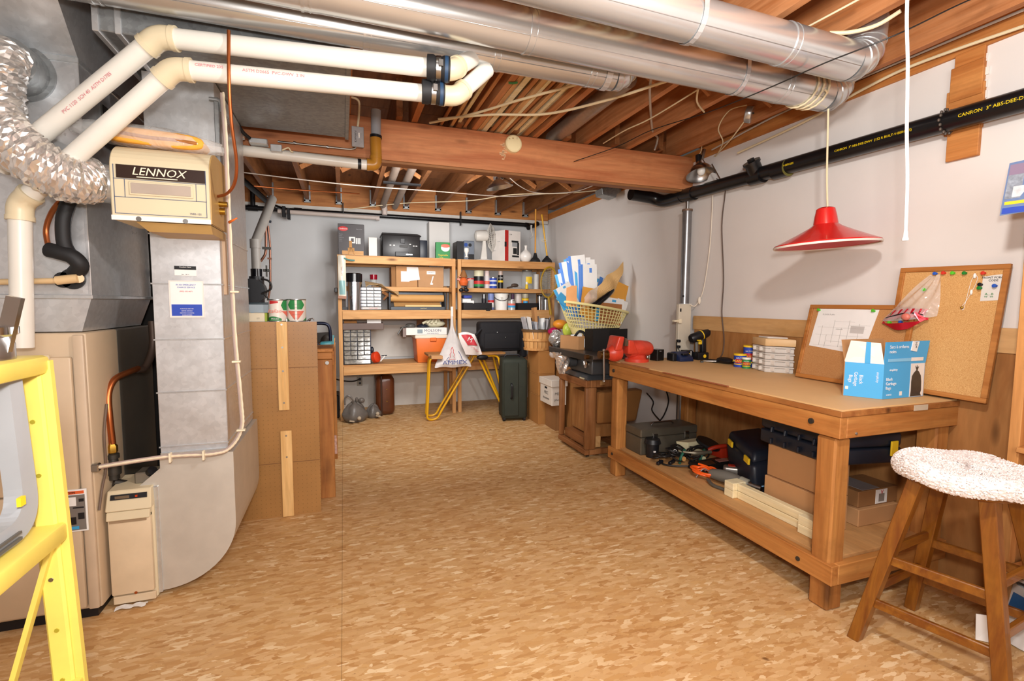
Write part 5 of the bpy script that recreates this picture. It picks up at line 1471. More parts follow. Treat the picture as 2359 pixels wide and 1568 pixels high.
t.text('FILTER', .014, GREYP, ol + dl * .55 + nl * 1.2 + V(0, 0, H_ * .64), dl, (0, 0, 1))
t.text('2 YEAR', .012, GREYP, ol + dl * .2 + nl * 1.2 + V(0, 0, H_ * .35), dl, (0, 0, 1))
t.text('Coff', .020, DK, orr + dr * .36 + nr * 1.2 + V(0, 0, H_ * .87), dr, (0, 0, 1))
c = V(*((2.164,5.72,1.836))); c.z = ZT
single('round_vase', 'round white vase with a narrow neck beside the plungers', 'vase', MB().lathe([(.035, 0), (.062, .02), (.077, .055), (.077, .085), (.060, .118), (.030, .142), (.016, .158), (.014, .185), (.020, .205), (.014, .206)], c, 28), mat('vase_white', '#ece8e2', .25))
for k, (lb, px, top) in enumerate((('left plunger with a pale orange stick on the top shelf', ((2.276,5.68,1.837)), ((2.276,5.68,2.454))), ('right plunger with a yellow stick on the top shelf', ((2.435,5.68,1.831)), ((2.358,5.68,2.396))))):
    c = V(*px); c.z = ZT
    t = Thing('plunger', lb, 'plunger', c)
    hh = .115 if k == 0 else .085
    t.part('cup', MB().lathe([(.066, 0), (.064, .02), (.050, .042), (.030, .06), (.018, hh - .01), (.016, hh)], c, 24), BLACKR)
    t.part('handle', MB().cyl(c + V(0, 0, hh), V(*top), .010, n=12), mat('stick_orange', '#dc9a3c', .5) if k == 0 else GOLDY)
single('metal_hook', 'pale curved hook hanging from the far pipe end', 'hook', MB().tube(spline([((2.345,6,2.314)), ((2.346,6,2.236)), ((2.365,6,2.181)), ((2.328,6,2.14))], 5), [.012] * 6 + [.011] * 6 + [.006] * 4), mat('pale_hook', '#c8c4be', .5))
single('string_loop', 'loop of string behind the right plunger', 'string', MB().tube([V(*((2.39,5.665,2.076))) + V(.033 * math.cos(a * .5), 0, .016 * math.sin(a * .5)) for a in range(13)], .003, 6, closed=True), CABLE)

# --- left unit, second level
t = Thing('hanging_package', 'torn plastic package hanging on the left post of the shelves', 'package', ((-0.008,5.53,1.323)))
x0, x1, z0, z1 = -0.042,0.036,1.356,1.791
def hp_(u, v):
    return V(x0 + (x1 - x0) * u, 5.51 - .018 * math.sin(PI * u) + .006 * math.sin(9 * v + 4 * u), z0 + (z1 - z0) * v)
t.part('film', MB().grid(hp_, 6, 16), mat('cream_film', '#e3dccb', .25), thick=.002)
t.part('teal_print', MB().grid(lambda u, v: hp_(.12 + .76 * u, .05 + .34 * v) + V(0, -.0035, 0), 5, 6), mat('pale_teal', '#8fb8b8', .3))
t.text('NATURAL', .022, mat('pink_lettering', '#c09088', .5), hp_(.5, .62) + V(0, -.006, 0), (0, 0, 1), (-1, 0, 0))
t.part('blister', MB().tube(spline([(x0 + .06, 5.50, z1 - .03), (x0 + .11, 5.50, z1 - .045), (x0 + .17, 5.50, z1 - .05)], 4), .009, 8), mat('teal_scrap', '#5a8c88', .4))
t.part('bottom_fold', MB().bar((x0 - .005, 5.50, z0 - .005), (x1, 5.50, z0 - .01), .02, .03), mat('rust_fold', '#a07058', .5))
single('black_clip', 'black clip on the left post of the shelves', 'clip', MB().box(-.085, -.05, 5.54, 5.57, 1.40, 1.45), BLACK, bev=.006)
c = V(*((0.116,5.66,1.21))); c.z = Z3
t = Thing('trash_can', 'slim chrome waste bin with black lid on the shelf', 'bin', c)
t.part('body', MB().cyl(c, c + V(0, 0, .305), .088, n=32), mat('brushed_chrome', '#c9ccd4', .18, 1.0, .03))
t.part('lid', MB().cyl(c + V(0, 0, .305), c + V(0, 0, .395), .092, n=32).cyl(c + V(0, 0, .395), c + V(0, 0, .402), .092, .075, n=32), mat('gloss_black', '#101014', .12))
t.part('pedal', MB().box(c.x - .12, c.x - .07, c.y - .05, c.y, c.z, c.z + .03), BLACK)
def drawers(name, label, F, y0, y1, z, cols, rows, frame_m, bot=0):
    x0, x1, _, z1 = F
    t = Thing(name, label, 'drawer cabinet', ((x0 + x1) / 2, (y0 + y1) / 2, z))
    t.part('case', MB().box(x0, x1, y0 + .02, y1, z, z1), frame_m, bev=.003)
    w_ = (x1 - x0 - .012) / cols; h = (z1 - z - .010 - bot) / rows
    for r_ in range(rows):
        cc = cols
        if rows == 8 and r_ == 1: cc = 2
        if rows == 8 and r_ == 0: cc = 1
        ww = (x1 - x0 - .012) / cc
        for q in range(cc):
            a = x0 + .006 + ww * q; b = z + .006 + bot + h * r_
            d = t.part('drawer', MB().hexa([(a + .005, y0 - .006, b + .005), (a + ww - .005, y0 - .006, b + .003), (a + ww - .003, y0 + .02, b + .003), (a + .003, y0 + .02, b + .003)], [(a + .003, y0 + .012, b + h - .004), (a + ww - .003, y0 + .012, b + h - .004), (a + ww - .003, y0 + .02, b + h - .004), (a + .003, y0 + .02, b + h - .004)]), mat('drawer_clear', '#f0f0f0', .12, .0, .10, spec=.9) if rows < 8 else mat('drawer_smoky', '#8c877d', .12, .0, .5, vs=24, spec=.9), bev=.002)
            t.part('pull', MB().box(a + ww * .35, a + ww * .65, y0 - .012, y0 - .002, b + h * .30, b + h * .40), CLEAR, parent=d)
    return t
t = drawers('small_parts_cabinet', 'small cabinet of bright clear drawers beside the chrome bin', (0.166,0.413,1.21,1.468), 5.64, 5.85, Z3, 3, 6, mat('cabinet_blue_black', '#30343c', .4), bot=.03)
x0, x1, z0, z1 = 0.166,0.412,1.21,1.468
t.part('label_bar', MB().box(x0 + .006, x1 - .006, 5.648, 5.66, Z3 + .006, Z3 + .030), mat('bar_pale', '#c9c6c2', .5))
t.text('CRAFT STORE', .015, REDP, ((x0 + x1) / 2 + .03, 5.647, Z3 + .018))
c = V(*((0.336,5.8,1.401)))
t = Thing('glass_goblet', 'clear stem glass with a dark red top under the top shelf', 'glass', c)
t.part('glass', MB().lathe([(.05, 0), (.01, .012), (.009, .05), (.028, .08), (.036, .16), (.034, .16), (.02, .08)], c, 20), GLASS)
t.part('red_top', MB().cyl(c + V(0, 0, .155), c + V(0, 0, .21), .040, .042, n=20), mat('ruby_plastic', '#8a1024', .2))
def cloth(u, v):
    x = ((0.242,5.7,1.432))[0] + .36 * u
    return V(x, 5.62 + .18 * v, ZM - .01 + .035 * math.sin(5 * u + 2 * v) - .12 * max(0, u - .62) + .03 * v + .012 * math.sin(17 * u + 9 * v))
single('canvas_cloth', 'crumpled tan canvas cloth draped over the small parts cabinet', 'cloth', MB().grid(cloth, 20, 8), mat('canvas_tan', '#b79a70', .9, bmp=.3), thick=.004)
single('wood_offcut', 'dark wooden piece poking out under the canvas cloth', 'offcut', MB().bar((0.431,5.72,1.416), (0.523,5.68,1.357), .03, .03).bar((0.44,5.72,1.327), (0.497,5.7,1.396), .02, .02), W_STAND)
t = boxthing('cardboard_box', 'brown cardboard box with white paper label, left of two on the half shelf', 'box', (0.554,0.821,1.475,1.712), 5.70, 5.96, CARD, ZM, top=None) if False else boxthing('cardboard_box', 'brown cardboard box with white paper label, left of two on the half shelf', 'box', (0.578,0.821,1.475,1.712), 5.70, 5.96, CARD, ZM)
x0, x1, z0, z1 = t.dim
t.part('label', MB().box(x0 + .055, x0 + .15, 5.697, 5.70, z0 + .06, z1 - .06), PAPER, bev=0)
t.part('torn_paper', MB().grid(lambda u, v: V(x0 + .12 + .13 * u - .02 * v * math.sin(5 * u), 5.695 - .004 * math.sin(6 * u), z1 - .01 - .17 * v + .03 * u * v), 6, 4), PAPER, thick=.001)
t.part('side_flap', MB().box(x0 - .05, x0 - .002, 5.72, 5.96, z0, z1 - .01), CARDD)
t = boxthing('cardboard_box', 'wider brown cardboard box with small white sticker, right of two on the half shelf', 'box', (0.828,1.125,1.48,1.71), 5.70, 5.96, mat('cardboard_warm', '#b48a62', .8), ZM)
x0, x1, z0, z1 = t.dim
t.part('sticker', MB().box(x0 + .10, x0 + .20, 5.697, 5.70, z1 - .085, z1 - .05), PAPER)
t.text('GARMENTS', .017, DK, (x0 + .15, 5.6965, z1 - .067))
t.part('tape_mark', MB().bar((x0 + .175, 5.698, z0 + .13), (x0 + .15, 5.698, z0 + .045), .012, .002, up=(0, 1, 0)).box(x0 + .14, x0 + .17, 5.696, 5.699, z0 + .03, z0 + .05), PAPER)
# paper roll dispenser
x0, x1, z0, z1 = 0.49,1.146,1.21,1.395
t = Thing('paper_roll_dispenser', 'grey steel stand holding a long roll of brown paper', 'dispenser', ((x0 + x1) / 2, 5.7, Z3))
SG = mat('slate_grey', '#454a50', .45, .3)
z1 = ZM - .06
t.part('side', MB().box(x0, x0 + .02, 5.64, 5.86, Z3, z1), SG, bev=.008)
t.part('side', MB().box(x1 - .02, x1, 5.64, 5.86, Z3, z1), SG, bev=.008)
t.part('base', MB().box(x0 + .02, x1 - .02, 5.63, 5.86, Z3, Z3 + .036), SG, bev=.003)
t.part('top_bar', MB().box(x0 + .02, x1 - .02, 5.75, 5.80, z1 - .03, z1), SG, bev=.003)
t.part('paper_roll', MB().cyl((x0 + .024, 5.71, Z3 + .135), (x1 - .024, 5.71, Z3 + .135), .042, n=28), mat('kraft_paper', '#c9995c', .7, var=.03))
t.part('loose_sheet', MB().grid(lambda u, v: V(x0 + .06 + (x1 - x0 - .12) * u, 5.66 + .10 * v, Z3 + .04 + .065 * v), 4, 4), mat('kraft_shade', '#b48a54', .75), thick=.002)
t.part('strip', MB().box(x0 + .18, x1 - .06, 5.64, 5.66, Z3 + .036, Z3 + .056), mat('pale_strip', '#dcbc80', .7))
t.text('BUNTING', .016, mat('gold_label', '#d8cc9a', .5), ((x0 + x1) / 2 + .06, 5.628, Z3 + .018))

# --- left unit, lower level
x0, x1, z0, z1 = -0.009,0.427,0.998,1.066
single('brown_tray', 'flat brown grey tray lying on the tall drawer cabinet', 'tray', MB().box(x0, x1, 5.60, 5.80, z0 - .005, z1), mat('brown_grey', '#6a5a54', .6), bev=.004)
single('white_booklet', 'white booklet lying on the flat tray under the third shelf', 'booklet', MB().box(*(0.249,0.399,1.062,1.107)[:2], 5.62, 5.76, *(0.249,0.399,1.062,1.107)[2:]), PAPER)
single('yellow_brush', 'brown and yellow brush on the flat tray', 'brush', MB().box(*(0.005,0.141,1.065,1.095)[:2], 5.62, 5.70, *(0.005,0.141,1.065,1.095)[2:]), mat('brown_bristle', '#8a5a24', .7), bev=.004)
t = drawers('parts_cabinet', 'tall navy cabinet of smoky screw drawers on the lowest shelf', (-0.006,0.289,0.598,1.021), 5.62, 5.80, Z4, 4, 8, mat('navy_frame', '#2a3040', .4))
c = V(*((0.338,5.65,0.603))); c.z = Z4
t = Thing('tape_measure', 'orange red tape measure with a white tab on the lowest shelf', 'tape measure', c)
t.part('case', MB().lathe([(.0, -.03), (.05, -.03), (.062, -.02), (.062, .02), (.05, .03), (.0, .03)], c + V(0, 0, .075), 24, (.8, -.6, .2)), mat('orange_red', '#d8401c', .4))
t.part('tab', MB().bar(c + V(.05, -.02, .03), c + V(.10, -.03, .09), .03, .012), WHITEP)
t.part('hook', MB().bar(c + V(.06, -.02, .09), c + V(.12, -.03, .095), .012, .012), NAVY)
single('small_dark_knob', 'small dark pouch on the side of the tall drawer cabinet', 'pouch', MB().ball((0.299,5.66,0.76), (.02, .03, .04), 10, 8), NAVY)
# cooler
x0, x1, z0, z1 = 0.78,1.135,0.621,0.896
t = Thing('cooler', 'orange picnic cooler with a pale lid on the lowest shelf', 'cooler', ((x0 + x1) / 2, 5.7, Z4))
t.part('body', MB().hexa([(x0 + .02, 5.60, Z4), (x1 - .02, 5.60, Z4), (x1 - .02, 5.90, Z4), (x0 + .02, 5.90, Z4)], [(x0, 5.585, z1), (x1, 5.585, z1), (x1, 5.92, z1), (x0, 5.92, z1)]), ORANGE, bev=.012, seg=2)
t.part('lid_band', MB().box(x0 - .01, x1 + .01, 5.575, 5.93, z1 - .01, z1 + .028), mat('cooler_cream', '#e8d8c4', .5), bev=.008, seg=2)
t.part('latch', MB().box(x0 + .16, x1 - .12, 5.568, 5.585, z1 - .045, z1 - .002), ORANGE, bev=.005)
bx0, bx1 = x0 - .11, x1 + .0
bz = z1 + .030
t = Thing('beer_case', 'shallow white cardboard beer case on the orange cooler', 'carton', ((bx0 + bx1) / 2, 5.7, bz))
t.part('tray', MB().box(bx0, bx1, 5.575, 5.90, bz, bz + .082), WHITE, bev=.002)
t.text('MOLSON', .042, mat('navy_lettering', '#4a4a68', .6), (bx0 + .30, 5.5735, bz + .050), sx=1.15)
t.text('CANADIAN', .016, mat('navy_lettering', '#4a4a68', .6), (bx0 + .30, 5.5735, bz + .018), sx=1.6)
t.part('emblem', MB().box(bx0 + .125, bx0 + .185, 5.573, 5.575, bz + .02, bz + .065), mat('emblem_grey', '#8898a0', .6))
t.part('side_flap', MB().box(bx0 - .035, bx0 - .001, 5.59, 5.85, bz - .02, bz + .08), mat('grey_card', '#8a7a74', .7))
for k, (lb, q, s_, m_) in enumerate((('pair of cream work gloves in the beer case', (.34, .0, .125), (.13, .07, .04), mat('glove_cream', '#c9c4a8', .9, bmp=.3)), ('dark navy cloth in the beer case', (.20, -.02, .095), (.07, .06, .03), NAVY), ('grey cloth and strap at the left of the beer case', (.06, 0, .10), (.06, .06, .035), DGREY))):
    c = V(bx0 + q[0], 5.68 + q[1], bz + q[2])
    mb = MB().ball(c, s_, 14, 8)
    if k == 0:
        for f in range(4):
            mb.tube(spline([c + V(-.03 + .03 * f, -.03, .02), c + V(-.10 + .04 * f, -.06, .03 + .01 * f), c + V(-.15 + .05 * f, -.08, .005)], 4), .014, 6)
    if k == 2:
        mb.tube(spline([c + V(-.03, -.03, .01), c + V(-.10, -.06, -.02), c + V(-.15, -.08, -.09)], 5), .009, 6)
    single(('work_gloves', 'navy_cloth', 'grey_cloth')[k], lb, ('gloves', 'cloth', 'cloth')[k], mb, m_)
t = boxthing('brown_board', 'brown board standing behind the gloves under the third shelf', 'board', (0.835,1.14,0.962,1.086), 5.88, 5.92, mat('board_brown', '#8a5a34', .7))
# hanging white bag
def bag(name, label, top, pts, y, m, depth=.06, ys=None):
    """plastic bag hung by its neck: top point and half outline rows (z, x0, x1)"""
    def f(u, v):
        k = v * (len(pts) - 1); i = min(int(k), len(pts) - 2); fr_ = k - i
        z = pts[i][0] * (1 - fr_) + pts[i + 1][0] * fr_
        x0 = pts[i][1] * (1 - fr_) + pts[i + 1][1] * fr_; x1 = pts[i][2] * (1 - fr_) + pts[i + 1][2] * fr_
        a = 2 * PI * u
        cx = (x0 + x1) / 2; rx = (x1 - x0) / 2
        d = depth * min(1.0, .25 + 1.3 * v) * (1 - .5 * max(0, v - .85) / .15)
        wr_ = .008 * math.sin(7 * a + 5 * v) * math.sin(PI * v)
        return V(cx + rx * math.cos(a), (ys[i] * (1 - fr_) + ys[i + 1] * fr_) + (d + wr_) * math.sin(a) * .9, z + .006 * math.sin(5 * a) * v)
    t = Thing(name, label, 'bag', (top[0], y, pts[-1][0]))
    mb = MB().grid(f, 28, 20)
    t.part('film', mb, m)
    return t, f
rows = [((1.186,5.53,1.142)), ((1.173,5.47,1.024)), ((1.147,5.42,0.948)), ((1.084,5.31,0.85)), ((1.002,5.19,0.743)), ((0.928,5.1,0.648)), ((0.907,5.09,0.613))]
ry = (5.53, 5.47, 5.42, 5.31, 5.19, 5.10, 5.09)
hw = (.014, .018, .045, .09, .14, .19, .20)
cxs = ((1.186,5.53,1.142))[0], ((1.173,5.47,1.024))[0], ((1.167,5.42,0.948))[0], ((1.147,5.31,0.848))[0], ((1.121,5.19,0.74))[0], ((1.106,5.1,0.641))[0], ((1.104,5.09,0.605))[0]
t, f = bag('plastic_bag', 'white plastic bag with a red and blue figure hanging on the shelf post', rows[0], [(rows[i][2], cxs[i] - hw[i], cxs[i] + hw[i]) for i in range(7)], 5.10, mat('bag_white', '#cfc9c6', .35, alpha=1, var=.06, vs=14, sss=0), .06, ry)
cx = cxs[5]; zb = rows[6][2]
NV = mat('bag_navy', '#34407c', .6)
t.text('AMMEX', .062, NV, (cx + .005, 5.030, zb + .052), sx=1.25)
figp = [(.0, .205), (.028, .175), (.022, .15), (.05, .125), (.038, .10), (.075, .075)]
t.part('red_figure', MB().tube([V(cx - .02 + .8 * p[0] * s_ * (.6 if s_ > 0 else .6), 5.055, zb + .01 + p[1]) for s_, pp in ((1, figp), (-1, figp[::-1])) for p in pp], .003, 5, closed=True), REDP)
t.part('blue_figure', MB().tube([V(cx + .055 + q[0], 5.055, zb + q[1]) for q in ((-.01, .17), (.015, .13), (.03, .09), (.055, .06), (.01, .07))], .003, 5).tube([V(cx - .085 + q[0], 5.055, zb + q[1]) for q in ((.03, .11), (.0, .075), (.04, .07))], .003, 5), NV)
t.part('handle', MB().box(cxs[0] - .014, cxs[0] + .014, 5.523, 5.537, rows[0][2] - .01, rows[0][2] + .11), mat('bag_handle', '#e0d8d4', .5))
# small maple leaf bag on the yellow table
def bag2(u, v):
    o = V(*((1.148,5.05,0.971))); a_ = V(*((1.324,5.05,0.968))) - o; b_ = V(*((1.228,5.05,0.746))) - o
    p = o + a_ * u + b_ * v
    return p + V(.03 * v * math.sin(3 * u), -.045 * math.sin(PI * u) * math.sin(PI * v) + .006 * math.sin(11 * u + 7 * v), .012 * math.sin(4 * u) * (1 - v))
t = Thing('paper_bag', 'small white bag with a red maple design slumped on the yellow table', 'bag', ((1.266,5.05,0.745)))
t.part('film', MB().grid(bag2, 14, 12), mat('bag_cream', '#d9d0cc', .5), thick=.012)
t.part('red_design', MB().grid(lambda u, v: bag2(.12 + .62 * u + .1 * v, .08 + .48 * v) + V(0, -.024, 0), 8, 6), mat('crimson_print', '#b02a34', .6))
t.text('M', .07, mat('bag_cream', '#d9d0cc'), bag2(.45, .32) + V(0, -.032, 0), (.9, 0, -.4), (.4, 0, .9))
for k in range(3):
    t.text(('GOOD', 'FRESH', 'DAILY')[k], .016, mat('crimson_print', '#b02a34'), bag2(.42 + .1 * k, .66 + .09 * k) + V(0, -.030, 0), (.95, 0, -.3), (.3, 0, .95))
# soft black bag
x0, x1, z0, z1 = 1.471,2.002,0.662,1.082
t = Thing('black_travel_bag', 'big soft black travel bag on the yellow table', 'bag', ((x0 + x1) / 2, 5.45, .735))
BF = mat('black_fabric', '#17161a', .8, bmp=.3, bs=200)
t.part('body', MB().box(x0, x1, 5.34, 5.54, .735, z1), BF, bev=.035, seg=3)
t.part('pocket', MB().box(x0 + .05, x1 - .05, 5.325, 5.345, .77, z1 - .13), BF, bev=.015, seg=2)
t.part('strap', MB().tube(spline([(x0 + .01, 5.33, 1.0), (x0 - .08, 5.30, .92), (x0 - .11, 5.28, .93), (x0 - .05, 5.28, .84), (x0 + .02, 5.30, .80)], 5), .014, 6), BF)
t.part('side_pocket', MB().box(x1 - .03, x1 + .045, 5.33, 5.50, .66, .97), BF, bev=.02, seg=2)
t.part('zip_pull', MB().ball((x0 + .20, 5.322, .96), .008, 8, 6), STEEL)
t.part('zip_pull', MB().ball((x0 + .30, 5.322, .90), .006, 8, 6), STEEL)

# yellow folding stand with plank top
t = Thing('yellow_stand', 'work stand of bent yellow tubes with a plank top in front of the shelves', 'stand', (1.2, 5.2, 0))
r_ = .0125
zt = .70
for y, dy in ((5.26, 0), (5.46, 1)):
    a = .02 * dy
    t.part('leg_frame', MB().tube(rounded([(1.12, y, zt), (.885 + a, y, zt), (.850 + a, y - .01, .10), (.845 + a, y - .01, .0135), (.955 + a, y - .01, .0135), (1.00 + a, y - .01, .10), (1.38 + a, y, zt)], .055, 6), r_, 10), GOLDY, bev=0)
    t.part('leg_frame', MB().tube(rounded([(1.36, y, zt), (1.42 + .10 * dy, y, zt), (1.72 + .05 * dy, y - .01, .09), (1.76 + .05 * dy, y - .01, .0135), (1.84, y - .01, .0135), (1.80, y - .01, .10), (1.66, y, zt), (1.50, y, zt)], .05, 6), r_, 10), GOLDY)
t.part('plank', MB().box(.86, 1.74, 5.22, 5.50, .7135, .738), mat('worn_plank', '#a0703e', .6, var=.2), bev=.003)
t.part('hinge', MB().ball((1.46, 5.20, .69), (.07, .02, .03), 12, 6), BLACK)
single('cardboard_flap', 'bit of cardboard on the plank below the cooler', 'cardboard', MB().bar((0.864,5.1,0.724), (0.984,5.1,0.72), .10, .035), CARD, bev=.002)
# --- floor by the shelves
x0, x1, z0, z1 = 1.608,1.864,-0.021,0.686
t = Thing('green_suitcase', 'dark green soft suitcase standing upright by the yellow stand', 'suitcase', (1.77, 5.1, 0))
GS = mat('olive_fabric', '#2c3128', .75, bmp=.25, bs=160, var=.12)
sh_ = MB().hexa([(1.62, 4.98, .02), (1.90, 4.93, .02), (1.97, 5.28, .02), (1.69, 5.33, .02)], [(1.62, 4.98, .69), (1.90, 4.93, .69), (1.97, 5.28, .69), (1.69, 5.33, .69)])
t.part('shell', sh_, GS, bev=.035, seg=3)
t.part('front_panel', MB().hexa([(1.64, 4.964, .06), (1.80, 4.934, .06), (1.803, 4.95, .06), (1.643, 4.98, .06)], [(1.64, 4.964, .65), (1.80, 4.934, .65), (1.803, 4.95, .65), (1.643, 4.98, .65)]), GS, bev=.008)
t.part('handle', MB().tube(rounded([(1.715, 4.945, .26), (1.715, 4.92, .27), (1.715, 4.92, .41), (1.715, 4.945, .42)], .02), .010, 8), BLACK)
for q in ((1.65, 5.0), (1.87, 4.96), (1.93, 5.26), (1.71, 5.31)):
    t.part('wheel', MB().cyl((q[0] - .012, q[1], .022), (q[0] + .012, q[1], .022), .022, n=14), BLACKR)
t.part('top_handle', MB().tube(rounded([(1.70, 5.13, .68), (1.70, 5.13, .72), (1.86, 5.10, .72), (1.86, 5.10, .68)], .02), .010, 8), BLACK)
t = Thing('brown_suitcase', 'old brown leather suitcase standing on end under the shelves', 'suitcase', (.45, 5.85, 0))
LE = mat('brown_leather', '#5a2f18', .3, var=.18, bmp=.1, coat=.2)
t.part('shell', MB().box(.33, .545, 5.66, 6.06, 0, .455), LE, bev=.06, seg=4)
t.part('edge_band', MB().box(.385, .405, 5.652, 6.065, .0, .462), mat('leather_edge', '#3c2418', .35), bev=.006)
t.part('handle', MB().tube(rounded([(.42, 5.80, .455), (.42, 5.80, .49), (.42, 5.92, .49), (.42, 5.92, .455)], .02), .010, 8), mat('leather_edge', '#3c2418'))
t.part('lock', MB().box(.45, .458, 5.652, 5.662, .30, .31).box(.45, .458, 5.652, 5.662, .16, .17), BRASS)
GB = mat('grey_bag_film', '#6c6660', .35, var=.2, vs=10, bmp=.2, bs=30)
for k, (c, s_, lb) in enumerate(((V(.10, 5.50, 0), (.155, .14, .215), 'larger grey plastic bag of rubbish tied in loops under the shelves'), (V(.30, 5.62, 0), (.095, .09, .15), 'smaller grey plastic bag beside the brown suitcase'))):
    t = Thing('grey_bag', lb, 'bag', c)
    def f(u, v, c=c, s_=s_, k=k):
        a = 2 * PI * u; p = v
        rr_ = (math.sin(PI * min(1, .12 + p * .88)) ** .5) * (1 - .42 * p)
        return c + V(s_[0] * math.cos(a) * rr_ * (1 + .10 * math.sin(5 * a + 7 * p)), s_[1] * math.sin(a) * rr_ * (1 + .1 * math.sin(4 * a + 3)), .002 + s_[2] * p + .012 * math.sin(3 * a) * p)
    t.part('film', MB().grid(f, 24, 14), GB)
    if k == 0:
        t.part('handle', MB().tube(spline([c + V(-.10, -.02, .19), c + V(-.10, -.02, .26), c + V(-.06, -.02, .285), c + V(-.02, -.02, .24), c + V(-.02, 0, .19)], 5), .011, 6), GB)
        t.part('knot', MB().ball(c + V(.07, 0, .225), (.035, .03, .03), 10, 6).ball(c + V(.02, 0, .235), (.018, .02, .03), 8, 6), GB)
    t.part('rubbish', MB().bar(c + V(-.06 + .08 * k, -s_[1] - .004, .04), c + V(-.01 + .08 * k, -s_[1] - .004, .03), .035, .01).ball(c + V(.04, -s_[1], .06), .022, 8, 6), mat('pale_rubbish', '#b8a890', .7), kind='stuff')
single('black_case', 'black case standing in the dark at the left end under the shelves', 'case', MB().box(-.16, -.06, 5.7, 6.0, 0, .26), BLACK, bev=.01)
t = Thing('wall_outlet', 'small beige power outlet under the shelves with a black cord', 'outlet', (.25, 6.185, .33))
x0, x1, z0, z1 = 0.142,0.206,0.274,0.385
t.part('plate', MB().box(x0, x1, 6.178, 6.188, z0, z1), mat('outlet_beige', '#a89f90', .5), bev=.002)
t.part('plug', MB().box(x0 + .02, x0 + .05, 6.15, 6.178, z0 + .07, z0 + .10), BLACK, bev=.004)
t.part('socket', MB().box(x0 + .022, x0 + .048, 6.175, 6.179, z0 + .02, z0 + .045), BLACK)
t.part('plug_cord', MB().tube(spline([(x0 + .03, 6.15, z0 + .085), (x0 - .05, 6.12, z0 + .07), (x0 - .18, 6.1, z0 + .09), (-.25, 6.1, z0 + .16)], 6), .007), CORDB)

# --- right unit, second and third levels
t = Thing('rubber_toy', 'orange rubber pouch with black bow hanging on the middle post', 'toy', ((1.33,5.55,1.459)))
c = V(*((1.328,5.54,1.544)))
t.part('body', MB().lathe([(.0, -.055), (.04, -.045), (.055, -.01), (.045, .02), (.02, .05), (.010, .085)], c, 18), mat('orange_rubber', '#d0602c', .5))
t.part('cuff', MB().bar(c + V(-.055, 0, .055), c + V(.03, 0, .06), .03, .012).bar(c + V(-.075, 0, .03), c + V(-.04, 0, .012), .02, .02).bar(c + V(.04, 0, .012), c + V(.085, 0, .028), .02, .02), mat('salmon_rubber', '#d88878', .5), kind='stuff')
t.part('top', MB().lathe([(.045, .045), (.04, .07), (.015, .13)], c, 14), mat('brown_felt', '#8a5a30', .8))
t.part('bow', MB().ball(c + V(-.03, -.01, -.10), (.03, .02, .022), 10, 6).ball(c + V(.03, -.01, -.10), (.03, .02, .022), 10, 6).ball(c + V(.02, -.01, -.075), (.02, .02, .02), 8, 6), BLACK, kind='stuff')
def can(name, label, cat, px, py, y, z, r, h, m, lid=None, lidh=.02, lr=1.0, band=None, txt=None):
    c = V(px, y, z)
    t = Thing(name, label, cat, c)
    t.part('body', MB().cyl(c, c + V(0, 0, h - (lidh if lid else 0)), r, n=24), m)
    if lid:
        t.part('lid', MB().cyl(c + V(0, 0, h - lidh), c + V(0, 0, h), r * lr, n=24), lid)
    if band:
        for (z0, z1, bm) in band:
            t.part('label_band', MB().cyl(c + V(0, 0, z0), c + V(0, 0, z1), r + .0012, n=24), bm)
    if txt:
        t.text(txt[0], txt[1], txt[2], c + V(0, -r - .003, txt[3]))
    return t
YS = 5.80
X = lambda p: p[0]
can('paper_cup', 'grey white tub with red lid behind the orange pouch', 'tub', X(((1.477,5.8,1.494))), 0, YS, ZM, .042, .12, mat('tub_grey', '#c4c0bc', .5), REDP, .014, 1.1)
can('paint_can', 'large black and green can with a cream lid', 'can', X(((1.581,5.8,1.495))), 0, YS, ZM, .063, .215, BLACK, mat('cream_lid', '#d8d4b4', .5), .07, .95, [(.02, .05, GREEN), (.05, .09, REDP)])
can('spray_can', 'white spray can with pink cap', 'can', X(((1.687,5.8,1.497))), 0, YS, ZM, .034, .215, mat('spray_white', '#d0c8c8', .35), mat('spray_pink', '#dcc8c4', .4), .06, .85, [(.05, .09, SALMON)])
can('paint_tin', 'short blue and white striped tin', 'tin', X(((1.759,5.78,1.498))), 0, 5.78, ZM, .046, .135, BLUED, STEEL, .01, .98, [(.03, .05, PAPER), (.085, .10, PAPER)])
can('spray_can', 'slim black spray can with yellow band and pale cap', 'can', X(((1.855,5.78,1.499))), 0, 5.78, ZM, .033, .215, BLACK, mat('spray_pale', '#c8b4a8', .4), .05, .85, [(.075, .10, YELP), (.12, .14, DGREY)], ('WD', .018, PAPER, .13))
single('old_pliers', 'rusty pliers lying open on the shelf', 'pliers', MB().tube(spline([((1.927,5.74,1.483)), ((1.995,5.74,1.5)), ((2.052,5.74,1.528)), ((2.064,5.74,1.496))], 4), .012, 6).ball((2.029,5.74,1.517), (.05, .02, .025), 10, 6), mat('rusty_iron', '#5a4a40', .6, .5))
single('grey_trowel', 'grey putty knife lying on the shelf beside the glass jar', 'putty knife', MB().bar((2.057,5.72,1.495), (2.219,5.72,1.487), .03, .012), mat('tool_grey', '#aaa49a', .5), bev=.003)
c = V(X(((2.234,5.85,1.507))), 5.85, ZM)
t = Thing('glass_jar', 'large glass jar with a yellow crest', 'jar', c)
t.part('glass', MB().lathe([(.070, 0), (.078, .015), (.078, .17), (.062, .20), (.062, .225)], c, 24), GLASS)
t.part('lid', MB().cyl(c + V(0, 0, .225), c + V(0, 0, .24), .065, n=24), mat('jar_lid', '#8a8478', .4, .5))
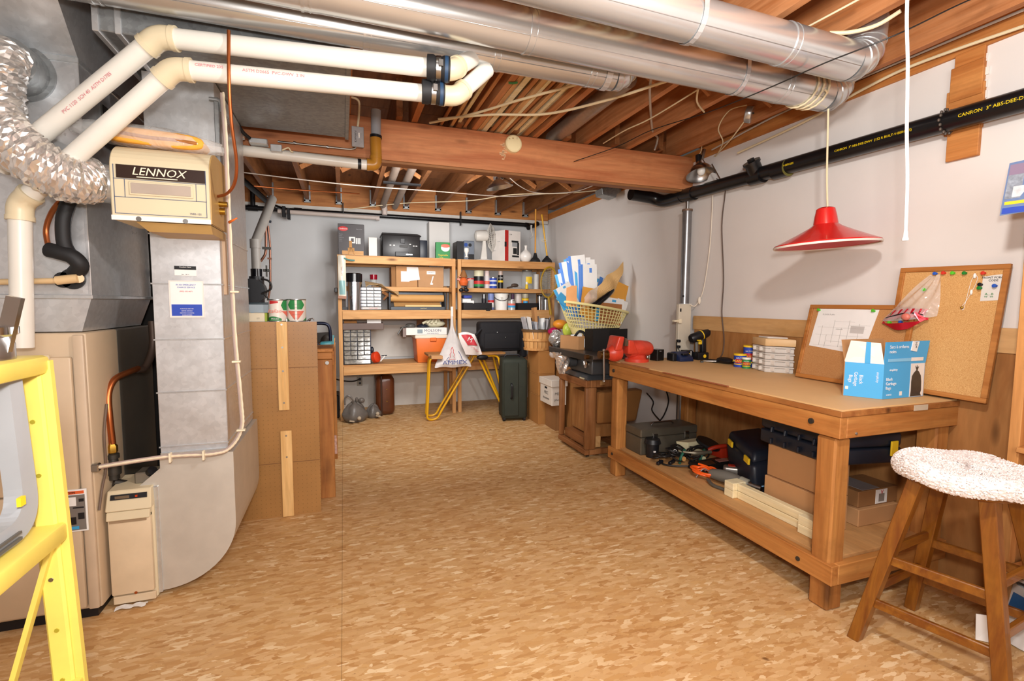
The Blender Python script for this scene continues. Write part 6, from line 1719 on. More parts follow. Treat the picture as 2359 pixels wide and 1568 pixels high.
t.part('crest', MB().grid(lambda u, v: c + V(.0795 * math.sin((u - .5) * 1.1), -.0795 * math.cos((u - .5) * 1.1), .07 + .085 * v), 6, 3), YELP, thick=.001)
can('small_bottle', 'little yellow and white bottle before the glass jar', 'bottle', X(((2.173,5.66,1.469))), 0, 5.70, ZM, .018, .085, YELP, WHITEP, .03, .8)
single('white_tube', 'tall white tube right of the glass jar', 'tube', MB().cyl((X(((2.34,5.8,1.508))), 5.8, ZM), (X(((2.34,5.8,1.508))), 5.8, ZM + .19), .034, n=20), mat('tube_white', '#c9c8c4', .35))
# third level
YQ = 5.72
single('blue_towel', 'folded blue and white cloth at the left of the third shelf', 'cloth', MB().box(X(((1.36,5.7,1.334))), X(((1.462,5.7,1.335))), 5.66, 5.80, Z3 + .14, Z3 + .175), mat('blue_white_cloth', '#4050a8', .8, var=.3, vs=25), bev=.012, seg=2)
single('white_towel', 'white rolled cloth below the blue one', 'cloth', MB().cyl((X(((1.35,5.68,1.308))), 5.69, Z3 + .105), (X(((1.446,5.68,1.308))), 5.67, Z3 + .105), .030, n=16).cyl((X(((1.393,5.68,1.308))), 5.66, Z3 + .09), (X(((1.478,5.68,1.309))), 5.65, Z3 + .09), .024, n=14), PAPER)
x0, x1, z0, z1 = 1.347,1.7,1.211,1.298
t = Thing('black_tray', 'long black plastic tray at the left of the third shelf', 'tray', ((x0 + x1) / 2, 5.72, Z3))
t.part('base', MB().box(x0, x1, 5.63, 5.80, Z3, Z3 + .01), BLACK)
for q in ((x0, x1, 5.63, 5.64), (x0, x1, 5.79, 5.80), (x0, x0 + .01, 5.641, 5.789), (x1 - .01, x1, 5.641, 5.789)):
    t.part('side', MB().box(*q, Z3 + .01, Z3 + .085), BLACK, bev=.002)
t.part('catch', MB().box(x1 - .08, x1 - .03, 5.60, 5.63, Z3 - .02, Z3 + .02), BLACK, bev=.004)
can('dark_jar', 'small dark jar with steel neck on the third shelf', 'jar', X(((1.662,5.85,1.391))), 0, 5.85, Z3 , .03, .19, mat('dark_jar', '#2c2a30', .2), STEEL, .05, .8)
c = V(X(((1.731,5.78,1.283))), 5.78, Z3)
can('blue_carton', 'tall blue and white bottle left of the bucket', 'bottle', c.x, 0, 5.78, Z3, .038, .20, mat('pale_blue', '#7c8cc0', .4), None, 0, 1, [(.03, .09, PAPER), (.09, .12, REDP)])
c = V(X(((1.847,5.7,1.22))), 5.72, Z3)
t = Thing('white_bucket', 'white plastic bucket with a dark wire handle', 'bucket', c)
t.part('body', MB().lathe([(.072, 0), (.084, .19), (.088, .19), (.088, .20), (.080, .20), (.07, .012), (.0, .01)], c, 28), WHITEP)
t.part('handle', MB().tube([c + V(.088 * math.cos(PI + PI * k / 12), -.088 * abs(math.sin(PI * k / 12)) - .004, .155 - .055 * math.sin(PI * k / 12) + .03 * k / 12) for k in range(13)], .004, 6), BLACK)
t.text('22', .036, mat('grey_print', '#a0a08c'), c + V(-.02, -.085, .14))
can('glue_can', 'small steel can with a red and blue label before the bucket', 'can', X(((1.962,5.64,1.21))), 0, 5.66, Z3, .046, .125, mat('can_pale', '#c4c0bc', .3, .3), STEEL, .012, .98, [(.03, .055, BLUE), (.055, .08, SALMON)])
can('purple_bottle', 'slim bottle with a dark purple cap behind the small steel can', 'bottle', X(((2.015,5.76,1.339))), 0, 5.77, Z3, .020, .20, WHITEP, mat('purple_cap', '#3c1838', .3), .07, .9)
can('white_jar', 'pinkish white jar behind the small steel can', 'jar', X(((2.12,5.86,1.34))), 0, 5.87, Z3, .05, .20, mat('pinkish_white', '#dcd0c8', .4))
can('orange_can', 'black and yellow spray can with orange cap on the third shelf', 'can', X(((2.185,5.78,1.34))), 0, 5.78, Z3, .045, .20, BLACK, mat('grey_cap', '#b0a890', .4), .05, .9, [(.08, .12, ORANGE), (.12, .145, YELP)])
can('steel_flask', 'shiny steel flask on the third shelf', 'flask', X(((2.381,5.78,1.342))), 0, 5.78, Z3, .034, .19, CHROME, BLACK, .02, .9)
can('steel_flask', 'short steel pot at the right end of the third shelf', 'pot', X(((2.466,5.78,1.342))), 0, 5.78, Z3, .03, .15, CHROME, BLACK, .02, .9)
single('black_box', 'low black box on the third shelf behind the papers', 'box', MB().box(X(((2.044,5.68,1.258))), X(((2.299,5.68,1.259))), 5.64, 5.80, Z3, Z3 + .085), BLACK, bev=.004)
single('blue_dish', 'bright blue lid on the low black box', 'lid', MB().cyl((X(((2.159,5.68,1.275))), 5.70, Z3 + .085), (X(((2.159,5.68,1.275))), 5.70, Z3 + .11), .03, n=16), BLUE)
# racket
t = Thing('tennis_racket', 'yellow framed racket hanging at the end of the right shelves', 'racket', ((2.289,5.3,1.339)))
c = V(*((2.397,5.53,1.554)))
u_ = V(.55, -.8, .1).normalized()
t.part('hoop', MB().tube([c + u_ * .115 * math.cos(a * PI / 16) + V(0, 0, .185 * math.sin(a * PI / 16)) for a in range(32)], .010, 8, closed=True), mat('mustard', '#b08a18', .4))
st_ = MB()
for k in range(-4, 5):
    x = .115 * k / 5; h = .185 * math.sqrt(max(0, 1 - (k / 5) ** 2))
    st_.tube([c + u_ * x + V(0, 0, -h), c + u_ * x + V(0, 0, h)], .0012, 4)
for k in range(-6, 7):
    z = .185 * k / 7; w_ = .115 * math.sqrt(max(0, 1 - (k / 7) ** 2))
    st_.tube([c - u_ * w_ + V(0, 0, z), c + u_ * w_ + V(0, 0, z)], .0012, 4)
t.part('strings', st_, mat('string_cream', '#c9b890', .5), kind='stuff')
t.part('handle', MB().cyl(c + V(0, 0, -.185), c + V(.02, -.03, -.40), .016, n=10), mat('mustard', '#b08a18'))

# ================================================================ the big workbench
BZ = .868
t = Thing('workbench', 'big lumber workbench with a hardboard top along the right wall', 'workbench', (2.27, 2.3, 0))
for (x, y) in ((1.905, 1.415), (1.905, 3.10), (2.54, 1.415), (2.54, 3.10)):
    t.part('leg', MB().box(x + .004, x + .092, y, y + .088, 0, .745 if x < 2 else .82), W_BENCH_Z, bev=.008)
AP = [(MB().box(1.898, 1.936, 1.392, 3.206, .752, .842), W_BENCH_Y), (MB().box(1.938, 2.645, 1.392, 1.430, .752, .842), W_BENCH_X),
      (MB().box(1.938, 2.645, 3.168, 3.206, .752, .842), W_BENCH_X), (MB().box(2.607, 2.645, 1.432, 3.166, .752, .842), W_BENCH_Y)]
for mb, m in AP: t.part('top_rail', mb, m, bev=.003)
LW = [(MB().box(1.898, 1.936, 1.392, 3.206, .125, .212), W_BENCH_Y), (MB().box(1.938, 2.63, 1.392, 1.430, .125, .212), W_BENCH_X),
      (MB().box(1.938, 2.63, 3.168, 3.206, .125, .212), W_BENCH_X)]
for mb, m in LW: t.part('lower_rail', mb, m, bev=.003)
t.part('lower_shelf', MB().box(1.942, 2.64, 1.434, 3.165, .200, .222), wood('bench_plywood', '#bd8a54', '#d2a068', 'y', dens=.35, knots=False, dirt=.5), bev=.001)
t.part('top_slab', MB().box(1.895, 2.648, 1.388, 3.212, .843, .866), wood('bench_slab', '#94592a', '#b87c42', 'y', dens=.7, dirt=.5), bev=.002)
tp = MB().prism([(1.900, 3.20), (1.898, 2.75), (1.906, 2.3), (1.900, 1.9), (1.905, 1.393), (2.3, 1.397), (2.646, 1.40), (2.646, 3.205)], 'z', .8665, .8735)
t.part('hardboard_top', tp, TAN, 'smooth tan hardboard sheet on top')
t.part('splinter', MB().bar((1.896, 2.55, .869), (1.893, 2.0, .8715), .012, .004).bar((1.90, 3.05, .871), (1.897, 2.7, .872), .008, .004), mat('raw_wood_edge', '#a05a38', .8))
for y in (1.52, 3.14):
    t.part('bolt', MB().cyl((1.890, y, .800), (1.899, y, .800), .012, n=14), DARKIRON)
    t.part('bolt', MB().cyl((1.893, y + (.03 if y < 2 else 0), .168), (1.899, y + (.03 if y < 2 else 0), .168), .010, n=14), DARKIRON)
t.part('screw', MB().cyl((1.99, 1.388, .77), (1.99, 1.393, .77), .006, n=8), STEEL)
t.part('tape_patch', MB().box(2.33, 2.42, 1.3865, 1.3885, .842, .866), mat('clear_tape', '#c8b8a0', .2))

# vise
t = Thing('bench_vise', 'red cast iron vise bolted to the far corner of the workbench', 'vise', (2.02, 3.06, BZ))
vz = .963
t.part('base', MB().lathe([(.088, 0), (.088, .022), (.070, .034), (.060, .05)], (2.045, 3.07, .8735), 28), VISE)
t.part('fixed_body', MB().lathe([(.0, -.075), (.060, -.075), (.066, -.06), (.064, .02), (.056, .085), (.050, .10), (.040, .115), (.0, .118)], (2.04, 3.06, vz + .005), 24, (1, 0, 0)), VISE)
t.part('fixed_jaw', MB().hexa([(1.925, 2.995, vz - .03), (2.02, 2.995, vz - .03), (2.02, 3.125, vz - .03), (1.925, 3.125, vz - .03)], [(1.918, 2.985, vz + .078), (1.965, 2.985, vz + .072), (1.965, 3.135, vz + .072), (1.918, 3.135, vz + .078)]), VISE, bev=.012, seg=3)
t.part('moving_jaw', MB().lathe([(.0, -.07), (.035, -.068), (.058, -.04), (.064, -.005), (.055, .03), (.0, .035)], (1.86, 3.06, vz - .02), 24, (1, 0, 0)), VISE)
t.part('moving_jaw_top', MB().hexa([(1.815, 2.995, vz), (1.875, 2.995, vz), (1.875, 3.125, vz), (1.815, 3.125, vz)], [(1.845, 2.988, vz + .105), (1.893, 2.988, vz + .10), (1.893, 3.132, vz + .10), (1.845, 3.132, vz + .105)]), VISE, bev=.012, seg=3)
t.part('jaw_plate', MB().box(1.894, 1.902, 2.985, 3.135, vz + .035, vz + .09).box(1.908, 1.917, 2.985, 3.135, vz + .035, vz + .075), mat('jaw_steel', '#8a7a66', .4, .7))
t.part('screw', MB().cyl((1.79, 3.06, vz - .03), (1.725, 3.06, vz - .03), .024, .028, n=18).cyl((1.80, 3.06, vz - .03), (1.785, 3.06, vz - .03), .032, n=18), mat('oiled_brass', '#6a4a24', .3, .8))
t.part('handle', MB().cyl((1.745, 3.03, vz + .0), (1.752, 3.03, vz - .215), .007, n=10).ball((1.745, 3.03, vz + .005), .011, 10, 6).ball((1.752, 3.03, vz - .218), .012, 10, 6), STEEL)
t.part('swivel_nut', MB().cyl((2.08, 2.985, .90), (2.08, 2.985, .925), .012, n=8), STEEL)

# things along the back of the bench top
z = .8735
t = Thing('black_cube', 'small square black speaker box right of the vise', 'speaker', (2.24, 3.10, z))
t.part('body', MB().hexa([(2.18, 3.10, z), (2.20, 3.035, z), (2.272, 3.05, z), (2.252, 3.115, z)], [(2.18, 3.10, z + .085), (2.20, 3.035, z + .085), (2.272, 3.05, z + .085), (2.252, 3.115, z + .085)]), mat('gloss_dark', '#1a1614', .25), bev=.003)
t.part('lamp', MB().box(2.222, 2.236, 3.036, 3.041, z + .072, z + .075), GREYP)
t = Thing('battery_charger', 'dark blue battery charger on the bench beside the black cube', 'charger', (2.40, 3.0, z))
NB = mat('navy_gloss', '#1c2848', .3)
t.part('body', MB().prism([(2.94, z), (3.06, z), (3.06, z + .065), (3.02, z + .07), (2.95, z + .03)], 'x', 2.335, 2.455), NB, bev=.006, seg=2)
t.part('slot', MB().box(2.37, 2.42, 2.955, 2.985, z + .045, z + .058), BLACK, bev=.003)
t.part('side_shell', MB().box(2.30, 2.335, 2.98, 3.06, z, z + .06), BLACK, bev=.006)
t = Thing('battery_pack', 'black and yellow battery packs between charger and drill', 'battery', (2.50, 3.07, z))
t.part('pack', MB().box(2.465, 2.535, 3.045, 3.115, z, z + .07), BLACK, bev=.008, seg=2)
t.part('yellow_mark', MB().box(2.478, 2.50, 3.042, 3.046, z + .022, z + .05), YELP)
t.part('white_edge', MB().box(2.508, 2.512, 3.041, 3.046, z + .02, z + .065), WHITEP)
t = Thing('cordless_drill', 'black and yellow cordless drill standing on its battery', 'drill', (2.575, 3.02, z))
DX = 2.575
t.part('battery', MB().box(DX - .045, DX + .055, 2.985, 3.055, z, z + .058), BLACK, bev=.006, seg=2)
t.part('battery_mark', MB().lathe([(.0, -.002), (.014, -.002), (.014, .001)], (DX + .015, 2.985, z + .03), 8, (0, 1, 0)), YELP)
t.part('grip', MB().bar(V(DX + .028, 3.02, z + .055), V(DX + .022, 3.02, z + .165), .036, .042, up=(1, 0, 0)), BLACK, bev=.010, seg=3)
t.part('trigger_guard', MB().bar(V(DX - .030, 3.02, z + .06), V(DX - .036, 3.02, z + .14), .018, .024, up=(1, 0, 0)), mat('steel_grey_plastic', '#6a6864', .4), bev=.005)
t.part('trigger', MB().box(DX - .022, DX + .006, 3.005, 3.035, z + .118, z + .145), YELP, bev=.004)
t.part('motor_body', MB().lathe([(.0, -.085), (.028, -.085), (.036, -.07), (.037, 0), (.034, .03), (.030, .06), (.024, .085), (.0, .087)], V(DX - .005, 3.02, z + .185), 20, (1, -.1, .32)), BLACK)
t.part('yellow_ring', MB().lathe([(.0365, -.004), (.038, -.002), (.038, .004), (.036, .006)], V(DX + .005, 3.02, z + .189), 20, (1, -.1, .32)), YELP)
t.part('chuck', MB().lathe([(.028, .08), (.029, .10), (.020, .13), (.0, .131)], V(DX - .005, 3.02, z + .185), 18, (1, -.1, .32)), BLACK)
t.part('bit_socket', MB().lathe([(.011, .129), (.011, .134), (.0, .134)], V(DX - .005, 3.02, z + .185), 12, (1, -.1, .32)), BRASS)
t.part('mode_switch', MB().box(DX - .055, DX - .025, 2.98, 3.0, z + .148, z + .156), YELP)
t = Thing('leather_pouch', 'black tool pouch with a pen lying on the bench', 'pouch', (2.56, 2.76, z))
t.part('pouch', MB().ball((2.585, 2.77, z + .022), (.045, .075, .024), 16, 8).ball((2.55, 2.85, z + .012), (.03, .07, .012), 12, 6), BLACK)
t.part('pen', MB().cyl((2.50, 2.90, z + .006), (2.535, 2.80, z + .014), .005, n=8), WHITEP)
t.part('clip', MB().bar((2.46, 2.86, z + .006), (2.49, 2.90, z + .006), .02, .01), DARKIRON)
def snack(lb, c, r, h, m, lid, txt):
    c = V(*c)
    t = Thing('snack_tin', lb, 'tin', c)
    t.part('body', MB().cyl(c, c + V(0, 0, h), r, n=28), m)
    t.part('lid', MB().cyl(c + V(0, 0, h), c + V(0, 0, h + .012), r + .002, n=28), lid)
    d_ = V(-c.x, -c.y, 0).normalized(); s_ = V(0, 0, 1).cross(d_)
    t.part('label_panel', MB().grid(lambda u, v: c + (d_ * math.cos((u - .5) * 1.7) + s_ * math.sin((u - .5) * 1.7)) * (r + .001) + V(0, 0, h * (.36 + .34 * v)), 8, 2), REDP)
    t.part('label_stripe', MB().grid(lambda u, v: c + (d_ * math.cos((u - .5) * 2.2) + s_ * math.sin((u - .5) * 2.2)) * (r + .0012) + V(0, 0, h * (.22 + .07 * v)), 8, 2), YELP)
    t.text(txt, r * .55, YELP, c + d_ * (r + .003) + V(0, 0, h * .53), s_, (0, 0, 1))
    t.text('SALTED', r * .36, PAPER, c + d_ * (r + .003) + V(0, 0, h * .80), s_, (0, 0, 1))
    return t
snack('blue, red and yellow nut tin at the front of three on the bench', (2.555, 2.60, z), .040, .078, BLUED, YELP, 'PEANUTS')
t = snack('tall blue and red nut tin behind the front one', (2.61, 2.58, z), .036, .135, BLUED, YELP, 'NUTS')
snack('small green and yellow nut tin beside the plastic organizers', (2.535, 2.525, z), .026, .060, GREEN, WHITEP, 'CASHEW')
# stacked organizers
oa = V(*((2.733,2.7,0.874))); ob = V(*((2.499,2.28,0.874))); oc = V(*((2.651,2.233,0.874)))
OC = [(2.545, 2.485), (2.50, 2.36), (2.612, 2.235), (2.648, 2.40)]
OC = [(2.555, 2.50), (2.500, 2.345), (2.60, 2.215), (2.645, 2.42)]
CLS = glassy('organizer_clear', '#e8e2da', .78, .22)
for k in range(4):
    t = Thing('plastic_organizer', ('bottom clear plastic organizer box of the stack of four', 'second clear plastic organizer box from the bottom of the stack', 'third clear plastic organizer box from the bottom of the stack', 'topmost clear plastic organizer box, right under the cream case')[k], 'organizer', (2.575, 2.36, z + .041 * k), 'clear organizers stacked on the bench')
    z0 = z + .041 * k + .0005
    cx = sum(p[0] for p in OC) / 4; cy = sum(p[1] for p in OC) / 4
    sc_ = lambda s_: [(cx + (p[0] - cx) * s_, cy + (p[1] - cy) * s_) for p in OC]
    t.part('tray', MB().prism(sc_(.97), 'z', z0, z0 + .026), CLS, bev=.003)
    t.part('lid', MB().prism(sc_(1.0), 'z', z0 + .0275, z0 + .039), CLS, bev=.003)
    for q in (.25, .75):
        p = V(OC[0][0], OC[0][1], 0).lerp(V(OC[1][0], OC[1][1], 0), q); p2 = V(OC[1][0], OC[1][1], 0).lerp(V(OC[2][0], OC[2][1], 0), q)
        t.part('latch', MB().bar((p.x - .003, p.y, z0 + .01), (p.x - .003, p.y, z0 + .034), .006, .03), mat('latch_white', '#e0dad2', .5))
        t.part('latch', MB().bar((p2.x, p2.y - .003, z0 + .01), (p2.x, p2.y - .003, z0 + .034), .03, .006), mat('latch_white', '#e0dad2', .5))
t = Thing('cream_case', 'cream coloured case with clear lid lying on the organizers', 'case', (2.58, 2.36, z + .165))
z0 = z + .1655
cz = [(cx + (p[0] - cx) * 1.03, cy + (p[1] - cy) * 1.03) for p in OC]
t.part('base', MB().prism(cz, 'z', z0, z0 + .046), mat('case_cream', '#d8b482', .5), bev=.006, seg=2)
t.part('lid', MB().prism([(cx + (p[0] - cx) * .7, cy + (p[1] - cy) * .7) for p in OC], 'z', z0 + .0465, z0 + .056), CLS, bev=.003)

# ---------------------------------------------------------------- cork boards
def board(name, label, BL, BR, TL, TR, m, fr, fw=.022):
    BL, BR, TL, TR = V(*BL), V(*BR), V(*TL), V(*TR)
    n = (BR - BL).cross(TL - BL).normalized()
    if n.x > 0: n = -n
    def f(u, v, o=0.0):
        return (BL * (1 - u) + BR * u) * (1 - v) + (TL * (1 - u) + TR * u) * v + n * o
    t = Thing(name, label, 'cork board', ((BL.x + BR.x) / 2, (BL.y + BR.y) / 2, min(BL.z, BR.z)))
    W_ = (BR - BL).length; H = (TL - BL).length
    a = fw / W_; b = fw / H
    def slab(u0, u1, v0, v1, o0, o1):
        return MB().hexa([f(u0, v0, o0), f(u1, v0, o0), f(u1, v1, o0), f(u0, v1, o0)], [f(u0, v0, o1), f(u1, v0, o1), f(u1, v1, o1), f(u0, v1, o1)])
    t.part('cork', slab(a * .5, 1 - a * .5, b * .5, 1 - b * .5, 0, .008), m)
    t.part('frame_side', slab(0, 1, 0, b, 0, .016), fr, bev=.002); t.part('frame_side', slab(0, 1, 1 - b, 1, 0, .016), fr, bev=.002)
    t.part('frame_side', slab(0, a, b, 1 - b, 0, .016), fr, bev=.002); t.part('frame_side', slab(1 - a, 1, b, 1 - b, 0, .016), fr, bev=.002)
    u = (BR - BL).normalized(); up = (TL - BL).normalized()
    t.f = f; t.slab = slab; t.u = u; t.up = up; t.n = n
    return t
FRM = wood('frame_wood', '#a8682e', '#c48444', 'y', knots=False)
t1 = board('cork_board', 'smaller framed cork board with a floor plan pinned to it', (2.515, 2.125, .876), (2.515, 1.56, .876), (2.638, 2.150, 1.295), (2.638, 1.585, 1.295), CORKD, FRM)
t1.part('plan_paper', MB().hexa(*[[t1.f(u, v, o) for u, v in ((.075, .44), (.63, .38), (.70, .945), (.105, .945))] for o in (.0085, .0095)]), PAPER, 'printed floor plan sheet')
LG = mat('plan_line', '#a8a4a0', .8)
mb = MB()
for u0, u1, v in ((.13, .62, .70), (.12, .60, .60), (.25, .63, .52), (.12, .45, .46), (.30, .50, .78), (.45, .65, .74)):
    mb.bar(t1.f(u0, v, .0098), t1.f(u1, v, .0098), .0016, .0006)
for u, v0, v1 in ((.18, .46, .72), (.30, .50, .80), (.45, .46, .80), (.55, .48, .76), (.24, .44, .60), (.38, .45, .70)):
    mb.bar(t1.f(u, v0, .0098), t1.f(u, v1, .0098), .0016, .0006)
t1.part('plan_lines', mb, LG, kind='stuff')
t1.part('plan_block', t1.slab(.47, .60, .64, .73, .0097, .0102), mat('plan_grey', '#c4c0bc', .8))
t1.text('FLOOR PLAN', .012, LG, t1.f(.22, .87, .0102), t1.u, t1.up)
t1.text('GARAGE', .010, LG, t1.f(.36, .68, .0102), t1.u, t1.up)
def pin(t, u, v, m):
    p = t.f(u, v, .010)
    return t.part('push_pin', MB().lathe([(.0, .0), (.006, .001), (.004, .006), (.004, .011), (.008, .013), (.008, .016), (.0, .017)], p, 10, t.n), m)
LIME = mat('lime_pin', '#58c030', .4); GP = mat('green_pin', '#208030', .4); RP = mat('red_pin', '#d03828', .4); BPn = mat('blue_pin', '#2858b8', .4)
for u, v, m in ((.115, .925, LIME), (.66, .925, LIME), (.83, .88, GP), (.85, .865, GP), (.89, .85, LIME), (.82, .79, LIME), (.93, .76, LIME), (.94, .88, RP), (.95, .83, RP), (.955, .78, RP), (.91, .80, BPn), (.90, .77, GP)):
    pin(t1, u, v, m)
t2 = board('cork_board', 'larger framed cork board leaning at the end of the workbench', (2.598, 1.695, .885), (2.598, 1.268, .880), (2.642, 1.668, 1.482), (2.642, 1.243, 1.473), CORKM, FRM)
for u, v, m in ((.37, .945, BPn), (.45, .948, RP), (.535, .945, LIME), (.64, .942, GP), (.80, .938, RP), (.91, .845, BPn), (.29, .82, LIME), (.79, .855, BLACK), (.79, .83, GP)):
    pin(t2, u, v, m)
nt_ = t2.part('pinned_note', MB().hexa(*[[t2.f(u, v, o) for u, v in ((.80, .735), (.955, .745), (.955, .93), (.79, .915))] for o in (.0085, .0095)]), mat('note_grey', '#dcd8d0', .8), 'small printed note')
t2.text('FRONT PORCH\nCODE', .012, BLACK, t2.f(.88, .895, .0102), t2.u, t2.up)
t2.text('A....B\n**  **', .014, GP, t2.f(.865, .775, .0102), t2.u, t2.up)
ch = [t2.f(.73, .93, .014), t2.f(.75, .90, .012), t2.f(.735, .84, .012), t2.f(.70, .76, .012), t2.f(.66, .69, .012), t2.f(.675, .67, .012), t2.f(.685, .74, .012), t2.f(.70, .88, .012), t2.f(.725, .93, .012)]
t3 = Thing('thin_chain', 'fine silver chain hanging from the larger cork board', 'chain', t2.f(.67, .68, .012))
t3.part('chain', MB().tube(spline(ch, 6), .0009, 5), WHITEP)
t3.part('bead', MB().ball(t2.f(.725, .92, .014), (.006, .006, .012), 8, 6), WHITEP); t3.part('bead', MB().ball(t2.f(.72, .80, .014), (.005, .005, .012), 8, 6), WHITEP); t3.part('pendant', MB().ball(t2.f(.662, .685, .014), .006, 10, 6), BRASS)
# clear bag pinned on the board
t = Thing('clear_bag', 'clear plastic bag with a folded red ribbon pack pinned to the larger cork board', 'bag', t2.f(.20, .62, .03))
def cb(u, v):
    w_ = (.15 + .85 * v ** .8)
    cu = .37 - .20 * v; cv = .945 - .36 * v
    a = (u - .5) * .62 * w_
    return t2.f(cu + a * .92, cv + a * .10 - .02 * math.sin(3 * u), .018 + .035 * math.sin(PI * u) * v + .006 * math.sin(19 * u + 6 * v) * (1 - v * .5))
t.part('film', MB().grid(cb, 30, 18), CLEARW)
def fold(u, v):
    k = .36 + .60 * u
    p = cb(u * .8 + .02, .995 - .21 * v - .06 * math.sin(PI * u))
    return p + t2.n * (-.004 - .010 * (math.sin(11 * PI * u) * v))
t.part('red_pack', MB().grid(fold, 44, 5, smooth=False), mat('foil_red', '#c01c2c', .2, .3), thick=.003)
t.part('pack_base', MB().grid(lambda u, v: cb(u * .86 + .03, 1.0 - .05 * v) + V(0, 0, -.012 - .045 * v * math.sin(PI * u)) + t2.n * .004, 16, 4), mat('foil_red', '#c01c2c'), thick=.003)
t.part('pack_badge', MB().ball(t2.f(.20, .595, .055), (.012, .02, .018), 12, 6), mat('badge_pink', '#d87868', .4))
t.part('black_cord', MB().tube(spline([cb(.06, .93), cb(.2, .88), cb(.4, .83), cb(.6, .84), cb(.8, .92)], 5), .003), BLACK)

# ---------------------------------------------------------------- blue box of garbage bags
N_ = V(*((2.287,1.493,0.874))); L_ = V(2.212, 1.622, .8745); R_ = V(2.560, 1.490, .8745); F_ = L_ + R_ - N_
zc = ((2.259,1.484,1.034))[2]; zt = ((2.222,1.484,1.136))[2]
t = Thing('garbage_bag_box', 'open blue and white box of black garbage bags on the bench', 'box', ((N_.x + F_.x) / 2, (N_.y + F_.y) / 2, .8745))
up = V(0, 0, 1)
def wallp(a, b, z0, z1, th, m, nm, lab=None, inner=False):
    d_ = (b - a).normalized(); nn = V(d_.y, -d_.x, 0) * th
    return t.part(nm, MB().hexa([V(a.x, a.y, z0), V(b.x, b.y, z0), V(b.x, b.y, z0) - nn, V(a.x, a.y, z0) - nn], [V(a.x, a.y, z1), V(b.x, b.y, z1), V(b.x, b.y, z1) - nn, V(a.x, a.y, z1) - nn]), m, lab)
zb = .8745
BB = mat('box_blue', '#4aa8e0', .5, var=.01)
wallp(L_, N_, zb, zc, .003, BB, 'side_wall', 'blue printed side')
wallp(N_, R_, zb, zc, .003, BB, 'front_wall', 'blue printed front')
wallp(R_, F_, zb, zc, .003, CARD, 'back_wall'); wallp(F_, L_, zb, zc, .003, CARD, 'back_wall')
t.part('bottom', MB().prism([(p.x, p.y) for p in (L_, N_, R_, F_)], 'z', zb - .0008, zb + .001), CARD)
out = V(-.02, -.008, 0)
fz = zt
fl = t.part('side_flap', MB().hexa([V(L_.x, L_.y, zc), V(N_.x, N_.y, zc), V(N_.x + .003, N_.y + .003, zc), V(L_.x + .003, L_.y + .003, zc)], [V(L_.x - .006, L_.y - .03, fz - .0), V(N_.x - .012, N_.y + .012, fz - .008), V(N_.x - .009, N_.y + .015, fz - .008), V(L_.x - .003, L_.y - .027, fz)]), WHITE, 'white inside flap with a blue stripe')
a_ = L_ * .48 + N_ * .52; b_ = L_ * .34 + N_ * .66
t.part('flap_stripe', MB().hexa([V(a_.x, a_.y, zc) - V(.002, .001, 0), V(b_.x, b_.y, zc) - V(.002, .001, 0), V(b_.x, b_.y, zc), V(a_.x, a_.y, zc)], [V(a_.x - .011, a_.y - .010, fz - .003), V(b_.x - .012, b_.y - .006, fz - .004), V(b_.x - .009, b_.y - .004, fz - .004), V(a_.x - .008, a_.y - .008, fz - .003)]), BB, parent=fl)
t.part('front_flap', MB().hexa([V(N_.x, N_.y, zc), V(R_.x, R_.y, zc), V(R_.x, R_.y + .003, zc), V(N_.x, N_.y + .003, zc)], [V(N_.x - .006, N_.y - .006, fz - .002), V(R_.x + .010, R_.y - .006, fz - .0), V(R_.x + .010, R_.y - .003, fz), V(N_.x - .006, N_.y - .003, fz - .002)]), BB, 'raised blue flap')
t.part('back_flap', MB().hexa([V(F_.x, F_.y, zc), V(L_.x, L_.y, zc), V(L_.x, L_.y - .003, zc), V(F_.x, F_.y - .003, zc)], [V(F_.x, F_.y + .02, fz), V(L_.x, L_.y + .02, fz), V(L_.x, L_.y + .017, fz), V(F_.x, F_.y + .017, fz)]), CARD)
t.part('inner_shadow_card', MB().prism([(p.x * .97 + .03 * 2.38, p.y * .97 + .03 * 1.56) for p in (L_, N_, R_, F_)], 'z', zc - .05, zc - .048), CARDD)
dr_ = (R_ - N_); dn = V(dr_.y, -dr_.x, 0).normalized()
if dn.y > 0: dn = -dn
def fp(u, zz, o=.0012): return N_ + dr_ * u + V(0, 0, zz - zb) + dn * o
def fpanel(u0, u1, z0, z1, m, nm, o=.0008):
    return t.part(nm, MB().hexa([fp(u0, z0, 0), fp(u1, z0, 0), fp(u1, z0, o), fp(u0, z0, o)], [fp(u0, z1, 0), fp(u1, z1, 0), fp(u1, z1, o), fp(u0, z1, o)]), m)
H_ = zc - zb
TX = mat('print_white', '#eef2f4', .5)
pw = fpanel(.64, .975, zb + .003, zc - .002, mat('picture_white', '#e8e2dc', .5), 'picture_panel')
prof = [(.66, .03), (.93, .03), (.90, .10), (.92, .20), (.91, .45), (.89, .62), (.84, .74), (.80, .78), (.83, .90), (.80, .86), (.785, .94), (.775, .86), (.74, .92), (.775, .79), (.72, .72), (.675, .62), (.665, .45), (.67, .20)]
mb = MB(); vs = [fp(u, zb + v * H_, .0012) for u, v in prof]; ws = [fp(u, zb + v * H_, .0022) for u, v in prof]
mb.add(vs + ws, [tuple(range(len(vs), 2 * len(vs)))] + [(i, (i + 1) % len(vs), len(vs) + (i + 1) % len(vs), len(vs) + i) for i in range(len(vs))])
t.part('printed_bag', mb, mat('bag_print', '#3c3632', .4, var=.2, vs=40), parent=pw)
t.text('Black\nGarbage\nBags', .020, TX, fp(.055, zb + H_ * .44, .002), dr_, up, align='LEFT')
t.text('simplicity', .014, TX, fp(.12, zb + H_ * .83, .002), dr_, up, align='LEFT')
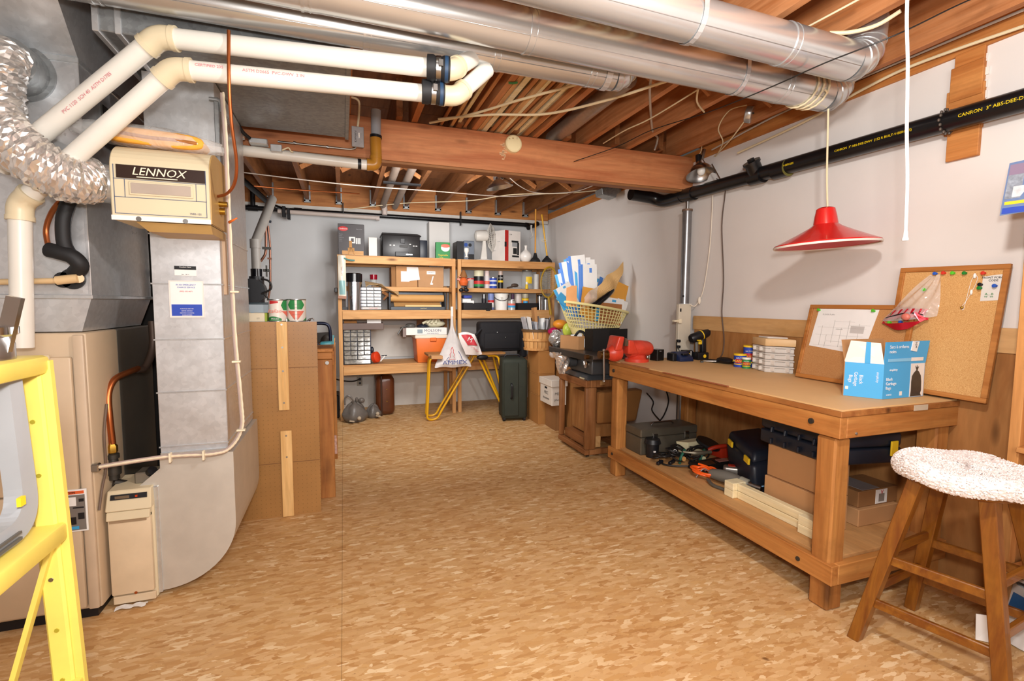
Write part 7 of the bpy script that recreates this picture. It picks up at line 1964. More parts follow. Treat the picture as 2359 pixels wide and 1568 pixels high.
t.text('20 BAGS', .009, TX, fp(.08, zb + H_ * .12, .002), dr_, up, align='LEFT')
fpanel(.40, .46, zb + H_ * .08, zb + H_ * .20, mat('picture_white', '#e8e2dc'), 'white_square')
def gp(u, k, o=.003): return fp(u, zc + (fz - zc) * k, 0) + dn * (o + .006 * k)
t.text('Sacs \u00e0 ordures\nnoirs', .021, TX, gp(.07, .66, .003), dr_, up, align='LEFT')
t.part('flap_bar', MB().hexa([gp(.07, .10, .001), gp(.62, .10, .001), gp(.62, .10, .002), gp(.07, .10, .002)], [gp(.07, .24, .001), gp(.62, .24, .001), gp(.62, .24, .002), gp(.07, .24, .002)]), mat('pale_blue_print', '#84c4ea', .5))
t.part('flap_bar_end', MB().hexa([gp(.62, .10, .001), gp(.92, .10, .001), gp(.92, .10, .002), gp(.62, .10, .002)], [gp(.62, .26, .001), gp(.92, .26, .001), gp(.92, .26, .002), gp(.62, .26, .002)]), mat('picture_white', '#e8e2dc'))
t.part('price_sticker', MB().hexa([gp(.58, .58, .001), gp(.72, .52, .001), gp(.72, .52, .004), gp(.58, .58, .004)], [gp(.60, 1.0, .001), gp(.76, .98, .001), gp(.76, .98, .004), gp(.60, 1.0, .004)]), PAPER)
t.text('TCM', .014, BLACK, gp(.67, .84, .006), V(0, 0, -1) + dr_ * .3, dr_)
dl_ = (N_ - L_); ln_ = V(dl_.y, -dl_.x, 0).normalized()
if ln_.x > 0: ln_ = -ln_
def lp(u, zz): return L_ + dl_ * u + V(0, 0, zz - zb) + ln_ * .0015
t.text('Black\nGarbage\nBags', .020, TX, lp(.32, zb + H_ * .52), V(0, 0, -1), dl_)
t.text('simplicity', .013, TX, lp(.86, zb + H_ * .62), V(0, 0, -1), dl_)
t.part('side_square', MB().bar(lp(.06, zb + H_ * .25), lp(.14, zb + H_ * .25), .001, .014, up=(0, 0, 1)), mat('picture_white', '#e8e2dc'))

# ================================================================ under the bench
s = .2225
t = Thing('toolbox', 'long grey steel toolbox at the far end of the lower bench shelf', 'toolbox', (2.2, 2.97, s))
TB = mat('toolbox_grey', '#5c564a', .4, .3, .12)
t.part('body', MB().box(1.975, 2.46, 2.885, 3.08, s, s + .125), TB, bev=.006)
t.part('lid', MB().box(1.972, 2.463, 2.882, 3.083, s + .127, s + .185), TB, bev=.008)
t.part('handle', MB().tube(rounded([(2.12, 2.98, s + .185), (2.14, 2.98, s + .205), (2.30, 2.98, s + .205), (2.32, 2.98, s + .185)], .01), .006, 8), STEEL)
t.part('latch', MB().box(2.07, 2.11, 2.872, 2.885, s + .095, s + .15), STEEL, bev=.003)
t.part('latch', MB().box(2.34, 2.38, 2.872, 2.885, s + .095, s + .15), STEEL, bev=.003)
t = Thing('cream_box', 'cream plastic box behind the tangle of tools on the lower shelf', 'box', (2.33, 2.79, s))
t.part('body', MB().hexa([(2.24, 2.80, s), (2.27, 2.74, s), (2.43, 2.76, s), (2.40, 2.83, s)], [(2.22, 2.82, s + .10), (2.26, 2.74, s + .11), (2.44, 2.765, s + .105), (2.42, 2.85, s + .10)]), mat('cream_tool', '#e6dcb4', .5), bev=.003)
t.part('slot', MB().box(2.268, 2.272, 2.76, 2.80, s + .05, s + .08), mat('cream_slot', '#c8bc90', .6))
t = Thing('black_tool', 'stubby black tool with a rim at the left of the tangle of cords', 'tool', (2.05, 2.85, s))
t.part('body', MB().cyl((2.04, 2.84, s), (2.04, 2.84, s + .10), .042, .046, n=20), BLACK)
t.part('rim', MB().cyl((2.04, 2.84, s + .10), (2.04, 2.84, s + .13), .058, .05, n=20), BLACK)
t.part('lamp', MB().box(2.02, 2.035, 2.792, 2.80, s + .045, s + .055), PAPER)
for k, (lb, c, m_, seed) in enumerate((('tangle of black power cord with a plug at the front of the lower shelf', V(2.06, 2.72, s), CORDB, 3), ('coil of black cord tied with green tape', V(2.14, 2.70, s), CORDB, 5), ('black cord coil with green clip leaning on the cream box', V(2.27, 2.66, s), CORDB, 9))):
    rr = random.Random(seed)
    t = Thing('cable_coil', lb, 'cord', c)
    pts = []
    for i in range(34):
        a = i * .82
        r_ = .060 + .024 * math.sin(i * 1.7) + rr.uniform(-.006, .006)
        pts.append(c + V(r_ * math.cos(a) * (1.2 if k == 0 else 1), r_ * math.sin(a) * 1.1, .012 + (.075 if k else .05) * abs(math.sin(i * .37 + k)) + rr.uniform(0, .006)))
    t.part('cord', MB().tube(spline(pts, 5), .0052, 7), m_)
    t.part('plug', MB().bar(c + V(-.10, -.05, .012), c + V(-.045, -.03, .02), .022, .020), BLACK, bev=.004)
    if k:
        t.part('green_tape', MB().tube(spline([c + V(-.02, -.055, .005), c + V(-.015, -.06, .05), c + V(.02, -.05, .09), c + V(.04, -.02, .08)], 5), .009, 6), mat('green_tape', '#1c5c48', .4))
        t.part('tag', MB().lathe([(.0, -.004), (.016, -.004), (.016, .004), (.0, .004)], c + V(.01, -.058, .035), 14, (0, 1, 0)), mat('tag_tan', '#c09058', .5) if k == 1 else mat('tag_cream', '#e0dcb0', .5))
    else:
        t.part('wire_clip', MB().tube(spline([c + V(.03, -.02, .03), c + V(.05, -.03, .09), c + V(.08, -.03, .06)], 5), .002), PAPER)
t = Thing('hot_glue_gun', 'black and silver power tool with a label lying on the lower shelf', 'power tool', (2.2, 2.5, s))
t.part('body', MB().hexa([(2.10, 2.56, s + .004), (2.16, 2.44, s + .004), (2.36, 2.42, s + .004), (2.34, 2.54, s + .004)], [(2.12, 2.55, s + .05), (2.17, 2.46, s + .045), (2.35, 2.44, s + .065), (2.33, 2.53, s + .07)]), mat('gloss_dark', '#1a1614'), bev=.012, seg=2)
t.part('silver_panel', MB().hexa([(2.15, 2.452, s + .0475), (2.24, 2.443, s + .053), (2.25, 2.50, s + .057), (2.16, 2.51, s + .0515)], [(2.15, 2.452, s + .052), (2.24, 2.443, s + .057), (2.25, 2.50, s + .061), (2.16, 2.51, s + .056)]), STEEL)
t.part('label', MB().hexa([(2.27, 2.449, s + .060), (2.34, 2.443, s + .064), (2.34, 2.48, s + .067), (2.27, 2.486, s + .063)], [(2.27, 2.449, s + .065), (2.34, 2.443, s + .069), (2.34, 2.48, s + .072), (2.27, 2.486, s + .068)]), mat('label_brown', '#8a5a50', .5))
t.part('cord', MB().tube(spline([(2.11, 2.55, s + .02), (2.04, 2.60, s + .012), (2.0, 2.66, s + .01), (2.03, 2.74, s + .008)], 6), .006), CORDB)
t = Thing('grease_gun', 'grey metal hand tool lying across the cords', 'tool', (2.22, 2.62, s + .1))
t.part('body', MB().tube(spline([(2.14, 2.64, s + .085), (2.22, 2.60, s + .08), (2.32, 2.58, s + .085)], 5), [.008] * 4 + [.016] * 4 + [.012] * 3, 8), mat('olive_grey', '#7a7260', .4, .5))
t = Thing('circular_saw', 'red circular saw with a black blade guard behind the tools', 'saw', (2.45, 2.62, s))
t.part('body', MB().box(2.46, 2.60, 2.64, 2.75, s, s + .075), mat('saw_red', '#b83018', .4), bev=.015, seg=2)
t.part('guard', MB().lathe([(.0, -.01), (.085, -.01), (.085, .01), (.0, .01)], (2.42, 2.72, s + .095), 24, (.2, -.3, .95)), BLACK)
t.part('handle', MB().tube(spline([(2.34, 2.66, s + .06), (2.40, 2.64, s + .09), (2.48, 2.62, s + .10)], 5), .014, 8), mat('saw_red', '#b83018'))
t = Thing('orange_cable', 'coil of bright orange extension cord on the lower shelf', 'cord', (2.12, 2.36, s))
rr = random.Random(2); pts = []
for i in range(36):
    a = i * .75
    pts.append(V(2.105, 2.395, s + .008) + V(.058 * math.cos(a) * (1 + .2 * math.sin(i * .9)), .082 * math.sin(a) * (1 + .15 * math.sin(i * .6)), .012 + .018 * abs(math.sin(i * .5)) + .02 * (i % 9) / 9))
t.part('cord', MB().tube(spline(pts, 5), .0062, 8), mat('orange_cord', '#f0601c', .4))
t.part('tie', MB().tube(rounded([(2.05, 2.40, s + .004), (2.10, 2.395, s + .06), (2.15, 2.40, s + .03)], .02), .003, 6), GREYP)
t.part('connector', MB().cyl((2.125, 2.33, s + .05), (2.10, 2.285, s + .04), .012, n=12), BLACKR)
t = Thing('jigsaw', 'silver jigsaw lying behind the orange cord', 'saw', (2.27, 2.33, s))
t.part('body', MB().bar((2.22, 2.36, s + .045), (2.33, 2.27, s + .045), .06, .065), mat('cast_silver', '#a8a29a', .35, .8), bev=.016, seg=3)
t.part('badge', MB().bar((2.245, 2.345, s + .079), (2.275, 2.32, s + .079), .035, .004), mat('saw_red', '#b83018'))
t.part('blade_head', MB().cyl((2.33, 2.27, s + .045), (2.355, 2.25, s + .045), .05, n=20).bar((2.33, 2.22, s + .01), (2.36, 2.27, s + .01), .03, .02), mat('brass_chrome', '#c0b088', .2, 1.0))
t = Thing('sander', 'grey power sander with a wire base lying on the lower shelf', 'power tool', (2.14, 2.22, s))
GT = mat('tool_grey_warm', '#6a665e', .45)
t.part('body', MB().tube(spline([(2.10, 2.335, s + .045), (2.12, 2.28, s + .05), (2.145, 2.22, s + .05), (2.17, 2.15, s + .045)], 5), [.024, .028, .030, .032, .034, .036, .037, .038, .038, .038, .037, .036, .034, .032, .030, .028], 14), GT)
t.part('collar', MB().cyl((2.165, 2.16, s + .046), (2.18, 2.115, s + .044), .034, .030, n=18), mat('tool_tan', '#9a9484', .4))
t.part('chuck', MB().cyl((2.18, 2.115, s + .044), (2.205, 2.05, s + .042), .022, .018, n=16), STEEL)
t.part('vent', MB().bar((2.112, 2.262, s + .078), (2.118, 2.25, s + .078), .006, .01).bar((2.122, 2.245, s + .079), (2.128, 2.233, s + .079), .006, .01), BLACK)
t.part('button', MB().ball((2.105, 2.30, s + .076), .004, 8, 6), RED)
t.part('base_wire', MB().tube(rounded([(2.06, 2.31, s + .02), (2.035, 2.24, s + .012), (2.07, 2.13, s + .01), (2.15, 2.10, s + .01), (2.18, 2.14, s + .012)], .03), .010, 8), mat('tool_grey_dark', '#56524a', .35))
t.part('socket', MB().cyl((2.21, 2.06, s + .05), (2.235, 2.04, s + .06), .012, n=12), mat('blue_steel', '#40586a', .3, .8))

def tool_case(label, pts, z0, z1, latches, ribs=(), handle=None):
    t = Thing('tool_case', label, 'case', (sum(p[0] for p in pts) / 4, sum(p[1] for p in pts) / 4, z0))
    zm = (z0 + z1) / 2
    t.part('lower_shell', MB().prism(pts, 'z', z0, zm - .001), NAVY, bev=.012, seg=3)
    t.part('upper_shell', MB().prism(pts, 'z', zm + .001, z1), NAVY, bev=.020, seg=3)
    for m in ribs: t.part('rib', m, NAVY, bev=.003)
    for m in latches: t.part('latch', m, YELP, bev=.002)
    if handle: t.part('handle', handle, BLACK)
    return t
mb1 = [MB().bar((2.095, y, .575), (2.095, y, .605), .012, .02) for y in (1.90, 1.82, 1.74, 1.66)] + [MB().bar((2.095, y, .635), (2.10, y, .665), .012, .02) for y in (1.90, 1.82, 1.74, 1.66)]
tool_case('navy tool case lying on the two cardboard boxes under the bench', [(2.10, 1.56), (2.46, 1.50), (2.50, 1.95), (2.12, 2.0)], .563, .712,
          [MB().box(2.385, 2.43, 1.500, 1.508, .60, .67)], mb1)
t = Thing('tool_case', 'navy tool case with two orange yellow latches standing behind the cardboard boxes', 'case', (2.45, 2.27, s))
t.part('shell', MB().hexa([(2.33, 2.43, s), (2.17, 2.07, s), (2.35, 2.03, s), (2.55, 2.39, s)], [(2.33, 2.47, s + 0.202), (2.17, 2.09, s + 0.168), (2.41, 2.05, s + 0.202), (2.57, 2.41, s + 0.235)]), NAVY, bev=.03, seg=3)
t.part('rim', MB().hexa([(2.335, 2.46, s + 0.197), (2.18, 2.1, s + 0.164), (2.41, 2.06, s + 0.197), (2.57, 2.42, s + 0.231)], [(2.35, 2.46, s + 0.260), (2.21, 2.12, s + 0.235), (2.42, 2.08, s + 0.252), (2.57, 2.42, s + 0.277)]), NAVY, bev=.025, seg=3)
for u in (.14, .86):
    p = V(2.325, 2.43, s + 0.210).lerp(V(2.175, 2.095, s + 0.181), u)
    t.part('latch', MB().bar(p + V(.026, .06, .0) * .5 - V(.012, 0, .0), p - V(.026, .06, .0) * .5 - V(.012, 0, .006), .012, .036), YELP, bev=.002)
for k in range(2):
    z0 = s + .170 * k; z1 = s + .168 + .170 * k
    t = Thing('shipping_carton', ('lower plain cardboard carton under the navy case', 'upper plain cardboard carton under the navy case')[k], 'carton', (2.2, 1.72, z0))
    o = .015 * k
    t.part('body', MB().hexa([(2.115 + o, 1.95, z0), (2.115 + o, 1.60, z0), (2.26, 1.60, z0), (2.26, 1.95, z0)], [(2.115 + o, 1.95, z1), (2.115 + o, 1.60, z1), (2.26, 1.60, z1), (2.26, 1.95, z1)]), CARD, bev=.003)
    t.part('seam_tape', MB().box(2.17, 2.21, 1.61, 1.94, z1, z1 + .0012), CARDD)
# pale wooden jig: two stacked slats with end blocks
t = Thing('pale_wood_frame', 'pale new wood frame of stacked slats at the front of the lower shelf', 'wood frame', (2.05, 1.85, s))
WP = wood('pale_pine_y', '#ecd9a8', '#f6ebc8', 'y', knots=False)
for k in range(2):
    z0 = s + .043 * k
    t.part('slat', MB().box(2.052, 2.088, 1.56, 2.068, z0, z0 + .040), WP, bev=.002)
    t.part('end_block', MB().box(2.022, 2.112, 2.070, 2.135, z0, z0 + .042), WP, bev=.002)
    t.part('end_block', MB().box(2.018, 2.050, 1.565, 1.66, z0, z0 + .042), WP, bev=.002)
for k, (lb, a) in enumerate((('lower small brown box at the near end of the lower shelf', (2.34, 1.60, 2.62, 1.78, s, s + .085)), ('upper small brown box with a white barcode label', (2.36, 1.62, 2.64, 1.80, s + .0855, s + .165)))):
    t = Thing('small_carton', lb, 'carton', ((a[0] + a[2]) / 2, (a[1] + a[3]) / 2, a[4]))
    t.part('body', MB().box(a[0], a[2], a[1], a[3], a[4], a[5]), CARDD if k else CARD, bev=.003)
    if k:
        lbp = t.part('label', MB().box(2.48, 2.56, 1.618, 1.62, a[4] + .006, a[5] - .004), PAPER)
        t.part('barcode', MB().box(2.50, 2.54, 1.617, 1.6185, a[4] + .015, a[4] + .055), mat('barcode_grey', '#8a8078', .6), parent=lbp)
        t.text('V', .03, REDP, (2.52, 1.616, a[5] - .018), parent=lbp)
        t.part('tape', MB().box(2.40, 2.52, 1.63, 1.79, a[5], a[5] + .002), mat('grey_tape', '#8a8484', .4))
# wall cords under the bench
single('power_cable', 'two black power leads looping down the wall under the bench', 'cord', MB().tube(spline([((2.64,3.785,0.474)), ((2.64,3.682,0.413)), ((2.64,3.697,0.33)), ((2.6,3.524,0.281))], 6), .006), CORDB)
single('power_cable', 'black power lead near the wooden leg under the bench', 'cord', MB().tube(spline([((2.64,3.5,0.544)), ((2.64,3.466,0.455)), ((2.64,3.52,0.329)), ((2.6,3.554,0.247))], 6), .006), CORDB)

# ================================================================ stool
SCx, SCy = 2.13, 1.085
t = Thing('stool', 'wooden stool with a fluffy white sheepskin seat in front of the bench', 'stool', (SCx, SCy, 0))
feet = {'a': V(1.866, 1.262, 0), 'b': V(2.285, 1.318, 0), 'c': V(1.985, .862, 0), 'd': V(2.400, .912, 0)}
topc = V(SCx, SCy, .657)
top = {}
for k_, f_ in feet.items():
    d_ = V(f_.x - SCx, f_.y - SCy, 0)
    top[k_] = topc + d_ * .46
def legpt(k_, z): return feet[k_].lerp(top[k_], z / .657)
def leg_mb(k_):
    f_, p_ = feet[k_], top[k_]
    e1 = V(.99, .135, 0) * .0205; e2 = V(-.135, .99, 0) * .0205
    return MB().hexa([f_ + c for c in (-e1 - e2, e1 - e2, e1 + e2, -e1 + e2)], [p_ + c * 1.15 for c in (-e1 - e2, e1 - e2, e1 + e2, -e1 + e2)])
for k_ in 'abcd':
    t.part('leg', leg_mb(k_), W_STOOL, bev=.003)
for a, b, z in (('a', 'c', .335), ('a', 'c', .16), ('a', 'b', .37), ('a', 'b', .215), ('b', 'd', .335), ('b', 'd', .16), ('c', 'd', .37), ('c', 'd', .215)):
    t.part('stretcher', MB().bar(legpt(a, z), legpt(b, z), .018, .034), W_STOOLX, bev=.003)
t.part('seat_board', MB().cyl((SCx, SCy, .645), (SCx, SCy, .672), .165, n=40), W_STOOLX, bev=.004)
rr = random.Random(11)
fm = MB()
def fl_(u, v):
    a = 2 * PI * u
    # v from underside edge, round the rim, to the top centre
    if v < .35:
        k = v / .35; ang = -PI / 2 * .9 + k * (PI * .9)
        r_ = .178 + .030 * math.cos(ang); zz = .694 + .036 * math.sin(ang)
    else:
        k = (v - .35) / .65
        r_ = .178 * (1 - k) + .001; zz = .730 - .012 * math.sin(PI * k * .5)
    wob = 1 + .02 * math.sin(3 * a + 1) + .012 * math.sin(7 * a)
    return V(SCx + r_ * wob * math.cos(a), SCy + r_ * wob * math.sin(a), zz + .005 * math.sin(5 * a) * (r_ / .2))
fm.grid(fl_, 160, 60)
for i, v_ in enumerate(fm.v):
    d_ = V(v_.x - SCx, v_.y - SCy, (v_.z - .697) * 3)
    if d_.length > 1e-3:
        k = rr.uniform(-.0035, .0045)
        v_ += d_.normalized() * k
FLM = mat('sheepskin', '#efe6e2', .95, var=.05, vs=40, bmp=.9, bs=240)
fl = t.part('sheepskin_cover', fm, FLM, 'fluffy white sheepskin cover')
# curly locks over the rim
lk = MB()
for i in range(2600):
    a = rr.uniform(0, 2 * PI); v = rr.uniform(.02, .72) if i % 3 else rr.uniform(.05, .4)
    p = fl_(a / (2 * PI), v)
    d_ = V(p.x - SCx, p.y - SCy, (p.z - .692) * 4).normalized()
    s_ = V(0, 0, 1).cross(d_)
    if s_.length < .1: s_ = V(1, 0, 0)
    s_ = s_.normalized() * rr.uniform(-.009, .009)
    lk.tube([p - d_ * .004, p + d_ * .0015 + s_ * .25, p + d_ * .003 + s_ * .55 - V(0, 0, .001)], [.0034, .0032, .0014], 4, cap=False)
t.part('wool_locks', lk, FLM, kind='stuff', parent=fl)

# ================================================================ shelf unit at the right edge
t = Thing('wall_shelves', 'tall pine shelf unit at the right edge of the picture', 'shelves', (2.5, .8, 0))
for (x, y) in ((2.425, 1.078), (2.615, 1.078), (2.425, .30)):
    t.part('post', MB().box(x, x + .040, y, y + .034, 0, 1.83), wood('shelf_post', '#b87a40', '#d49a5c', 'z', dirt=.3), bev=.002)
for z in (.30, .765, 1.265, 1.80):
    t.part('shelf_board', MB().box(2.40, 2.655, .30, 1.076, z - .02, z), wood('shelf_plank', '#b5763c', '#d09458', 'y', dirt=.3), bev=.002)
t.part('side_panel', MB().box(2.467, 2.612, 1.098, 1.110, .0, 1.82), W_PLYD)
t = Thing('picture_card', 'colourful printed calendar picture hanging at the right edge', 'picture', (2.40, 1.12, 1.62))
t.part('card', MB().hexa([(2.365, 1.165, 1.640), (2.385, 1.0, 1.648), (2.387, 1.0, 1.648), (2.367, 1.165, 1.640)], [(2.400, 1.165, 1.838), (2.415, 1.0, 1.845), (2.417, 1.0, 1.845), (2.402, 1.165, 1.838)]), mat('picture_blue', '#6a80a8', .3))
def cp(y, z, o=.0016):
    return V(2.3642 + (z - 1.64) * .177 - o + (1.165 - y) * .12, y, z)
for nm, y0, y1, z0, z1, m in (('sky', 1.160, 1.01, 1.79, 1.83, mat('picture_mauve', '#8a7890', .3)), ('scene', 1.160, 1.01, 1.70, 1.79, mat('picture_grey', '#8c94a0', .3, var=.35, vs=60)), ('car', 1.14, 1.02, 1.705, 1.745, mat('picture_silver', '#c8ccd0', .3, var=.2, vs=50)), ('yellow_bar', 1.157, 1.01, 1.678, 1.69, YELP), ('blue_bar', 1.160, 1.01, 1.645, 1.667, BLUED)):
    t.part(nm, MB().hexa([cp(y0, z0, .001), cp(y1, z0, .001), cp(y1, z0, .0), cp(y0, z0, .0)], [cp(y0, z1, .0018 if nm == 'car' else .001), cp(y1, z1, .0018 if nm == 'car' else .001), cp(y1, z1, 0), cp(y0, z1, 0)]), m)
t = Thing('green_book', 'green and teal book on the right shelf unit', 'book', (2.5, 1.05, 1.03))
single('shelf_block', 'wooden block under the green book', 'block', MB().box(2.50, 2.62, .96, 1.10, .766, 1.038), W_PLATE)
t.part('body', MB().box(2.475, 2.60, .95, 1.085, 1.040, 1.105), mat('book_green', '#8cb878', .5), bev=.002)
t.part('teal_band', MB().box(2.474, 2.601, .949, 1.086, 1.1055, 1.135), mat('book_teal', '#3c9a8c', .5), bev=.002)
t = Thing('shopping_bag', 'white shopping bag with a blue patch under the right shelf unit', 'bag', (2.46, 1.02, 0))
def sbag(u, v):
    a = 2 * PI * u
    k = 1 - .25 * v + .06 * math.sin(3 * a + 4 * v)
    return V(2.50 + .105 * math.cos(a) * k, .98 + .15 * math.sin(a) * k, .004 + .235 * v + .02 * math.sin(2 * a) * v)
t.part('film', MB().grid(sbag, 28, 12), mat('bag_gloss_white', '#dcd8d4', .3))
t.part('blue_patch', MB().hexa([(2.395, 1.06, .13), (2.398, .985, .125), (2.40, .985, .125), (2.397, 1.06, .13)], [(2.408, 1.05, .205), (2.41, .995, .195), (2.413, .995, .195), (2.41, 1.05, .205)]), mat('patch_blue', '#1c4a78', .4))
for k in range(2):
    single('magazine', ('bottom', 'top')[k] + ' of two magazines lying on the white bag', 'magazine', MB().hexa([(2.40, 1.08, .255 + .014 * k), (2.40, .86, .262 + .014 * k), (2.60, .86, .262 + .014 * k), (2.60, 1.08, .255 + .014 * k)], [(2.40, 1.08, .266 + .014 * k), (2.40, .86, .273 + .014 * k), (2.60, .86, .273 + .014 * k), (2.60, 1.08, .266 + .014 * k)]), mat('magazine_tan', '#c8a878', .4) if k else mat('magazine_grey', '#a8a0a0', .4))
single('white_paper', 'white folded paper leaning out beside the bag', 'paper', MB().hexa([(2.30, 1.10, .004), (2.36, 1.04, .004), (2.362, 1.042, .004), (2.302, 1.102, .004)], [(2.29, 1.10, .11), (2.36, 1.04, .115), (2.362, 1.042, .115), (2.292, 1.102, .11)]), PAPER)

# ================================================================ jointer stand and what is piled on it
t = Thing('machine_stand', 'dark wooden machine stand on casters left of the workbench', 'stand', (2.08, 3.8, 0))
x0, x1, y0, y1 = 1.885, 2.285, 3.545, 4.085
for (x, y) in ((x0, y0), (x0, y1 - .04), (x1 - .10, y0), (x1 - .10, y1 - .04)):
    t.part('post', MB().box(x, x + .10 if y == y0 else x + .05, y, y + .04, .075, .600), W_STAND, bev=.010, seg=2)
for z0, z1 in ((.030, .074), (.601, .660)):
    t.part('side_rail', MB().box(x0 - .002, x0 + .040, y0, y1, z0, z1), W_STANDY, bev=.006)
    t.part('side_rail', MB().box(x1 - .040, x1, y0, y1, z0, z1), W_STANDY, bev=.006)
    t.part('end_rail', MB().box(x0 + .042, x1 - .042, y0, y0 + .04, z0, z1), W_STAND, bev=.004)
    t.part('end_rail', MB().box(x0 + .042, x1 - .042, y1 - .04, y1, z0, z1), W_STAND, bev=.004)
t.part('inner_block', MB().box(x0 + .044, x0 + .14, y0 + .13, y1 - .05, .076, .15), W_STANDY, bev=.003)
t.part('foot_block', MB().box(x0 + .06, x0 + .17, y0 + .043, y0 + .12, .076, .17), W_PLY, bev=.003)
for (x, y) in ((x0 + .05, y0 + .06), (x1 - .05, y0 + .06), (x0 + .05, y1 - .06), (x1 - .05, y1 - .06)):
    t.part('caster', MB().cyl((x - .01, y, .016), (x + .01, y, .016), .016, n=14), BLACKR)
t.part('patch', MB().box(x0 + .13, x0 + .17, y0 - .002, y0, .62, .65), W_PLY)
single('canvas_bag', 'brown canvas dust bag slung under the machine on the stand', 'bag', MB().hexa([(1.96, 3.50, .30), (2.32, 3.46, .31), (2.34, 3.535, .30), (1.98, 3.54, .30)], [(1.96, 3.47, .57), (2.36, 3.43, .585), (2.36, 3.54, .585), (1.97, 3.54, .57)]), mat('canvas_brown', '#8a5c2c', .85, bmp=.3, bs=60), bev=.02, seg=2)
single('plywood_bin', 'brown plywood bin standing inside the machine stand', 'bin', MB().box(2.0, 2.18, 3.60, 4.03, .16, .52), W_PLYD, bev=.003)
t = Thing('jointer', 'grey jointer machine with a long steel table on the wooden stand', 'machine', (1.95, 3.7, .66))
JG = mat('machine_grey', '#5c6064', .35, .4, .1)
t.part('base', MB().hexa([(1.90, 3.55, .661), (2.20, 3.55, .661), (2.20, 4.02, .661), (1.90, 4.02, .661)], [(1.93, 3.60, .70), (2.16, 3.60, .70), (2.16, 3.98, .70), (1.93, 3.98, .70)]), JG, bev=.006)
t.part('body', MB().box(1.935, 2.15, 3.56, 3.97, .70, .855), JG, bev=.02, seg=3)
t.part('table', MB().box(1.775, 2.12, 3.23, 4.08, .874, .905), mat('table_steel', '#6a645e', .35, .7, .15), bev=.004)
t.part('table_edge', MB().box(1.772, 1.776, 3.25, 4.06, .855, .90), DARKIRON)
t.part('motor', MB().cyl((1.93, 3.86, .79), (1.87, 3.86, .79), .052, n=24).cyl((1.87, 3.86, .79), (1.862, 3.86, .79), .040, n=24), JG)
t.part('knob', MB().lathe([(.0, -.012), (.034, -.01), (.034, .01), (.0, .012)], (1.925, 3.63, .79), 20, (1, 0, 0)), CHROME)
t.part('fence_knob', MB().cyl((1.77, 3.30, .89), (1.74, 3.30, .89), .018, n=14), mat('oiled_brass', '#6a4a24'))
single('wood_plate', 'small pale wooden plate on the edge of the stand', 'plate', MB().box(1.90, 1.955, 3.62, 3.70, .661, .672), W_PALE)
def foil(u, v):
    a = 2 * PI * u
    k = .075 * (1 - .65 * v)
    return V(1.81 + k * math.cos(a) * (1 + .25 * math.sin(5 * a + 9 * v)), 3.86 + k * 1.1 * math.sin(a) * (1 + .25 * math.sin(4 * a + 7 * v)), .872 - .19 * v)
single('foil_bag', 'crumpled silver foil bag hanging under the jointer table', 'bag', MB().grid(foil, 24, 12, smooth=False), mat('crinkled_foil', '#dcd6d0'))
single('clear_bag_scrap', 'clear plastic scrap hanging under the end of the jointer table', 'plastic', MB().ball((1.80, 4.03, .835), (.035, .05, .035), 12, 8), CLEARW)

# crate stack behind that carries the basket
t = Thing('plywood_cabinet', 'tall brown plywood cabinet behind the machine stand', 'cabinet', (2.36, 4.5, 0))
t.part('body', MB().box(2.16, 2.62, 4.12, 4.90, 0, .84), W_PLYD, bev=.004)
t.part('top', MB().box(2.13, 2.63, 4.10, 4.92, .842, .86), W_PLYD, bev=.003)
single('black_crate', 'black crate on the plywood cabinet under the laundry basket', 'crate', MB().box(2.10, 2.56, 4.11, 4.42, .8605, .985), BLACK, bev=.004)
for k, (z0, z1) in enumerate(((0, .318), (.3185, .545), (.5455, .790))):
    t = Thing('moving_box', ('bottom', 'middle', 'top')[k] + ' cardboard box of the stack under the bushel basket', 'box', (2.0, 4.9, z0), 'cardboard boxes stacked under the bushel basket')
    t.part('body', MB().box(1.95, 2.14, 4.74, 5.06, z0, z1), mat('box_warm', '#a8743c', .8, var=.08, vs=5), bev=.003)
    t.part('flap_line', MB().box(1.949, 2.141, 4.739, 5.061, z1 - .012, z1 - .010), CARDD)
t = Thing('file_box', 'white lidded file box with handwriting beside the cardboard stack', 'box', (2.03, 4.56, .27))
t.part('body', MB().box(1.955, 2.115, 4.40, 4.70, .27, .462), mat('box_white', '#dcd4c8', .7), bev=.003)
t.part('lid', MB().box(1.945, 2.125, 4.39, 4.71, .463, .53), mat('box_white', '#dcd4c8'), bev=.003)
t.part('hand_hole', MB().box(1.9535, 1.956, 4.52, 4.58, .425, .445), BLACK)
t.text('MISC', .045, mat('marker_grey', '#6c6864', .7), (1.953, 4.54, .385), (0, -1, 0))
t.text('documents', .035, mat('marker_grey', '#6c6864'), (1.953, 4.54, .33), (0, -1, 0))
t.text('MISC', .04, mat('marker_grey', '#6c6864'), (2.03, 4.398, .39))
t.text('photos', .034, mat('marker_grey', '#6c6864'), (2.03, 4.398, .33))
single('low_crate', 'low dark crate under the white file box', 'crate', MB().box(2.02, 2.12, 4.45, 4.70, 0, .269), CARDD)
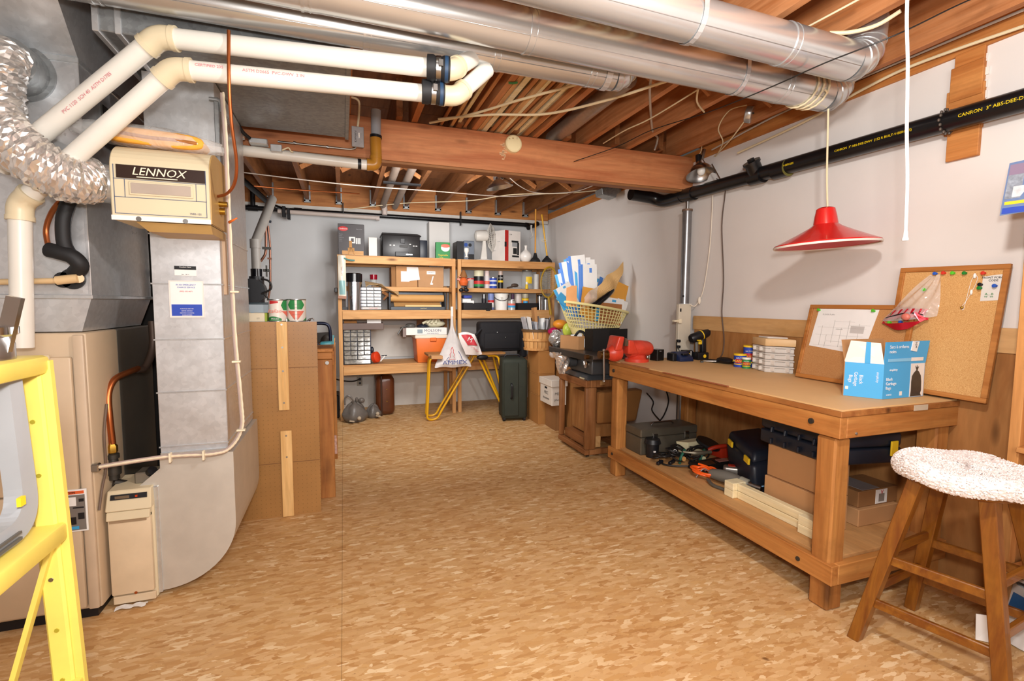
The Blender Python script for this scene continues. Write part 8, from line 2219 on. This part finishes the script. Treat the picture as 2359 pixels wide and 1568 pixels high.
# bushel basket with papers
t = Thing('bushel_basket', 'round wooden bushel basket full of papers on the cardboard stack', 'basket', (2.0, 4.88, .79))
c = V(1.985, 4.88, .791)
WB = wood('basket_slat', '#bd8448', '#dcaa6c', 'z', knots=False)
for k in range(20):
    a = 2 * PI * k / 20; b = 2 * PI * (k + .9) / 20
    q = lambda r_, aa, z: c + V(r_ * math.cos(aa), r_ * math.sin(aa), z)
    t.part('slat', MB().hexa([q(.128, a, 0), q(.128, b, 0), q(.134, b, 0), q(.134, a, 0)], [q(.154, a, .225), q(.154, b, .225), q(.160, b, .225), q(.160, a, .225)]), WB)
for z, r_ in ((.215, .166), (.115, .151), (.015, .140)):
    t.part('hoop', MB().lathe([(r_, -.012), (r_ + .004, -.012), (r_ + .006, .012), (r_ + .002, .012)], c + V(0, 0, z), 32), WB if z < .2 else mat('dark_hoop', '#5a4228', .6))
t.part('bottom', MB().cyl(c, c + V(0, 0, .006), .128, n=28), WB)
rr = random.Random(5)
for k in range(12):
    a = rr.uniform(-.5, .5); x = -.10 + .018 * k
    p = c + V(x, rr.uniform(-.06, .05), .12)
    lean = V(-.22 + .040 * k, rr.uniform(-.1, .1), 1).normalized()
    L = rr.uniform(.17, .25)
    m_ = (mat('leaflet_grey', '#b8b8bc', .5, var=.2, vs=30), PAPER, mat('leaflet_print', '#8890a0', .5, var=.35, vs=40))[k % 3]
    if k == 4: m_ = mat('paper_bag_brown', '#a87848', .8, bmp=.3); L = .34
    if k == 9: m_ = mat('paper_grey_sheet', '#b0aeb0', .6); L = .22
    single('leaflet', ('crumpled brown paper bag sticking up in the bushel basket' if k == 4 else 'large grey sheet in the bushel basket' if k == 9 else 'thin printed leaflet fanned out in the bushel basket'), 'paper', MB().bar(p, p + lean * L, .13 if k != 4 else .10, .003 if k != 4 else .03, up=(1, rr.uniform(-.5, .2), 0)), m_, None if k in (4, 9) else 'leaflets in the bushel basket')
single('orange_bag', 'orange bag squeezed between the bushel basket and the laundry basket', 'bag', MB().ball((2.14, 4.62, 1.08), (.08, .08, .05), 16, 10), mat('orange_bag', '#d88a28', .4, bmp=.4, bs=30))
single('pink_pouch', 'glossy magenta pouch beside the bushel basket', 'pouch', MB().ball((2.11, 4.70, 1.0), (.075, .07, .045), 16, 10), mat('magenta_gloss', '#a81c50', .2))
single('green_pouch', 'lime green pouch beside the laundry basket', 'pouch', MB().ball((2.14, 4.42, 1.03), (.065, .05, .075), 16, 10), mat('lime_gloss', '#b8c84c', .3, bmp=.3, bs=40))
def blob(c, s_, seed, n=20, m=12, amp=.18):
    r2 = random.Random(seed)
    ph = [r2.uniform(0, 6) for _ in range(6)]
    def f(u, v):
        a = 2 * PI * u; p = -PI / 2 + PI * v
        k = 1 + amp * (math.sin(3 * a + ph[0]) * math.cos(2 * p + ph[1]) + .6 * math.sin(7 * a + ph[2]) * math.cos(5 * p + ph[3]))
        return V(*c) + V(s_[0] * math.cos(p) * math.cos(a) * k, s_[1] * math.cos(p) * math.sin(a) * k, s_[2] * math.sin(p) * k)
    return MB().grid(f, n, m, smooth=False)
single('silver_bag', 'crumpled silver grey plastic bag at the back end of the jointer table', 'bag', blob((1.84, 4.05, .975), (.065, .085, .07), 3), mat('silver_film', '#a8a4a0', .25, .5))

# small carton and black panels on the jointer table
N2 = V(*((1.893,3.776,0.906))); L2 = V(*((1.831,4.01,0.906))); R2 = N2 + V(.20, .03, 0)
N2 = V(1.865, 3.66, .906); L2 = V(1.79, 3.86, .906); R2 = V(2.06, 3.70, .906); F2 = L2 + R2 - N2
z1 = .906 + .115
t = Thing('open_carton', 'small open cardboard carton with a white address label on the jointer table', 'carton', (1.93, 3.78, .906))
for a, b in ((L2, N2), (N2, R2), (R2, F2), (F2, L2)):
    d_ = (b - a).normalized(); nn = V(-d_.y, d_.x, 0) * .004
    t.part('side', MB().hexa([a, b, b + nn, a + nn], [V(p.x, p.y, z1) for p in (a, b, b + nn, a + nn)]), CARD)
t.part('bottom', MB().prism([(p.x, p.y) for p in (L2, N2, R2, F2)], 'z', .9055, .909), CARD)
d_ = (R2 - N2); nn = V(d_.y, -d_.x, 0).normalized() * .0012
lbp = t.part('label', MB().hexa([N2 + d_ * .30 + V(0, 0, .02), N2 + d_ * .98 + V(0, 0, .02), N2 + d_ * .98 + nn + V(0, 0, .02), N2 + d_ * .30 + nn + V(0, 0, .02)], [N2 + d_ * .30 + V(0, 0, .095), N2 + d_ * .98 + V(0, 0, .095), N2 + d_ * .98 + nn + V(0, 0, .095), N2 + d_ * .30 + nn + V(0, 0, .095)]), PAPER)
t.text('R', .035, REDP, N2 + d_ * .42 + nn * 1.6 + V(0, 0, .062), d_, (0, 0, 1), parent=lbp)
t.text('Please\nreturn', .012, GREYP, N2 + d_ * .66 + nn * 1.6 + V(0, 0, .058), d_, (0, 0, 1), parent=lbp)
t.part('contents', MB().bar(L2.lerp(R2, .3) + V(0, 0, .10), L2.lerp(R2, .6) + V(0, 0, .115), .05, .04), WHITEP)
t.part('black_strap', MB().tube(spline([L2.lerp(R2, .35) + V(0, -.03, .10), L2.lerp(R2, .45) + V(0, -.04, .15), L2.lerp(R2, .6) + V(0, -.03, .14), L2.lerp(R2, .65) + V(0, -.03, .10)], 5), .012, 8), BLACK)
t = Thing('black_display_box', 'black open sided box standing on the jointer table behind the vise', 'box', (2.05, 3.5, .906))
BX_ = mat('matte_black', '#141314', .6)
t.part('left_panel', MB().box(1.925, 2.075, 3.52, 3.532, .906, 1.085), BX_)
t.part('right_panel', MB().hexa([(2.0755, 3.52, .906), (2.30, 3.60, .906), (2.296, 3.612, .906), (2.0755, 3.532, .906)], [(2.0755, 3.52, 1.085), (2.30, 3.60, 1.085), (2.296, 3.612, 1.085), (2.0755, 3.532, 1.085)]), BX_)
t.part('side_panel', MB().box(1.925, 1.937, 3.5325, 3.66, .906, 1.085), BX_)
t.part('back_panel', MB().hexa([(1.94, 3.66, .906), (2.296, 3.72, .906), (2.296, 3.73, .906), (1.94, 3.672, .906)], [(1.94, 3.66, 1.085), (2.296, 3.72, 1.085), (2.296, 3.73, 1.085), (1.94, 3.672, 1.085)]), BX_)

# laundry basket with envelopes
t = Thing('laundry_basket', 'pale yellow plastic laundry basket heaped with envelopes', 'basket', (2.27, 4.20, .99))
BK = mat('basket_yellow', '#e8da98', .45, var=.03)
bc = V(2.275, 4.16, 0)
def rim(a, k, o=0.0):
    """k 0 base .. 1 rim; the basket tilts down to the right"""
    rx = .215 + .125 * k + o; ry = .150 + .085 * k + o
    x = rx * math.cos(a); y = ry * math.sin(a)
    return V(bc.x + x, bc.y + y, .995 + .265 * k - .155 * x * (.4 + .6 * k))
mb = MB()
for k0, k1 in ((0, .22),):
    mb.grid(lambda u, v: rim(2 * PI * u, k0 + (k1 - k0) * v), 48, 3)
t.part('lower_wall', mb, BK, thick=.003)
t.part('base', MB().add([rim(2 * PI * i / 40, 0) for i in range(40)], [tuple(range(40))]), BK, thick=.003)
gr = MB(); n = 54
for i in range(n):
    a = 2 * PI * i / n
    gr.tube([rim(a, .20), rim(a, .6, .003), rim(a, .96)], .0042, 5)
for k in (.33, .44, .55, .66, .77, .88):
    gr.tube([rim(2 * PI * i / 60, k, .001) for i in range(60)], .0036, 5, closed=True)
t.part('lattice_wall', gr, BK, kind='stuff')
rm = MB().tube([rim(2 * PI * i / 60, 1.0, .008) for i in range(60)], .013, 8, closed=True)
t.part('rim', rm, BK)
rr = random.Random(21)
BS = mat('envelope_blue', '#5088dc', .5, var=.04); BS2 = mat('envelope_sky', '#48a8e0', .5, var=.04); OE = mat('manila_envelope', '#e0a040', .6, var=.03); OEP = mat('peach_envelope', '#e8a86c', .6)
KF = mat('kraft_wrap', '#cfa76e', .75, bmp=.5, bs=18)
def envelope(label, base_, lean, L, W_, m, strip=None, grp=None, facing=(0, -1, 0), text=None):
    p = V(*base_); d_ = V(*lean).normalized(); f_ = V(*facing).normalized()
    s_ = d_.cross(f_).normalized(); nn = s_.cross(d_).normalized()
    if nn.y > 0: nn = -nn
    t = Thing('envelope', label, 'envelope', p, grp)
    a = p - s_ * W_ / 2; b = p + s_ * W_ / 2
    if (b - a).x < 0: a, b = b, a
    th = .003
    t.part('sheet', MB().hexa([a, b, b - nn * th, a - nn * th], [a + d_ * L, b + d_ * L, b + d_ * L - nn * th, a + d_ * L - nn * th]), m)
    if strip:
        k = .16
        t.part('printed_edge', MB().hexa([a, a.lerp(b, k), a.lerp(b, k) + nn * .0008, a + nn * .0008], [q + d_ * L for q in (a, a.lerp(b, k), a.lerp(b, k) + nn * .0008, a + nn * .0008)]), strip)
        t.part('printed_tab', MB().hexa([a.lerp(b, .55) + d_ * L * .84, a.lerp(b, .70) + d_ * L * .84, a.lerp(b, .70) + d_ * L * .84 + nn * .0008, a.lerp(b, .55) + d_ * L * .84 + nn * .0008], [q + d_ * L * .09 for q in (a.lerp(b, .55) + d_ * L * .84, a.lerp(b, .70) + d_ * L * .84, a.lerp(b, .70) + d_ * L * .84 + nn * .0008, a.lerp(b, .55) + d_ * L * .84 + nn * .0008)]), strip)
    if text:
        t.text(text, .016, GREYP, a.lerp(b, .55) + d_ * L * .6 + nn * .002, (b - a), d_)
    return t
for k in range(13):
    f_ = k / 12
    bx = 2.10 + .17 * f_; by = 4.22 - .012 * k + (.10 if k > 8 else 0)
    lean = (-.24 + .40 * f_ + rr.uniform(-.03, .03), .10, 1)
    L = .46 + .17 * math.sin(PI * min(1, f_ * 1.2)) + rr.uniform(-.03, .02)
    envelope('white courier envelope with a blue edge fanned upright in the laundry basket', (bx, by, 1.17), lean, L - .03, .16, PAPER, BS if k % 3 else BS2, 'courier envelopes in the laundry basket', (-.4 + .2 * f_, -1, 0))
for k in range(4):
    envelope('white envelope with printed lines at the top right of the heap', (2.20 + .055 * k, 4.25 - .03 * k, 1.18), (.10 + .07 * k, .1, 1), .52 - .055 * k, .26, PAPER, BS if k % 2 else None, 'printed envelopes at the top of the heap', (.15, -1, 0), 'SAVE THIS')
envelope('white and sky blue envelope leaning far out at the left of the heap', (2.01, 4.10, 1.27), (-.62, -.1, 1), .22, .17, PAPER, BS2, None, (-.4, -1, .3))
envelope('sky blue edged envelope below the far leaning one', (2.01, 4.10, 1.26), (-.80, -.1, .62), .18, .08, BS2, None, None, (-.4, -1, .3))
envelope('peach envelope with a window hanging over the left rim', (1.99, 4.06, 1.272), (.03, .05, 1), .19, .10, OEP, None, None, (-.2, -1, 0))
envelope('manila envelope standing at the middle of the heap', (2.14, 4.05, 1.18), (.18, .12, 1), .27, .14, OE, None, None, (-.1, -1, 0))
envelope('manila envelope with a pointed flap at the right of the heap', (2.42, 4.06, 1.16), (.30, .12, 1), .36, .24, OE, None, None, (.2, -1, 0))
envelope('manila envelope low at the front of the laundry basket', (2.20, 4.05, 1.13), (.22, .02, 1), .25, .16, OE, None, None, (0, -1, 0))
envelope('white letter with blue edge at the front right of the basket', (2.36, 4.03, 1.12), (.12, .0, 1), .235, .30, PAPER, BS2, None, (.05, -1, 0), 'STATEMENT OF ACCOUNT')
envelope('brown envelope low at the front right of the basket', (2.37, 4.018, 1.10), (.08, .0, 1), .20, .24, mat('brown_envelope', '#a86c3c', .7), None, None, (.05, -1, 0))
envelope('white letter at the right rim of the basket', (2.49, 4.08, 1.14), (.34, .03, 1), .20, .14, PAPER, None, None, (.2, -1, 0))
def kraft(u, v):
    o = V(2.15, 4.03, 1.34); d1 = V(.33, .03, .20); d2 = V(.06, .02, .15)
    return o + d1 * u + d2 * (v - .5) * (1 + u) + V(.01 * math.sin(9 * u + 5 * v), -.05 * math.sin(PI * v) + .014 * math.sin(13 * u + 7 * v), .012 * math.sin(11 * u * v + 3))
single('kraft_paper', 'crumpled tan wrapping paper across the envelopes', 'paper', MB().grid(kraft, 18, 10, smooth=False), KF, thick=.003)
single('clear_sleeve', 'clear plastic sleeve at the left end of the tan wrapping paper', 'plastic', MB().grid(lambda u, v: kraft(-.25 + .45 * u, v) + V(0, -.012, 0), 10, 8), CLEARW)
single('black_film', 'glossy black plastic bag poking out in the middle of the heap', 'bag', MB().tube(spline([(2.16, 4.0, 1.25), (2.24, 4.0, 1.31), (2.32, 3.99, 1.37), (2.40, 4.01, 1.43)], 6), [.015, .025, .03, .032, .032, .032, .03, .028, .027, .026, .026, .025, .024, .024, .022, .02, .018, .015, .01], 10), mat('black_gloss_film', '#141416', .12, bmp=.5, bs=40))
